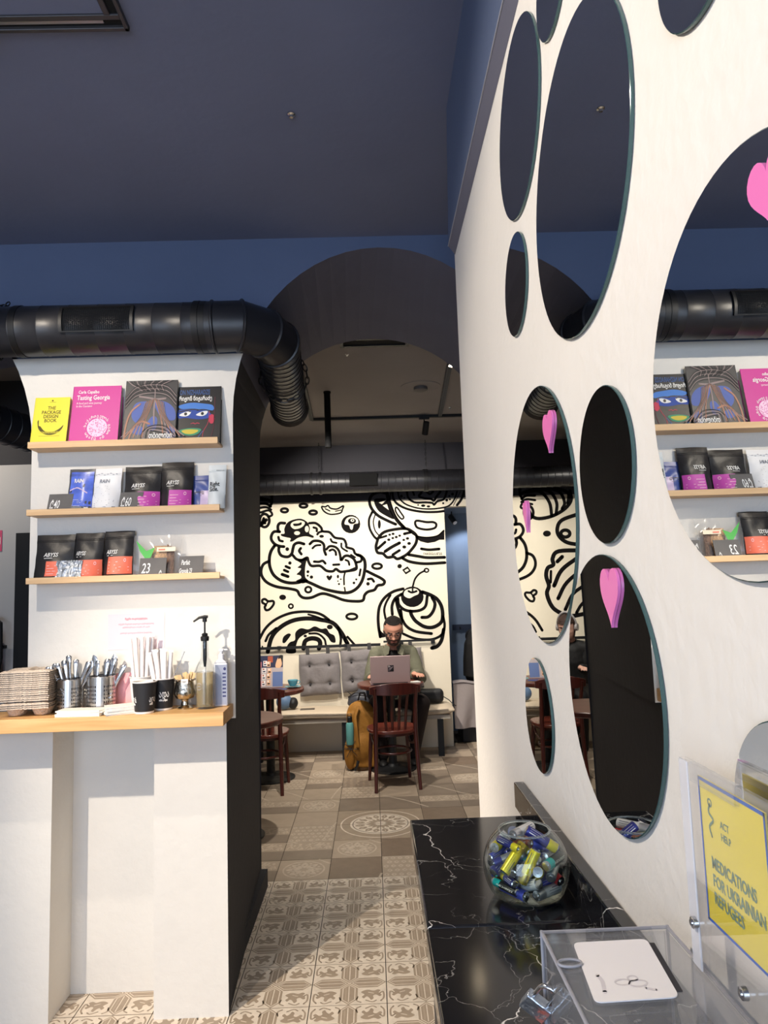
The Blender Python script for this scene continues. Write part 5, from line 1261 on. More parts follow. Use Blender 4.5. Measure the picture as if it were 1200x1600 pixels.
# ------------------------------------------------------------------ hand sanitiser
y = YW-.050; a, b = atY(335, 1080, y), atY(357, 1080, y); w_ = (b.x-a.x); cx = (a.x+b.x)/2; Z_ = lambda py: atY(346, py, y).z-ZC
o = thing('soap_bottle', 'white plastic pump bottle with grey label at the counter end', 'bottle', (cx, y, ZC+.0006))
PLW = mat('white_plastic', (232, 232, 236), .35); PLG = mat('label_cool_grey', (150, 156, 176), .5)
hb = Z_(1030)
kid(o, MB().box((-w_/2, -.02, 0), (w_/2, .02, hb-.014)).prism([(-w_/2, hb-.014), (w_/2, hb-.014), (.010, hb), (-.010, hb)], 'Y', -.02, .02), 'bottle_body', PLW, bevel=.006, seg=3)
kid(o, MB().lathe([(.012, hb-.002), (.012, hb+.018), (.006, hb+.02), (.006, hb+.032)], n=18), 'screw_cap', PLW)
kid(o, MB().box((-.008, -.009, hb+.030), (.010, .009, hb+.040)).box((.010, -.004, hb+.033), (.026, .004, hb+.039)), 'pump_head', PLW, bevel=.002)
kid(o, MB().box((-w_/2+.008, -.0206, .006), (w_/2-.001, -.0201, hb-.02)), 'grey_label', PLG)
pr = Print(lambda u, v, l: ((u-.5)*w_, -.0208-.0002*l, v*hb)); 
for i in range(7): pr.rect(.66, .2+.08*i, .9, .235+.08*i, 0, 0)
pr.ell(.82, .80, .10, .035, 0, 0, 12); pr.build('label_print', [mat('ink_navy', (52, 58, 104), .6)], o)
# ------------------------------------------------------------------ things seen through the left opening
RED = mat('extinguisher_red', (178, 28, 30), .35)
q = atY(-4, 1000, 4.62)
o = thing('fire_extinguisher', 'red fire extinguisher on the grey wall, cut by the left picture edge', 'fire extinguisher', (q.x-.085, 4.66, 1.03))
kid(o, MB().lathe([(.07, 0), (.074, .01), (.074, .33), (.06, .38), (.025, .41), (.02, .43)], n=24), 'cylinder', RED)
kid(o, MB().box((-.02, -.03, .43), (.07, .01, .455)).cyl((0, 0, .42), (0, 0, .47), .016, 12), 'valve', BLACK)
kid(o, MB().tube([(.05, -.01, .45), (.10, -.03, .42), (.105, -.03, .2), (.09, -.03, .08)], .010, 8), 'hose', BLACK)
kid(o, MB().box((-.08, .06, .25), (.08, .0395+.05, .27)), 'wall_bracket', BLACK)
q = atY(-6, 845, 4.74)
o = thing('safety_sign', 'pink and white sign on the grey wall at the left picture edge', 'sign', (q.x-.05, 4.749, q.z-.07))
kid(o, MB().box((-.10, -.003, 0), (.085, -.0005, .14)), 'sign_plate', mat('sign_pink', (214, 86, 120), .5))
pr = Print(lambda u, v, l: (u, -.0034-.0003*l, v)); pr.rect(-.09,.045,.075,.095,0,0)
for i in range(4): pr.rect(.02, .05+.011*i, .07, .055+.011*i, 1, 1)
pr.build('sign_print', [PW, mat('sign_pink', 0)], o)
# ------------------------------------------------------------------ back room furniture
SEATF = mat('beige_canvas', (192, 176, 154), .85, bump=.3, bscale=60, var=.05, vscale=6)
SEATS = mat('canvas_stripe', (150, 138, 124), .85)
TUFT = mat('grey_cushion', (118, 112, 112), .9, bump=.5, bscale=35, var=.08, vscale=7, sheen=.3)
TUFTD = mat('cushion_button', (44, 42, 44), .6)
LEGB = mat('leg_black', (20, 20, 22), .5)
bx0, bx1, byf, byb, bz = -2.4, .745, 6.80, 7.22, .452
o = thing('wall_bench', 'long beige canvas bench on black legs below the mural', 'bench', (-.5, 7.0, 0))
def seat_fn(u, v):
    x = bx0+(bx1-bx0)*u; a = PI*2*v; s_ = .5*math.sin(a); c_ = -.5*math.cos(a)
    e = lambda q: math.copysign(abs(2*q)**.45/2, q)
    edge = min(1, (1-u)*(bx1-bx0)/.10); k = .35+.65*math.sqrt(max(0, 1-(1-edge)**2))
    sag = .004*math.sin(x*7)+.012*max(0, (x-.45)/.3)
    return Vector((x, (byf+byb)/2+e(c_)*(byb-byf)*(.9+.1*k), bz-.035+e(s_)*.07*k+sag))
mb = MB(); mb.grid(lambda u, v: seat_fn(u**.8, v), 60, 28)
kid(o, rel(mb, o), 'seat_cushion', SEATF, smooth=60)
mb = MB()
for dz_, th in ((-.017, .0035), (-.026, .0025)):
    mb.tube([(bx0+(bx1-.06-bx0)*i/30, byf-.004+.0, bz+dz_+.004*math.sin((bx0+(bx1-bx0)*i/30)*7)+.012*max(0, ((bx0+(bx1-.06-bx0)*i/30)-.45)/.3)) for i in range(31)], th, 6)
kid(o, rel(mb, o), 'woven_stripe', SEATS, smooth=60)
kid(o, rel(MB().box((bx0, byf+.03, bz-.105), (bx1-.04, byb, bz-.068)), o), 'seat_board', mat('board_grey', (176, 168, 156), .7))
for x in (-1.9, -1.1, -.296, .612): kid(o, rel(MB().box((x-.027, 6.85, 0), (x+.027, 6.90, bz-.105)), o), 'leg', LEGB)
# rail with hanging cushions
o = thing('cushion_rail', 'thin black rail along the mural wall carrying cushion straps', 'rail', (-.3, YM, 1.04))
kid(o, rel(MB().box((-2.2, YM-.045, 1.015), (.07, YM-.038, 1.043)), o), 'flat_bar', BLACK)
kid(o, rel(MB().box((.10, YM-.045, 1.046), (.62, YM-.038, 1.066)), o), 'flat_bar', BLACK)
for x in (-1.8, -.95, -.28, .28, .60): kid(o, rel(MB().box((x-.02, YM-.040, 1.02), (x+.02, YM-.0005, 1.045)), o), 'wall_bracket', BLACK)
def cushion(x0, x1, z0, z1, label, tilt):
    o = thing('back_cushion', label, 'cushion', ((x0+x1)/2, YM-.05, (z0+z1)/2), (0, tilt, 0), 'grey tufted cushions hanging on the rail')
    W, H = (x1-x0)/2, (z1-z0)/2; B = [(-.48, -.45), (.48, -.45), (-.48, .45), (.48, .45)]
    def fr(u, v, s_):
        a, b = (u-.5)*2, (v-.5)*2
        puff = (1-abs(a)**5)*(1-abs(b)**5); d = .048*puff**.6
        for p in B:
            r = math.hypot((a-p[0])*1.1, b-p[1]); d -= .034*math.exp(-(r/.16)**2)
        d -= .009*math.exp(-((abs(a)-.48)/.06)**2)*puff+.009*math.exp(-((abs(b)-.45)/.06)**2)*puff
        d += .003*math.sin(9*a+4*b)*puff
        wv = 1+.012*math.sin(5*b+x0*9)
        return Vector((a*W*wv, -d if s_ < 0 else .012*puff, b*H*(1+.01*math.sin(6*a))))
    mb = MB(); mb.grid(lambda u, v: fr(u, v, -1), 33, 33); mb.grid(lambda u, v: fr(u, v, 1), 33, 33)
    kid(o, mb, 'cushion_body', TUFT, smooth=70)
    for p in B:
        kid(o, MB().ball((p[0]*W, -.020, p[1]*H), .011, 10, 6, sc=(1, .6, 1)), 'button', TUFTD)
    for sx in (-.55, .45): kid(o, MB().box((sx*W-.018, -.010, H-.01), (sx*W+.018, .0, H+.062)), 'strap', mat('strap_grey', (60, 58, 58), .8))
cushion(-.748, -.343, .552, .962, 'grey tufted back cushion nearest the table with teal cup', -.03)
cushion(-.330, .075, .575, .985, 'grey tufted back cushion behind the dark bag and the man', -.035)
cushion(.085, .485, .585, .985, 'grey tufted back cushion behind the man, mostly hidden', -.03)
# round pedestal tables
TBL = wood('mahogany_top', (72, 34, 26), (104, 54, 42), .3, 'X', .7)
def pedestal_table(x, y, label, base=(0, 0)):
    o = thing('cafe_table', label, 'table', (x, y, 0), group='round mahogany cafe tables')
    R = .297
    kid(o, MB().lathe([(R-.012, .718), (R, .726), (R, .750), (R-.006, .756), (0, .756)], n=56).lathe([(0, .718), (R-.012, .718)], n=56, cap=False), 'tabletop', TBL)
    kid(o, MB().cyl((base[0], base[1], .012), (base[0]*.2, base[1]*.2, .72), .036, 20), 'column', LEGB)
    kid(o, MB().lathe([(.205, 0), (.208, .008), (.20, .014), (.05, .030), (.04, .05), (0, .05)], (base[0], base[1], 0), n=40), 'base_disc', LEGB)
    kid(o, MB().lathe([(.10, .708), (.10, .718), (0, .718)], n=20).lathe([(0, .708), (.10, .708)], n=20, cap=False), 'mounting_plate', LEGB)
    return o
pedestal_table(.14, 6.42, 'round mahogany table carrying the open laptop', (.0, .04))
pedestal_table(-.915, 6.29, 'round mahogany table with teal cup and magazine')
pedestal_table(-.92, 4.87, 'round mahogany table nearest the archway, half behind dark jamb', (-.04, -.02))
# bentwood chairs
CH1 = wood('chair_mahogany', (58, 22, 18), (88, 36, 28), .28, 'Z', .8); CH2 = mat('chair_seat', (98, 44, 34), .25, var=.2, vscale=6)
def chair(name, label):
    o = thing(name, label, 'chair', group='bentwood cafe chairs')
    for s_ in (-1, 1):
        kid(o, MB().tube([(s_*.178, -.195, 0), (s_*.168, -.165, .25), (s_*.162, -.150, .46), (s_*.162, -.172, .66), (s_*.170, -.205, .80)], [.014, .017, .019, .016, .014], 12), 'rear_leg', CH1, smooth=60)
        kid(o, MB().tube([(s_*.172, .185, 0), (s_*.160, .165, .25), (s_*.150, .150, .44)], [.013, .017, .019], 12), 'front_leg', CH1, smooth=60)
    n = 28
    def sh(k, f):
        out = []
        for i in range(n):
            a = 2*PI*i/n; c, s_ = math.cos(a), math.sin(a)
            out.append((k*.205*math.copysign(abs(c)**.75, c), f*k*.200*math.copysign(abs(s_)**.75, s_)))
        return out
    kid(o, MB().prism(sh(1.0, 1), 'Z', .435, .462), 'seat', CH2, bevel=.006, smooth=40)
    kid(o, MB().prism(sh(.90, 1), 'Z', .415, .435), 'seat_ring', CH1, smooth=40)
    mb = MB(); nn = 14; vs = []
    for i in range(nn+1):
        t = -1+2*i/nn; x = .208*t; y = -.222+.045*abs(t)**2.2; z0, z1 = .742+.012*abs(t)**3, .838-.030*abs(t)**2.4
        vs += [(x, y-.011, z0), (x, y+.011, z0), (x, y+.009, z1), (x, y-.013, z1)]
    fs = [(4*i+q, 4*i+(q+1) % 4, 4*i+4+(q+1) % 4, 4*i+4+q) for i in range(nn) for q in range(4)]+[(3, 2, 1, 0), (4*nn, 4*nn+1, 4*nn+2, 4*nn+3)]
    mb.add(vs, fs); kid(o, mb, 'top_rail', CH1, smooth=50, bevel=.004)
    for x in (-.095, -.033, .033, .095):
        kid(o, MB().tube([(x*.80, -.150, .44), (x*.90, -.168, .60), (x, -.212, .755)], [.011, .012, .012], 8, flat=.45), 'back_slat', CH1, smooth=60)
    kid(o, MB().tube([(.150*math.cos(2*PI*i/24), .150*math.sin(2*PI*i/24)-.0, .275) for i in range(24)], .0095, 8, closed=True), 'ring_stretcher', CH1, smooth=60)
    for s_ in (-1, 1):
        kid(o, MB().tube([(s_*.160, -.152, .39), (s_*.152, -.10, .345), (s_*.150, 0, .325), (s_*.152, .09, .345), (s_*.150, .150, .39)], .009, 8), 'side_brace', CH1, smooth=60)
    return o
c1 = chair('cafe_chair', 'dark bentwood chair in front of the man, back to us')
c1.location = (.132, 5.945, 0); c1.rotation_euler = (0, 0, math.radians(9))
dup(c1, (-.922, 5.955, 0), (0, 0, math.radians(-2)), 'dark bentwood chair at the teal-cup table, half behind dark jamb')
# magazine, cup and saucer, papers
TEAL = mat('teal_glaze', (98, 158, 172), .25); CRO = mat('cup_inside', (226, 226, 220), .3)
o = thing('coffee_cup', 'teal coffee cup on the left back table', 'cup', (-.715, 6.30, .7700))
kid(o, MB().lathe([(.022, 0), (.026, .003), (.038, .022), (.044, .046), (.0445, .052), (.042, .052), (.040, .044), (.033, .02), (0, .008)], n=28, cap=False), 'cup_body', TEAL, smooth=60)
kid(o, MB().tube([(.040, 0, .042), (.058, 0, .044), (.062, 0, .030), (.050, 0, .016), (.036, 0, .018)], .004, 8), 'handle', TEAL, smooth=60)
o = thing('saucer', 'teal saucer under the teal cup', 'saucer', (-.715, 6.30, .7566))
kid(o, MB().lathe([(.036, 0), (.04, .002), (.07, .009), (.072, .0115), (.068, .0115), (.04, .0055), (0, .0055)], n=32, cap=False), 'dish', TEAL, smooth=60)
kid(o, MB().lathe([(.03, .0058), (.0305, .0066), (0, .0066)], n=20, cap=False), 'well_ring', TEAL)
MG = [mat('magazine_'+n, c, .45) for n, c in (('cover', (176, 164, 166)), ('navy', (46, 48, 74)), ('rust', (166, 82, 58)), ('blue', (94, 112, 158)), ('skin', (222, 176, 140)), ('white', (232, 228, 226)), ('black', (28, 26, 28)), ('rose', (196, 120, 124)))]
pa, pb = atY(400, 1070, 6.36), atY(437, 1066, 6.36)
o = thing('magazine', 'colourful magazine standing open on the teal-cup table', 'magazine', ((pa.x+pb.x)/2-.02, 6.36, .7572), (math.radians(-12), 0, 0))
W_, H_ = .30, .275
kid(o, MB().box((-W_/2, 0, 0), (W_/2, .004, H_)), 'cover', MG[0])
kid(o, MB().box((-W_/2+.002, .004, .001), (W_/2-.004, .012, H_-.001)), 'pages', PAPER)
pr = Print(lambda u, v, l: ((u-.5)*W_, -.0005-.0004*l, v*H_)); rr = random.Random(12)
pr.rect(0, .62, 1, 1, 1, 0); pr.fill([(.78, .65), (.84, .90), (.92, .92), (.97, .72), (.9, .6)], 4, 1); pr.fill([(.86, .88), (.90, 1.0), (1.0, .98), (.98, .78), (.93, .9)], 6, 2); pr.rect(.70, .02, 1, .48, 3, 0)
pr.rect(.55, .78, .7, .98, 2, 1); pr.rect(.0, .5, .2, .75, 7, 1)
for i in range(16):
    x, y = .12+.14*(i % 4)+rr.uniform(-.02, .02), .05+.20*(i//4)+rr.uniform(-.02, .02)
    pr.rect(x, y, x+.11, y+.17, (2, 7, 5, 4)[i % 4], 2); pr.rect(x+.02, y+.03, x+.09, y+.07, (5, 6, 1, 7)[(i*3) % 4], 3); pr.rect(x+.02, y+.10, x+.06, y+.15, (6, 4, 2, 5)[(i*5) % 4], 3)
pr.build('cover_pictures', MG, o)
o = thing('leaflet', 'folded yellow and blue leaflet flat on the teal-cup table', 'leaflet', (-.84, 6.16, .7566), (0, 0, .2))
kid(o, MB().box((-.09, -.05, 0), (.09, .05, .003)), 'sheet', mat('leaflet_yellow', (222, 190, 110), .6)); kid(o, MB().box((.0, -.05, .0031), (.09, .05, .006)), 'folded_leaf', mat('leaflet_blue', (44, 60, 110), .5))
tag(MB().box((-.07, -.034, 0), (.07, .034, .008)).build('phone', mat('phone_case', (82, 74, 66), .4), None, 0, (-.655, 6.97, .4545), bevel=.004), 'phone in a dull brown case lying on the bench seat', 'phone').rotation_euler = (0, 0, .05)
# bags
def blob(name, label, cat, loc, spec, m, voxel=.012, parts=()):
    pass
def fused(mb, voxel, smooth=6, fac=.5):
    """union of overlapping shapes as one continuous surface"""
    me = mb.mesh('tmp', [], 0); ob = bpy.data.objects.new('tmp', me); COL.objects.link(ob)
    r = ob.modifiers.new('r', 'REMESH'); r.mode = 'VOXEL'; r.voxel_size = voxel; r.adaptivity = 0
    s_ = ob.modifiers.new('s', 'SMOOTH'); s_.factor = fac; s_.iterations = smooth
    dg = bpy.context.evaluated_depsgraph_get(); dg.update()
    out = bpy.data.meshes.new_from_object(ob.evaluated_get(dg))
    bpy.data.objects.remove(ob); bpy.data.meshes.remove(me)
    out.materials.clear(); return out
def put(me, name, m, parent=None, loc=(0, 0, 0), smooth=180):
    for q in (m if isinstance(m, (list, tuple)) else [m]): me.materials.append(q)
    me.polygons.foreach_set('use_smooth', [True]*len(me.polygons)); me.update()
    o = bpy.data.objects.new(name, me); COL.objects.link(o); o.location = loc
    if parent is not None: o.parent = parent
    return o
def caps(mb, pts, rads, n=14):
    """tapered limb: tube with rounded joints"""
    mb.tube(pts, rads, n)
    for p, r in zip(pts, rads): mb.ball(p, r, n, 8)
NYL = mat('dark_grey_nylon', (62, 64, 72), .45, bump=.5, bscale=14); BLN = mat('blue_nylon', (86, 110, 140), .5, bump=.5, bscale=14); BKN = mat('black_nylon', (22, 22, 24), .55, bump=.4, bscale=16)
o = thing('shoulder_bag', 'dark grey slouched bag on the bench beside the man', 'bag', (-.13, 7.0, .456))
mb = MB(); mb.ball((0, 0, .075), .1, 18, 12, sc=(1.35, .8, .75)); mb.ball((.04, .01, .13), .08, 16, 10, sc=(1.1, .8, .9)); mb.ball((.10, .0, .17), .05, 14, 8, sc=(1, .8, 1.0)); mb.ball((-.09, 0, .04), .045, 14, 8, sc=(1.2, 1, .8))
put(fused(mb, .010, 8), 'bag_body', NYL, o)
kid(o, MB().tube([(-.13, -.03, .10), (-.06, -.075, .15), (.05, -.08, .13), (.10, -.06, .04)], .006, 8), 'strap', BKN)
kid(o, MB().tube([(-.15, .02, .16), (-.08, -.02, .10), (.0, -.07, .12)], .004, 6), 'cord', BKN)
kid(o, MB().ball((.12, -.02, .19), .028, 12, 8, sc=(1.2, .8, 1)), 'folded_scarf', mat('scarf_blue', (70, 78, 110), .9, bump=.6, bscale=40))
o = thing('drawstring_bag', 'blue and black bag on the bench under the teal-cup table', 'bag', (-.88, 7.0, .456))
mb = MB(); mb.ball((0, 0, .075), .09, 16, 10, sc=(.9, .8, .83)); put(fused(mb, .012, 6), 'bag_body', BLN, o)
mb = MB(); mb.ball((.085, .0, .06), .07, 16, 10, sc=(.7, .9, .84)); put(fused(mb, .012, 6), 'side_pouch', BKN, o)
o = thing('toiletry_bag', 'black rounded zip bag on the right end of bench', 'bag', (.545, 7.06, .463))
kid(o, MB().box((-.125, -.06, 0), (.125, .06, .135)), 'bag_body', BKN, bevel=.045, seg=4)
kid(o, MB().tube([(.12, -.03, .06), (.17, -.06, .03), (.20, -.12, .0), (.225, -.16, -.01)], .0045, 8), 'cable', BKN)
tag(MB().ball((0, 0, .022), .022, 12, 8, sc=(1.3, 1, 1)).build('crumpled_tissue', CUPW, None, 60, (.455, 6.93, .4635)), 'small crumpled white tissue on the bench beside black bag', 'tissue')
# mustard backpack
MUS = mat('mustard_canvas', (146, 98, 30), .75, bump=.5, bscale=30, var=.12, vscale=8)
bp_ = thing('backpack', 'mustard yellow backpack standing on the floor against the bench', 'backpack', (-.135, 6.50, 0))
mb = MB(); mb.box((-.125, -.09, .03), (.125, .09, .50)); mb.ball((0, 0, .50), .12, 18, 12, sc=(1, .75, .8)); mb.ball((0, -.05, .2), .13, 16, 10, sc=(.95, .6, 1.1)); mb.ball((0, 0, .05), .11, 16, 10, sc=(1.1, .8, .5))
me = fused(mb, .011, 9); put(me, 'main_sack', MUS, bp_)
mb = MB(); mb.ball((-.10, -.06, .15), .075, 16, 10, sc=(.75, .8, 1.9)); put(fused(mb, .010, 6), 'side_pocket', MUS, bp_)
mb = MB()
for a, b in (((-.15, -.115, .25), (-.09, -.13, .20)), ((-.09, -.13, .20), (-.05, -.12, .27)), ((-.09, -.13, .20), (-.13, -.125, .13)), ((-.09, -.13, .20), (-.04, -.125, .14)), ((-.16, -.10, .20), (-.09, -.13, .20)), ((-.09, -.13, .20), (-.02, -.125, .20))): mb.tube([a, b], .003, 6)
kid(bp_, mb, 'shock_cord', BKN)
kid(bp_, MB().tube([(-.02, -.10, .56), (-.05, -.14, .48), (-.04, -.155, .36), (-.03, -.14, .22)], .018, 8, flat=.4), 'shoulder_strap', MUS, smooth=60)
kid(bp_, MB().tube([(-.02, -.03, .60), (0, -.05, .67), (.04, -.05, .67), (.05, -.03, .60)], .007, 8), 'grab_loop', BKN)
kid(bp_, MB().lathe([(.09, 0), (.10, .015), (.10, .03), (0, .03)], n=20), 'base_panel', mat('brown_leather', (76, 50, 22), .6))
kid(bp_, MB().tube([(-.06, -.12, .02), (-.04, -.14, .06), (-.03, -.13, .10)], .012, 8), 'buckle', BKN)
o = thing('water_bottle', 'teal water bottle with dark cap in the backpack side pocket', 'bottle', (-.232, 6.395, .235))
kid(o, MB().lathe([(.030, 0), (.034, .01), (.034, .17), (.028, .185), (.02, .19)], n=24), 'flask', mat('teal_flask', (92, 150, 146), .35))
kid(o, MB().lathe([(.021, .19), (.022, .235), (.018, .24), (0, .24)], n=20).tube([(-.016, 0, .235), (-.014, 0, .262), (.014, 0, .262), (.016, 0, .235)], .004, 8), 'cap', BLACK)
# laptop
LID = mat('laptop_rose_grey', (172, 148, 146), .42, .25)
th = math.radians(3.0); lx, ly = .137, 6.235
o = thing('laptop', 'rose grey laptop seen from behind, open on the round table', 'laptop', (lx, ly, .7566), (0, 0, th))
kid(o, MB().box((-.172, .01, 0), (.172, .245, .016)), 'keyboard_base', LID, bevel=.004)
lid = kid(o, MB().box((-.174, -.004, 0), (.174, .004, .236)), 'lid', LID, bevel=.005); lid.location = (0, .006, .018); lid.rotation_euler = (math.radians(9), 0, 0)
s_ = kid(lid, MB().box((-.022, -.0052, .100), (.030, -.0042, .155)), 'sticker', mat('sticker_dark', (44, 38, 42), .4))
pr = Print(lambda u, v, l: (-.022+.052*u, -.0056-.0003*l, .100+.055*v)); pr.ell(.35, .66, .22, .2, 0, 0, 12); pr.ell(.36, .66, .13, .11, 1, 1, 10); pr.line([(.1, .25), (.4, .3), (.6, .55), (.85, .75)], .10, 0, 0); pr.rect(.55, .1, .95, .38, 1, 1); pr.ell(.2, .86, .1, .08, 2, 2, 8); pr.build('sticker_print', [mat('sticker_grey', (150, 138, 142), .5), BLACK, CUPW], lid)
kid(lid, MB().box((-.166, .0042, .012), (.166, .0046, .226)), 'screen', BLACK)
kid(o, MB().cyl((-.15, .006, .014), (.15, .006, .014), .006, 10), 'hinge', BLACK)
o = tag(MB().box((-.05, -.035, 0), (.05, .035, .010)).build('napkin', NAP, None, 0, (.345, 6.33, .7568)), 'crumpled white napkin at the right edge of laptop table', 'napkin'); o.rotation_euler = (0, 0, .4)
# ------------------------------------------------------------------ people
SKIN = mat('skin_tan', (186, 134, 112), .5); SKIN2 = mat('skin_fair', (206, 160, 142), .5); BEARD = mat('beard_dark', (58, 42, 38), .7); LIP = mat('lip_rose', (160, 98, 90), .5)
HAIRD = mat('hair_dark', (20, 16, 15), .75, spec=.2, bump=.8, bscale=120); EYEW = mat('eye_white', (226, 222, 216), .3); IRIS = mat('iris_brown', (40, 26, 20), .2)
OLIVE = mat('olive_jacket', (98, 97, 80), .85, bump=.5, bscale=26, var=.1, vscale=9); TEE = mat('black_tee', (14, 14, 15), .85); TROU = mat('dark_trousers', (38, 28, 26), .85, bump=.4, bscale=22)
BLKJ = mat('black_jacket', (14, 13, 14), .7, bump=.5, bscale=18); SHOE = mat('dark_shoe', (26, 24, 24), .6)
def head_mesh(mb, M, beard=True):
    """head in its own frame: x right, -y to the face, z up, chin near z=0, crown near .235; M places it"""
    def fn(u, v):
        a = 2*PI*u; t = v                                  # a = 0 at the back, PI at the face
        z = .235*t
        # outline widths by height
        prof = [(0, .018, .018), (.03, .040, .052), (.10, .054, .070), (.22, .064, .080), (.38, .071, .090), (.55, .076, .099), (.72, .077, .101), (.86, .066, .088), (.95, .042, .057), (1.0, .004, .005)]
        for (t0, w0, d0), (t1, w1, d1) in zip(prof, prof[1:]):
            if t0 <= t <= t1:
                k = (t-t0)/(t1-t0); k = k*k*(3-2*k) if t > .8 else k; w_, d_ = w0+(w1-w0)*k, d0+(d1-d0)*k; break
        x = -math.sin(a)*w_; y = math.cos(a)*d_
        y += .012*(1-t)*(-1) if t < .4 else 0              # jaw carried forward
        f = max(0, -math.cos(a)); fx = x
        g = lambda x0, z0, sx, sz: math.exp(-((fx-x0)/sx)**2-((t-z0)/sz)**2)*(f > 0)
        y -= .026*g(0, .40, .012, .055)+.012*g(0, .50, .009, .08)          # nose
        y -= .006*g(0, .27, .020, .022)+.005*g(0, .22, .018, .018)         # lips
        y -= .008*g(0, .07, .026, .06)                                     # chin
        y += .010*(g(.032, .515, .017, .035)+g(-.032, .515, .017, .035))   # eye sockets
        y -= .005*(g(.032, .585, .024, .022)+g(-.032, .585, .024, .022))   # brows
        y -= .005*(g(.042, .40, .02, .05)+g(-.042, .40, .02, .05))         # cheeks
        return M @ Vector((x, y, z))
    n0 = len(mb.v); mb.grid(fn, 56, 44, closed_u=True)
    mb.f += [tuple(range(n0+55, n0-1, -1)), tuple(range(n0+43*56, n0+44*56))]; mb.m += [0, 0]
    for s_ in (-1, 1):                                      # ears
        e = MB(); e.ball((0, 0, 0), .5, 12, 8, sc=(.018, .036, .064)); mb.add([M @ Vector((v[0]+s_*.077, v[1]+.010, v[2]+.112)) for v in e.v], e.f)
def hand(mb, M, side=1, curl=.5):
    """palm with four fingers and a thumb; M: wrist at origin, fingers along -y, back of hand up"""
    P = lambda x, y, z: M @ Vector((x*side, y, z))
    mb.tube([P(0, .01, 0), P(0, -.03, .002), P(.0, -.085, .0)], [.024, .036, .038], 12, flat=.42); mb.ball(P(0, -.08, 0), .018, 10, 6)
    for x, L, r, sp in ((.028, .078, .0085, .05), (.010, .086, .009, .015), (-.009, .080, .0088, -.02), (-.027, .062, .0078, -.06)):
        a = (x, -.082, 0); b = (x+sp*L*.4, -.082-L*.42, .004); c = (x+sp*L*.7, -.082-L*.74, .004-curl*.016); d = (x+sp*L*.8, -.082-L*.92, .004-curl*.042)
        caps(mb, [P(*a), P(*b), P(*c), P(*d)], [r*1.1, r, r*.92, r*.8], 8)
    caps(mb, [P(.026, -.020, -.004), P(.050, -.048, -.010), P(.058, -.080, -.012)], [.013, .0105, .009], 8)
def person_mesh(J, M, hands, voxel=.0055):
    mb = MB(); head_mesh(mb, M)
    V = Vector
    caps(mb, [J['neck'], V(J['neck']).lerp(M @ V((0, .02, .05)), .6), M @ V((0, .02, .06))], [.058, .054, .052])
    mb.tube([J['hip'], J['waist'], J['chest'], J['collar'], J['neck']], [.13, .125, .14, .11, .058], 20, flat=.75)
    for s_ in ('l', 'r'):
        caps(mb, [J['sh'+s_], J['el'+s_], J['wr'+s_]], [.050, .040, .026])
        caps(mb, [J['collar'], J['sh'+s_]], [.06, .052])
        caps(mb, [J['th'+s_], J['kn'+s_], J['an'+s_]], [.080, .056, .036])
    for hm, sd in hands: hand(mb, hm, sd)
    return fused(mb, voxel, 3, .4)
def colour_head(me, M, mats, beard):
    inv = M.inverted(); idx = []
    for p in me.polygons:
        q = inv @ p.center; m = 0
        if beard and q.z > -.02 and q.y < .02:
            t = q.z/.235; ax = abs(q.x)
            if t < .20 and q.z > -.012: m = 1
            if ax > .040 and t < .42 and q.y < .0: m = 1
            if ax > .052 and t < .52 and q.y < .02: m = 1
            if .285 < t < .335 and ax < .030 and q.y < -.05: m = 1
            if .20 <= t < .34 and .026 < ax < .044 and q.y < -.03: m = 1
            if t < .22 and ax < .012 and t > .16: m = 1
        if .225 < q.z/.235 < .285 and abs(q.x) < .023 and q.y < -.06: m = 2
        if .585 < q.z/.235 < .625 and .012 < abs(q.x) < .052 and q.y < -.05: m = 3
        idx.append(m)
    return idx
def finish_body(me, M, o, skin, beard=True):
    ix = colour_head(me, M, None, beard)
    for q in (skin, BEARD, LIP, HAIRD): me.materials.append(q)
    me.polygons.foreach_set('material_index', ix); me.polygons.foreach_set('use_smooth', [True]*len(me.polygons)); me.update()
    b = bpy.data.objects.new('body', me); COL.objects.link(b); b.parent = o
    for s_ in (-1, 1):
        e = MB(); e.ball((0, 0, 0), 0.0112, 12, 8); e.v = [tuple(M @ Vector((v[0]+s_*.032, v[1]-.0725, v[2]+.121))) for v in e.v]; eb = kid(o, e, 'eye', EYEW, smooth=60)
        e = MB(); e.ball((0, 0, 0), .0065, 10, 6, sc=(1, .4, 1)); e.v = [tuple(M @ Vector((v[0]+s_*.032, v[1]-.0815, v[2]+.1150))) for v in e.v]; kid(eb, e, 'iris', IRIS, smooth=60)
    return b
def hair_mesh(M, keep, grow, voxel=.0):
    mb = MB()
    def fn(u, v, k):
        a = 2*PI*u; t = v
        src = MB(); return None
    h = MB(); head_mesh(h, Matrix.Identity(4)); n = 56*44
    vs = [Vector(p) for p in h.v[:n]]; c = Vector((0, .0, .12)); out = []
    for p in vs: d = (p-c); out.append(M @ (c+d*grow))
    fs = [f for f in h.f if max(f) < n and len(f) == 4 and keep(sum((vs[i] for i in f), Vector())/len(f))]
    mb.add(out, fs)
    inn = [M @ (c+(p-c)*(grow*.94)) for p in vs]; mb.add(inn, fs)
    # close the rim
    from collections import Counter
    cnt = Counter()
    for f in fs:
        for a, b in zip(f, f[1:]+f[:1]): cnt[tuple(sorted((a, b)))] += 1
    for (a, b), k in cnt.items():
        if k == 1: mb.f.append((a, b, b+n, a+n)); mb.m.append(0)
    return mb
def basis(loc, yaw, pitch, roll=0, k=1.0): return Matrix.Translation(loc) @ Matrix.Rotation(yaw, 4, 'Z') @ Matrix.Rotation(pitch, 4, 'X') @ Matrix.Rotation(roll, 4, 'Y') @ Matrix.Scale(k, 4)
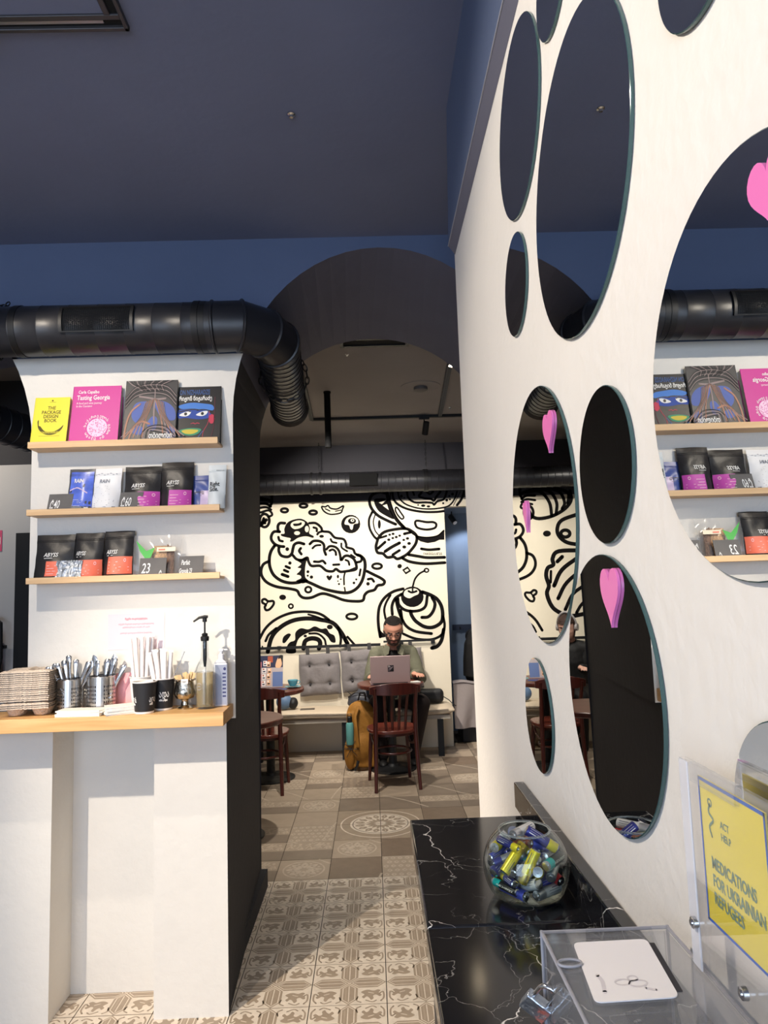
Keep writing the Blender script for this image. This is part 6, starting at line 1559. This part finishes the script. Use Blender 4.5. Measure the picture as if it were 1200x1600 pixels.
# --- the man with the laptop (frame: origin on the floor below his seat, facing -y)
mx, my = .185, 6.98
man = thing('person', 'bearded man in glasses and olive jacket seated typing on a laptop', 'person', (mx, my, 0))
HM = basis((.005, -.165, 1.068), 0, math.radians(24), 0, 1.12)
J = dict(hip=(0, .0, .56), waist=(0, -.01, .70), chest=(0, -.05, .86), collar=(0, -.085, 1.0), neck=(0, -.105, 1.055),
         shl=(-.165, -.07, .965), ell=(-.232, -.13, .735), wrl=(-.15, -.42, .805), shr=(.17, -.07, .965), elr=(.245, -.15, .735), wrr=(.175, -.44, .805),
         thl=(-.10, .0, .54), knl=(-.17, -.42, .545), anl=(-.13, -.36, .09), thr=(.10, .0, .54), knr=(.235, -.40, .535), anr=(.15, -.34, .09))
hm = [(basis(J['wrl'], -.45, -.05), -1), (basis(J['wrr'], .35, -.05), 1)]
bd = person_mesh(J, HM, hm); finish_body(bd, HM, man, SKIN)
# shirt
mb = MB(); mb.tube([(0, .0, .54), J['waist'], J['chest'], (0, -.085, .99), (0, -.10, 1.035)], [.150, .145, .158, .118, .068], 24, flat=.78)
put(fused(mb, .009, 4), 'shirt', TEE, man)
# jacket: torso, sleeves, open at the front
mb = MB(); mb.tube([(0, .0, .54), (0, -.01, .70), (0, -.05, .86), (0, -.08, .985), (0, -.10, 1.030)], [.172, .165, .172, .128, .078], 24, flat=.80)
for s_ in ('l', 'r'):
    caps(mb, [J['sh'+s_], Vector(J['sh'+s_]).lerp(J['el'+s_], .5), J['el'+s_]], [.064, .060, .057]); caps(mb, [J['el'+s_], Vector(J['el'+s_]).lerp(J['wr'+s_], .55), Vector(J['el'+s_]).lerp(J['wr'+s_], .84)], [.057, .053, .046])
    caps(mb, [(0, -.075, .985), J['sh'+s_]], [.066, .065])
me = fused(mb, .008, 3, .4)
bm = bmesh.new(); bm.from_mesh(me)
def gone(c): return (c.y < -.06 and abs(c.x) < .030+.55*max(0, c.z-.82) and abs(c.x) < .088 and c.z > .55) or c.z > 1.075 or (c.z > 1.035 and c.y < -.10 and abs(c.x) < .075)
bmesh.ops.delete(bm, geom=[f for f in bm.faces if gone(f.calc_center_median())], context='FACES')
rndw = random.Random(1)
for v in bm.verts: v.co += v.normal*(.0035*math.sin(38*v.co.z+9*v.co.x)*math.sin(21*v.co.x+13*v.co.y))
bm.to_mesh(me); bm.free(); jk = put(me, 'jacket', OLIVE, man)
sm = jk.modifiers.new('thick', 'SOLIDIFY'); sm.thickness = .006; sm.offset = 1
for s_ in (-1, 1):
    mb = MB(); mb.add([(s_*.030, -.175, 1.035), (s_*.072, -.150, 1.062), (s_*.105, -.185, 1.005), (s_*.085, -.232, .955), (s_*.045, -.225, .975),
                       (s_*.030, -.168, 1.030), (s_*.072, -.140, 1.055), (s_*.105, -.175, .998), (s_*.085, -.222, .950), (s_*.045, -.215, .968)],
                      [(0, 1, 2, 3, 4), (9, 8, 7, 6, 5), (0, 5, 6, 1), (1, 6, 7, 2), (2, 7, 8, 3), (3, 8, 9, 4), (4, 9, 5, 0)])
    kid(jk, mb, 'collar_flap', OLIVE, smooth=0, bevel=.003)
mb = MB()
for s_ in ('l', 'r'): caps(mb, [J['th'+s_], Vector(J['th'+s_]).lerp(J['kn'+s_], .6), J['kn'+s_]], [.105, .095, .083]); caps(mb, [J['kn'+s_], J['an'+s_]], [.080, .058])
mb.ball((0, .02, .56), .13, 16, 10, sc=(1.2, .8, .72))
put(fused(mb, .010, 5), 'trousers', TROU, man)
for s_ in ('l', 'r'):
    a = Vector(J['an'+s_]); mb = MB(); mb.ball((a.x, a.y+.01, .045), .05, 14, 8, sc=(.8, 1.0, .85)); mb.ball((a.x, a.y-.11, .032), .045, 14, 8, sc=(.95, 1.9, .68)); put(fused(mb, .009, 4), 'shoe', SHOE, man)
def keep_short(c): return c.z > .160 and (c.y > -.035 or c.z > .207) and not (c.z < .185 and c.y < .0) or (c.y > .03 and c.z > .07) or (c.z > .115 and c.y > .0 and abs(c.x) > .06)
kid(man, hair_mesh(HM, keep_short, 1.06), 'hair', HAIRD, smooth=60)
gl = MB()
for s_ in (-1, 1):
    gl.tube([HM @ Vector((s_*.034+.025*x, -.098+.012*abs(x)*(s_*x > 0), .121+.018*z)) for x, z in ((-1, .7), (-.6, 1), (.6, 1), (1, .7), (1, -.5), (.5, -1), (-.5, -1), (-1, -.5))], .0024, 6, closed=True)
    gl.tube([HM @ Vector((s_*.058, -.088, .128)), HM @ Vector((s_*.076, -.04, .126)), HM @ Vector((s_*.080, .02, .120))], .0022, 6)
gl.tube([HM @ Vector((-.010, -.101, .124)), HM @ Vector((0, -.104, .127)), HM @ Vector((.010, -.101, .124))], .0024, 6)
kid(man, gl, 'glasses', BLACK, smooth=60)
# --- woman with headphones, seen in the mirror: on the bench behind the teal-cup table
wo = thing('person', 'dark-haired person in black with grey headphones, seen only in the mirrors', 'person', (-1.36, 6.98, 0), (0, 0, math.radians(22)))
HW = basis((.0, -.12, 1.045), math.radians(12), math.radians(14))
J2 = dict(hip=(0, .02, .56), waist=(0, .0, .70), chest=(0, -.03, .85), collar=(0, -.055, .975), neck=(0, -.075, 1.03),
          shl=(-.165, -.04, .945), ell=(-.22, -.12, .73), wrl=(-.12, -.34, .80), shr=(.165, -.04, .945), elr=(.22, -.12, .73), wrr=(.12, -.34, .80),
          thl=(-.09, .0, .54), knl=(-.11, -.42, .54), anl=(-.10, -.38, .09), thr=(.09, .0, .54), knr=(.11, -.42, .54), anr=(.10, -.38, .09))
bd = person_mesh(J2, HW, [(basis(J2['wrl'], -.35, -.05), -1), (basis(J2['wrr'], .35, -.05), 1)], .0075); finish_body(bd, HW, wo, SKIN2, False)
def dress(J, o, m1, m2, sc=1.0):
    mb = MB(); mb.tube([(0, .0, .54), J['waist'], J['chest'], J['collar'], J['neck']], [.165*sc, .160*sc, .17*sc, .135*sc, .075*sc], 24, flat=.82)
    for s_ in ('l', 'r'):
        caps(mb, [J['sh'+s_], J['el'+s_]], [.068*sc, .060*sc]); caps(mb, [J['el'+s_], Vector(J['el'+s_]).lerp(J['wr'+s_], .9)], [.058*sc, .044*sc]); caps(mb, [J['collar'], J['sh'+s_]], [.075*sc, .07*sc])
    put(fused(mb, .010, 4), 'jacket', m1, o)
    mb = MB()
    for s_ in ('l', 'r'): caps(mb, [J['th'+s_], J['kn'+s_]], [.10, .078]); caps(mb, [J['kn'+s_], J['an'+s_]], [.074, .055])
    mb.ball((0, .02, .56), .12, 16, 10, sc=(1.15, .8, .72)); put(fused(mb, .011, 5), 'trousers', m2, o)
    for s_ in ('l', 'r'):
        a = Vector(J['an'+s_]); mb = MB(); mb.ball((a.x, a.y+.01, .045), .05, 14, 8, sc=(.8, 1.0, .85)); mb.ball((a.x, a.y-.10, .032), .045, 14, 8, sc=(.9, 1.8, .68)); put(fused(mb, .010, 4), 'shoe', SHOE, o)
dress(J2, wo, BLKJ, BLKJ)
def keep_long(c): return c.z > .175 or (c.y > -.02 and c.z > .03)
kid(wo, hair_mesh(HW, keep_long, 1.11), 'hair', mat('hair_brown', (52, 32, 24), .6, bump=.8, bscale=120), smooth=60)
HPM = mat('headphone_grey', (150, 146, 146), .4)
mb = MB(); mb.tube([HW @ Vector((.094*math.sin(a), .01, .125+.142*math.cos(a))) for a in [(-1.5+3.0*i/18) for i in range(19)]], .011, 8)
hp = kid(wo, mb, 'headphones', HPM, smooth=60)
for s_ in (-1, 1):
    mb = MB(); mb.tube([HW @ Vector((s_*.078, .01, .118)), HW @ Vector((s_*.104, .01, .118))], [.036, .034], 20); kid(hp, mb, 'ear_cup', HPM, smooth=40)
# --- person in black seated in the blue recess, a coat over the seat below
pz = thing('person', 'person in black jacket seated in the blue recess, half behind partition', 'person', (1.10, 7.60, .10), (0, 0, math.radians(112)))
HP = basis((.0, -.15, 1.02), 0, math.radians(30))
bd = person_mesh(J2, HP, [(basis(J2['wrl'], -.35, -.05), -1), (basis(J2['wrr'], .35, -.05), 1)], .0085); finish_body(bd, HP, pz, SKIN2, False)
dress(J2, pz, BLKJ, BLKJ, 1.12); kid(pz, hair_mesh(HP, keep_long, 1.10), 'hair', HAIRD, smooth=60)
o = thing('stool', 'black box stool under the grey coat in the blue recess', 'stool', (1.08, 7.62, 0))
kid(o, MB().box((-.20, -.22, .0), (.22, .20, .50)), 'seat_box', BLACK, bevel=.01)
COAT = mat('grey_coat', (146, 136, 134), .9, bump=.4, bscale=20)
o = thing('grey_coat', 'pale grey coat draped over the seat beside the bench end', 'coat', (1.06, 7.37, .0))
def drape(u, v):
    x = -.26+.50*u; z = .60-.44*v; return Vector((x, -.03-.05*v+.022*math.sin(14*u+3*v)*(.3+v)+.02*math.sin(5*u), z+.012*math.sin(9*u)*(1-v)))
mb = MB(); mb.grid(drape, 30, 14); mb.grid(lambda u, v: drape(u, v)+Vector((0, .02, 0)), 30, 14)
for j in (0, 13):
    for i in range(29): mb.f.append((j*30+i, j*30+i+1, 420+j*30+i+1, 420+j*30+i)); mb.m.append(0)
for i in (0, 29):
    for j in range(13): mb.f.append((j*30+i, (j+1)*30+i, 420+(j+1)*30+i, 420+j*30+i)); mb.m.append(0)
kid(o, mb, 'drape', COAT, smooth=70)
kid(o, MB().grid(lambda u, v: Vector((-.26+.50*u, -.03+.20*v, .60+.012*math.sin(9*u)+.012*math.sin(PI*v))), 20, 6), 'folded_top', COAT, smooth=70)
o = thing('wall_hook_rail', 'small dark shelf bar on the blue recess wall', 'rail', (1.05, 7.98, 1.13))
kid(o, MB().box((-.16, -.02, -.03), (.5, .018, .03)), 'bar', mat('navy_bar', (24, 34, 56), .6)); 
kid(o, MB().cyl((-.08, -.02, 0), (-.08, -.05, -.01), .008, 8), 'hook', BLACK)
# ------------------------------------------------------------------ foreground: fishbowl of batteries, acrylic donation box, sign
BOWLG = thin_glass('bowl_glass', (.93, .96, .95), 1.5)
BX, BY = .2055, 1.040; RBW = .0600; BZC = CT+.0410
bo = thing('glass_fishbowl', 'round clear glass fishbowl full of used batteries on black marble', 'bowl', (BX, BY, CT+.0006))
def bprof(r, z0, z1, n=22):
    out = []
    a0, a1 = math.asin((z0)/r), math.asin((z1)/r)
    for i in range(n+1): a = a0+(a1-a0)*i/n; out.append((r*math.cos(a), .0405+r*math.sin(a)))
    return out
pro = [(0, .0), (.030, 0), (.034, .0015), (.036, .004)] + bprof(RBW, -.0362, .0475)
kid(bo, MB().lathe(pro, n=64, cap=False), 'bowl_wall', BOWLG, smooth=70)
kid(bo, MB().lathe([(0, .0045)] + bprof(RBW-.0022, -.0345, .0475), n=64, cap=False), 'inner_wall', BOWLG, smooth=70)
rr_ = math.sqrt(RBW**2-.0475**2)-.001
kid(bo, MB().tube([(rr_*math.cos(2*PI*i/64), rr_*math.sin(2*PI*i/64), .0885) for i in range(64)], .0017, 8, closed=True), 'rolled_lip', mat('lip_glass', (226, 234, 232), .05, trans=.85, ior=1.3), smooth=70)
kid(bo, MB().tube([(.033*math.cos(2*PI*i/48), .033*math.sin(2*PI*i/48), .0022) for i in range(48)], .0018, 8, closed=True), 'foot_ring', mat('lip_glass', 0), smooth=70)
# batteries
TIPM = mat('battery_tip_metal', (200, 198, 194), .22, 1.0)
def bmat(n, c, metal=.25): return mat('battery_'+n, c, .30, metal)
BK = {  # name: (wrap, band, words for the label)
 'navy': (bmat('navy', (44, 48, 120)), bmat('yellow', (226, 206, 30)), 'navy battery with yellow end'),
 'teal': (bmat('black', (26, 30, 32)), bmat('teal', (30, 178, 172)), 'black battery with teal end'),
 'white': (bmat('white', (222, 222, 218)), bmat('silver', (190, 190, 190), .8), 'white battery with silver end'),
 'orange': (bmat('grey', (176, 178, 180), .5), bmat('orange', (232, 128, 84)), 'grey battery with orange end'),
 'blue': (bmat('violet_blue', (92, 100, 204)), bmat('violet_blue', 0), 'plain violet-blue battery'),
 'yellow': (bmat('yellow', 0), bmat('gold', (206, 178, 60), .7), 'yellow battery with gold end'),
 'silver': (bmat('silver', 0), bmat('navy', 0), 'silver battery with navy end'),
 'red': (bmat('copper', (212, 120, 84), .6), bmat('red', (176, 40, 44)), 'copper battery with red end')}
def battery(kind, aaa):
    w_, t_, lab = BK[kind]; r, L = (.0071, .0495) if not aaa else (.0053, .0435)
    o = thing('battery', lab, 'battery')
    h = L/2
    kid(o, MB().lathe([(r*.96, -h+.001), (r, -h+.0018), (r, h*.38)], n=20, cap=False), 'wrap', w_)
    kid(o, MB().lathe([(r, h*.38), (r, h-.0028), (r*.94, h-.0018)], n=20, cap=False), 'end_band', t_)
    kid(o, MB().lathe([(r*.94, h-.0018), (r*.42, h-.0016), (r*.40, h), (0, h)], n=20, cap=False), 'positive_cap', TIPM)
    kid(o, MB().lathe([(0, -h), (r*.7, -h), (r*.96, -h+.001)], n=20, cap=False), 'negative_cap', TIPM)
    pr = Print(lambda u, v, l: ((r*1.006)*math.cos(v), (r*1.006)*math.sin(v), u)); 
    if kind == 'teal':
        for a_ in (0, 2.1, 4.2): write(pr, 'TOSHIBA', -h*.85, a_, .62, 0, 0, sx=.0125, bold=.01)
    else:
        for a_ in (0, 2.1, 4.2):
            pr.rect(-h*.8, a_, h*.1, a_+.5, 0, 0); pr.rect(-h*.8, a_+.8, -h*.2, a_+.95, 0, 0)
    pr.build('wrap_print', [mat('battery_print', (232, 230, 214), .4) if kind in ('navy', 'teal', 'blue', 'red') else mat('battery_print_dark', (76, 76, 96), .4)], o)
    return o
PACK = [(-0.0303, -0.0243, -0.0111, -0.215, 0.974, -0.074, 1), (-0.0363, 0.0146, 0.011, 0.721, 0.69, 0.066, 1), (0.0308, -0.0046, -0.0099, 0.508, -0.814, -0.281, 0), (-0.023, -0.0214, -0.0275, 0.529, -0.849, 0.003, 0), (0.0214, 0.0211, -0.0155, 0.811, -0.285, -0.511, 0), (0.0233, 0.0191, 0.0101, -0.405, -0.877, 0.258, 0), (-0.0163, 0.0066, 0.022, 0.668, -0.35, -0.657, 0), (-0.0037, 0.0195, -0.0277, -0.393, 0.919, 0.0, 0), (0.0206, -0.016, 0.0383, 0.839, -0.146, -0.524, 0), (0.0315, 0.0205, -0.0051, -0.734, 0.678, 0.045, 1), (0.0218, -0.0286, -0.0271, -0.786, -0.618, 0.028, 0), (-0.0335, 0.0291, 0.0039, -0.661, -0.736, -0.143, 0), (-0.0219, -0.026, 0.0185, 0.655, 0.351, 0.67, 0), (-0.0143, -0.0292, 0.0078, 0.621, 0.773, 0.13, 1), (-0.0182, -0.0112, -0.0087, -0.859, -0.142, 0.492, 1), (-0.0186, -0.0114, 0.0049, -0.394, 0.661, 0.639, 1), (0.0122, -0.0305, -0.0022, -0.29, -0.86, 0.42, 0), (0.0096, -0.0097, 0.0012, 0.027, 0.781, -0.624, 0), (0.0013, 0.0019, 0.032, 0.904, 0.421, 0.069, 0), (-0.026, 0.0057, -0.0096, -0.945, 0.288, -0.154, 0), (-0.0098, 0.0273, 0.0313, -0.252, -0.829, 0.5, 0), (-0.0191, 0.0221, -0.0197, -0.34, 0.859, 0.383, 0), (-0.025, 0.0172, -0.0107, -0.952, 0.295, -0.086, 1), (-0.0039, -0.0387, 0.0104, -0.465, 0.015, -0.885, 0), (0.0055, 0.0244, -0.0207, 0.696, -0.638, -0.329, 0), (0.0244, 0.0242, 0.0248, -0.937, 0.157, 0.312, 1), (0.0325, 0.0067, 0.0089, -0.436, -0.886, 0.158, 0), (-0.0352, -0.0243, -0.0204, -0.586, 0.807, 0.065, 1), (-0.0351, 0.0188, -0.0261, -0.556, -0.821, 0.133, 1), (0.0214, 0.0355, -0.017, 0.875, -0.382, 0.299, 0), (0.0076, 0.0464, -0.0055, 0.978, -0.169, -0.124, 1), (-0.004, 0.0346, 0.0065, -0.784, -0.547, -0.294, 0), (-0.0323, 0.0205, 0.023, -0.517, -0.855, 0.036, 0), (0.0255, -0.0012, 0.0253, -0.863, -0.42, 0.28, 0), (0.009, 0.0257, 0.0114, 0.727, 0.589, 0.354, 0), (0.0251, -0.0071, -0.0246, 0.88, 0.456, 0.131, 0), (-0.0294, -0.0138, 0.015, -0.947, -0.107, -0.303, 1), (-0.0027, 0.0023, 0.0445, -0.709, -0.705, -0.006, 0), (-0.0035, -0.0305, -0.0173, -0.375, 0.832, -0.408, 0), (0.0024, 0.0058, 0.0208, -0.094, 0.994, 0.046, 1), (-0.0321, 0.0038, 0.0037, 0.698, 0.57, 0.434, 0), (-0.0265, -0.019, 0.0345, 0.522, -0.85, -0.067, 1), (0.0328, -0.0231, -0.0002, -0.376, -0.92, -0.109, 0), (0.0336, -0.0263, 0.0123, -0.621, -0.783, 0.026, 0)]
SEQ = ['navy', 'teal', 'white', 'yellow', 'silver', 'blue', 'orange', 'teal', 'navy', 'white', 'red', 'silver', 'yellow', 'navy', 'white', 'blue']
proto = {}
def where(x, y, z):
    v = 'low' if z < -.015 else ('mid height' if z < .018 else 'near rim')
    h_ = 'left' if x < -.018 else ('right' if x > .018 else 'middle')
    d_ = 'front' if y < -.012 else ('back' if y > .016 else 'centre')
    return v+', '+h_+' '+d_+' of fishbowl'
LABS = [BK[SEQ[(i*5) % len(SEQ)]][2]+', '+where(q[0], q[1], q[2]) for i, q in enumerate(PACK)]
for l_ in set(LABS):
    same = sorted([i for i, t_ in enumerate(LABS) if t_ == l_], key=lambda i: PACK[i][1])
    if len(same) > 1:
        for n_, i in enumerate(same): LABS[i] = l_+', '+ORD[n_]+' from the front'
for i, (x, y, z, dx, dy, dz_, aaa) in enumerate(PACK):
    k = SEQ[(i*5) % len(SEQ)]; rot = Vector((dx, dy, dz_)).to_track_quat('Z', 'Y').to_euler(); loc = (BX+x*.985, BY+y*.985, CT+.0006+.0405+z*.985+.0012)
    lab = LABS[i]
    if (k, aaa) not in proto:
        b = proto[(k, aaa)] = battery(k, aaa); b.location = loc; b.rotation_euler = rot; b['label'] = lab; b['group'] = 'used batteries in the fishbowl'
    else: dup(proto[(k, aaa)], loc, rot, lab, 'used batteries in the fishbowl')
# ------------------------------------------------------------------ acrylic donation box with padlock
ACR = thin_glass('acrylic', (.93, .93, .935), 1.42, .02, .07); ACR2 = thin_glass('acrylic_clear', (.98, .98, .98), 1.35, .02, .02); ACE = mat('acrylic_edge', (206, 206, 216), .1, trans=.5, ior=1.3)
ZB = 1.268
pA, pB, pC = atZ(848, 1455, ZB), atZ(1050, 1449, ZB), atZ(905, 1600, ZB)
ax0, ax1, ay1, ay0 = pA.x, .2655, pA.y, .49
ab = thing('donation_box', 'clear acrylic donation box with slot lid in the near corner of counter', 'donation box', (ax0, ay0, CT+.0006))
AW, AD, AH = ax1-ax0, ay1-ay0, ZB-CT-.0006
kid(ab, MB().box((0, 0, .0), (AW, AD, .003)), 'floor_panel', ACR)
for nm, lo, hi in (('side_panel', (0, 0, .003), (.003, AD, AH-.004)), ('side_panel', (AW-.003, 0, .003), (AW, AD, AH-.004)), ('side_panel', (.003, 0, .003), (AW-.003, .003, AH-.004)), ('side_panel', (.003, AD-.003, .003), (AW-.003, AD, AH-.004))):
    kid(ab, MB().box(lo, hi), nm, ACR)
kid(ab, MB().box((-.001, -.001, AH-.004), (AW+.001, AD+.001, AH)), 'lid', ACR, bevel=.0015)
mb = MB(); pts_ = [(-.001, -.001), (AW+.001, -.001), (AW+.001, AD+.001), (-.001, AD+.001)]
for a, b in zip(pts_, pts_[1:]+pts_[:1]): mb.cyl((*a, AH-.0015), (*b, AH-.0015), .0016, 8)
for a in pts_: mb.cyl((*a, .0), (*a, AH), .0015, 8)
kid(ab, mb, 'polished_edge', ACE)
s0, s1 = atZ(1018, 1474, ZB), atZ(1062, 1550, ZB); L_ = lambda p: (p.x-ax0, p.y-ay0)
u0, u1 = L_(s0), L_(s1)
kid(ab, MB().prism([(u1[0]-.0025, u1[1]), (u1[0]+.0025, u1[1]), (u0[0]+.0025, u0[1]), (u0[0]-.0025, u0[1])], 'Z', AH+.0001, AH+.0006), 'coin_slot', mat('slot_dark', (40, 38, 44), .5))
# white card on the lid
cs = [L_(atZ(px, py, ZB+.001)) for px, py in ((930, 1567), (1062, 1558), (1010, 1467), (895, 1473))]
def rounded(pts, r, n=5):
    out = []
    for i, p in enumerate(pts):
        p = Vector(p); a = (Vector(pts[i-1])-p).normalized(); b = (Vector(pts[(i+1) % len(pts)])-p).normalized()
        for k in range(n+1):
            t = k/n; q0, q1 = p+a*r, p+b*r
            out.append(tuple(q0*(1-t)**2+p*2*t*(1-t)+q1*t*t))
    return out
cdn = tag(MB().prism(rounded(cs, .007), 'Z', AH+.0003, AH+.0012).build('white_card', mat('card_white', (238, 234, 236), .4), None, 0, (ax0, ay0, CT+.0006)), 'white rounded card lying on the lid of the acrylic donation box', 'card')
def cfn(u, v, l):
    a = Vector(cs[0]).lerp(Vector(cs[1]), u); b = Vector(cs[3]).lerp(Vector(cs[2]), u); p = a.lerp(b, v); return (p.x, p.y, AH+.0014+.0002*l)
pr = Print(cfn); pr.ring(.42, .27, .09, .045, .022, 0, 0); pr.ring(.60, .24, .11, .05, .022, 0, 0); pr.ring(.56, .32, .06, .04, .02, 0, 0); pr.line([(.16, .14), (.18, .30), (.15, .40)], .05, 0, 0); pr.line([(.66, .16), (.78, .12)], .03, 0, 0)
pr.build('faded_emblem', [mat('faded_grey', (212, 206, 210), .5)], cdn)
# padlock
LOCK = mat('padlock_metal', (188, 196, 206), .3, .9, bump=.4, bscale=90)
pl = atZ(838, 1572, 1.205); sh = atZ(888, 1514, 1.262)
lk = thing('padlock', 'small silver padlock hanging at the corner of the acrylic box', 'padlock', pl)
dn = (sh-pl).normalized(); bk = (Vector((0, -1, .55))-dn*Vector((0, -1, .55)).dot(dn)).normalized(); side = dn.cross(bk).normalized()
lk.rotation_euler = Matrix((side, dn, bk)).transposed().to_euler()
kid(lk, MB().box((-.0125, -.0115, -.0045), (.0125, .0125, .0045)), 'lock_body', LOCK, bevel=.0012)
kid(lk, MB().tube([(-.0075, .011, 0), (-.0075, .030, 0), (-.0055, .0355, 0), (0, .038, 0), (.0055, .0355, 0), (.0075, .030, 0), (.0075, .011, 0)], .0021, 10), 'shackle', CHROME, smooth=60)
kid(lk, MB().box((-.004, -.012, -.002), (.004, -.0113, .002)), 'keyhole', BLACK)
q = atZ(872, 1592, 1.17); tag(MB().box((-.006, -.008, 0), (.006, .008, .022)).build('orange_tag', mat('orange_plastic', (236, 110, 80), .5), None, 0, (ax0-.010, q.y-.035, CT+.0006), bevel=.002), 'orange plastic tag lying below the padlock beside acrylic box', 'tag')
# hasp on the box
hq = atZ(905, 1508, ZB); hl = L_(hq)
kid(ab, MB().tube([(hl[0]-.008+.010*math.cos(2*PI*i/20), hl[1]+.006*math.sin(2*PI*i/20), AH+.002) for i in range(20)], .0012, 6, closed=True), 'hasp_ring', ACE)
# upright acrylic sign panel
SX = .2610
def sp_(px, py): p = atX(px, py, SX); return (p.y, p.z)
TL, BL_ = sp_(1062, 1190), sp_(1110, 1450); 
y_far, z_top, z_bot = TL[0], TL[1]+.004, ZB+.002
y_near = sp_(1204, 1280)[0]-.004
sg = thing('sign_holder', 'clear acrylic sign holder with yellow blue-edged poster by the wall', 'sign', (SX, (y_far+y_near)/2, z_bot))
yl = (y_far+y_near)/2; SH_ = z_top-z_bot; SW = y_far-y_near
kid(sg, MB().box((-.0005, -SW/2, 0), (.0025, SW/2, SH_)), 'front_sheet', ACR2); kid(sg, MB().box((.0045, -SW/2, 0), (.0060, SW/2, SH_)), 'rear_sheet', ACR2)
kid(sg, MB().box((-.0015, SW/2-.016, 0), (.0005, SW/2, SH_)), 'side_strip', thin_glass('acrylic_strip', (.9, .9, .96), 1.45, .05, .45), bevel=.002)
kid(sg, MB().box((-.0015, -SW/2-.002, 0), (.0045, -SW/2+.003, SH_)), 'side_strip', ACE)
kid(sg, MB().box((-.0012, -SW/2+.05, SH_-.014), (.0042, SW/2-.02, SH_+.001)), 'top_bracket', ACR)
P1, P2, P3, P4 = sp_(1085, 1211), sp_(1189, 1276), sp_(1111, 1444), sp_(1200, 1545)
f0, f1_ = P1[0], P2[0]; zt_, zb_ = P1[1], P3[1]
kid(sg, MB().box((.0028, f1_-yl, zb_-z_bot), (.0040, f0-yl, zt_-z_bot)), 'poster', mat('poster_yellow', (244, 222, 40), .5))
pw, ph_ = f0-f1_, zt_-zb_
pr = Print(lambda u, v, l: (.0026-.0002*l, f0-yl-u*pw, zb_-z_bot+v*ph_))
BLP2 = mat('poster_blue', (44, 96, 190), .5); BLP3 = mat('poster_letters', (112, 140, 120), .5)
for r_ in ((0, .975, 1, 1), (0, 0, 1, .02), (0, 0, .022, 1), (.978, 0, 1, 1)): pr.rect(*r_, 0, 1)
for t_, y_ in (('MEDICATIONS', .40), ('FOR UKRAINIAN', .28), ('REFUGEES', .16)): write(pr, t_, .14, y_, .115, 1, 1, bold=.003, sx=.88)
write(pr, 'ACT', .33, .72, .07, 1, 1, bold=.001); write(pr, 'HELP', .33, .64, .07, 1, 1, bold=.001)
pr.line([(.18, .84), (.15, .78), (.22, .74), (.15, .68), (.18, .62)], .02, 1, 1); pr.ring(.18, .85, .03, .025, .012, 1, 1)
pr.build('poster_print', [BLP2, BLP3], sg)
for px, py in ((1090, 1441), (1168, 1552)):
    p = sp_(px, py); yy, zz = p[0]-yl, max(p[1]-z_bot, .006)
    kid(sg, MB().lathe([(0, -.0060), (.0025, -.0060), (.0028, -.0048), (.0046, -.0046), (.0048, -.0008)], (0, yy, zz), n=18, axis='X', cap=False), 'screw', CHROME)
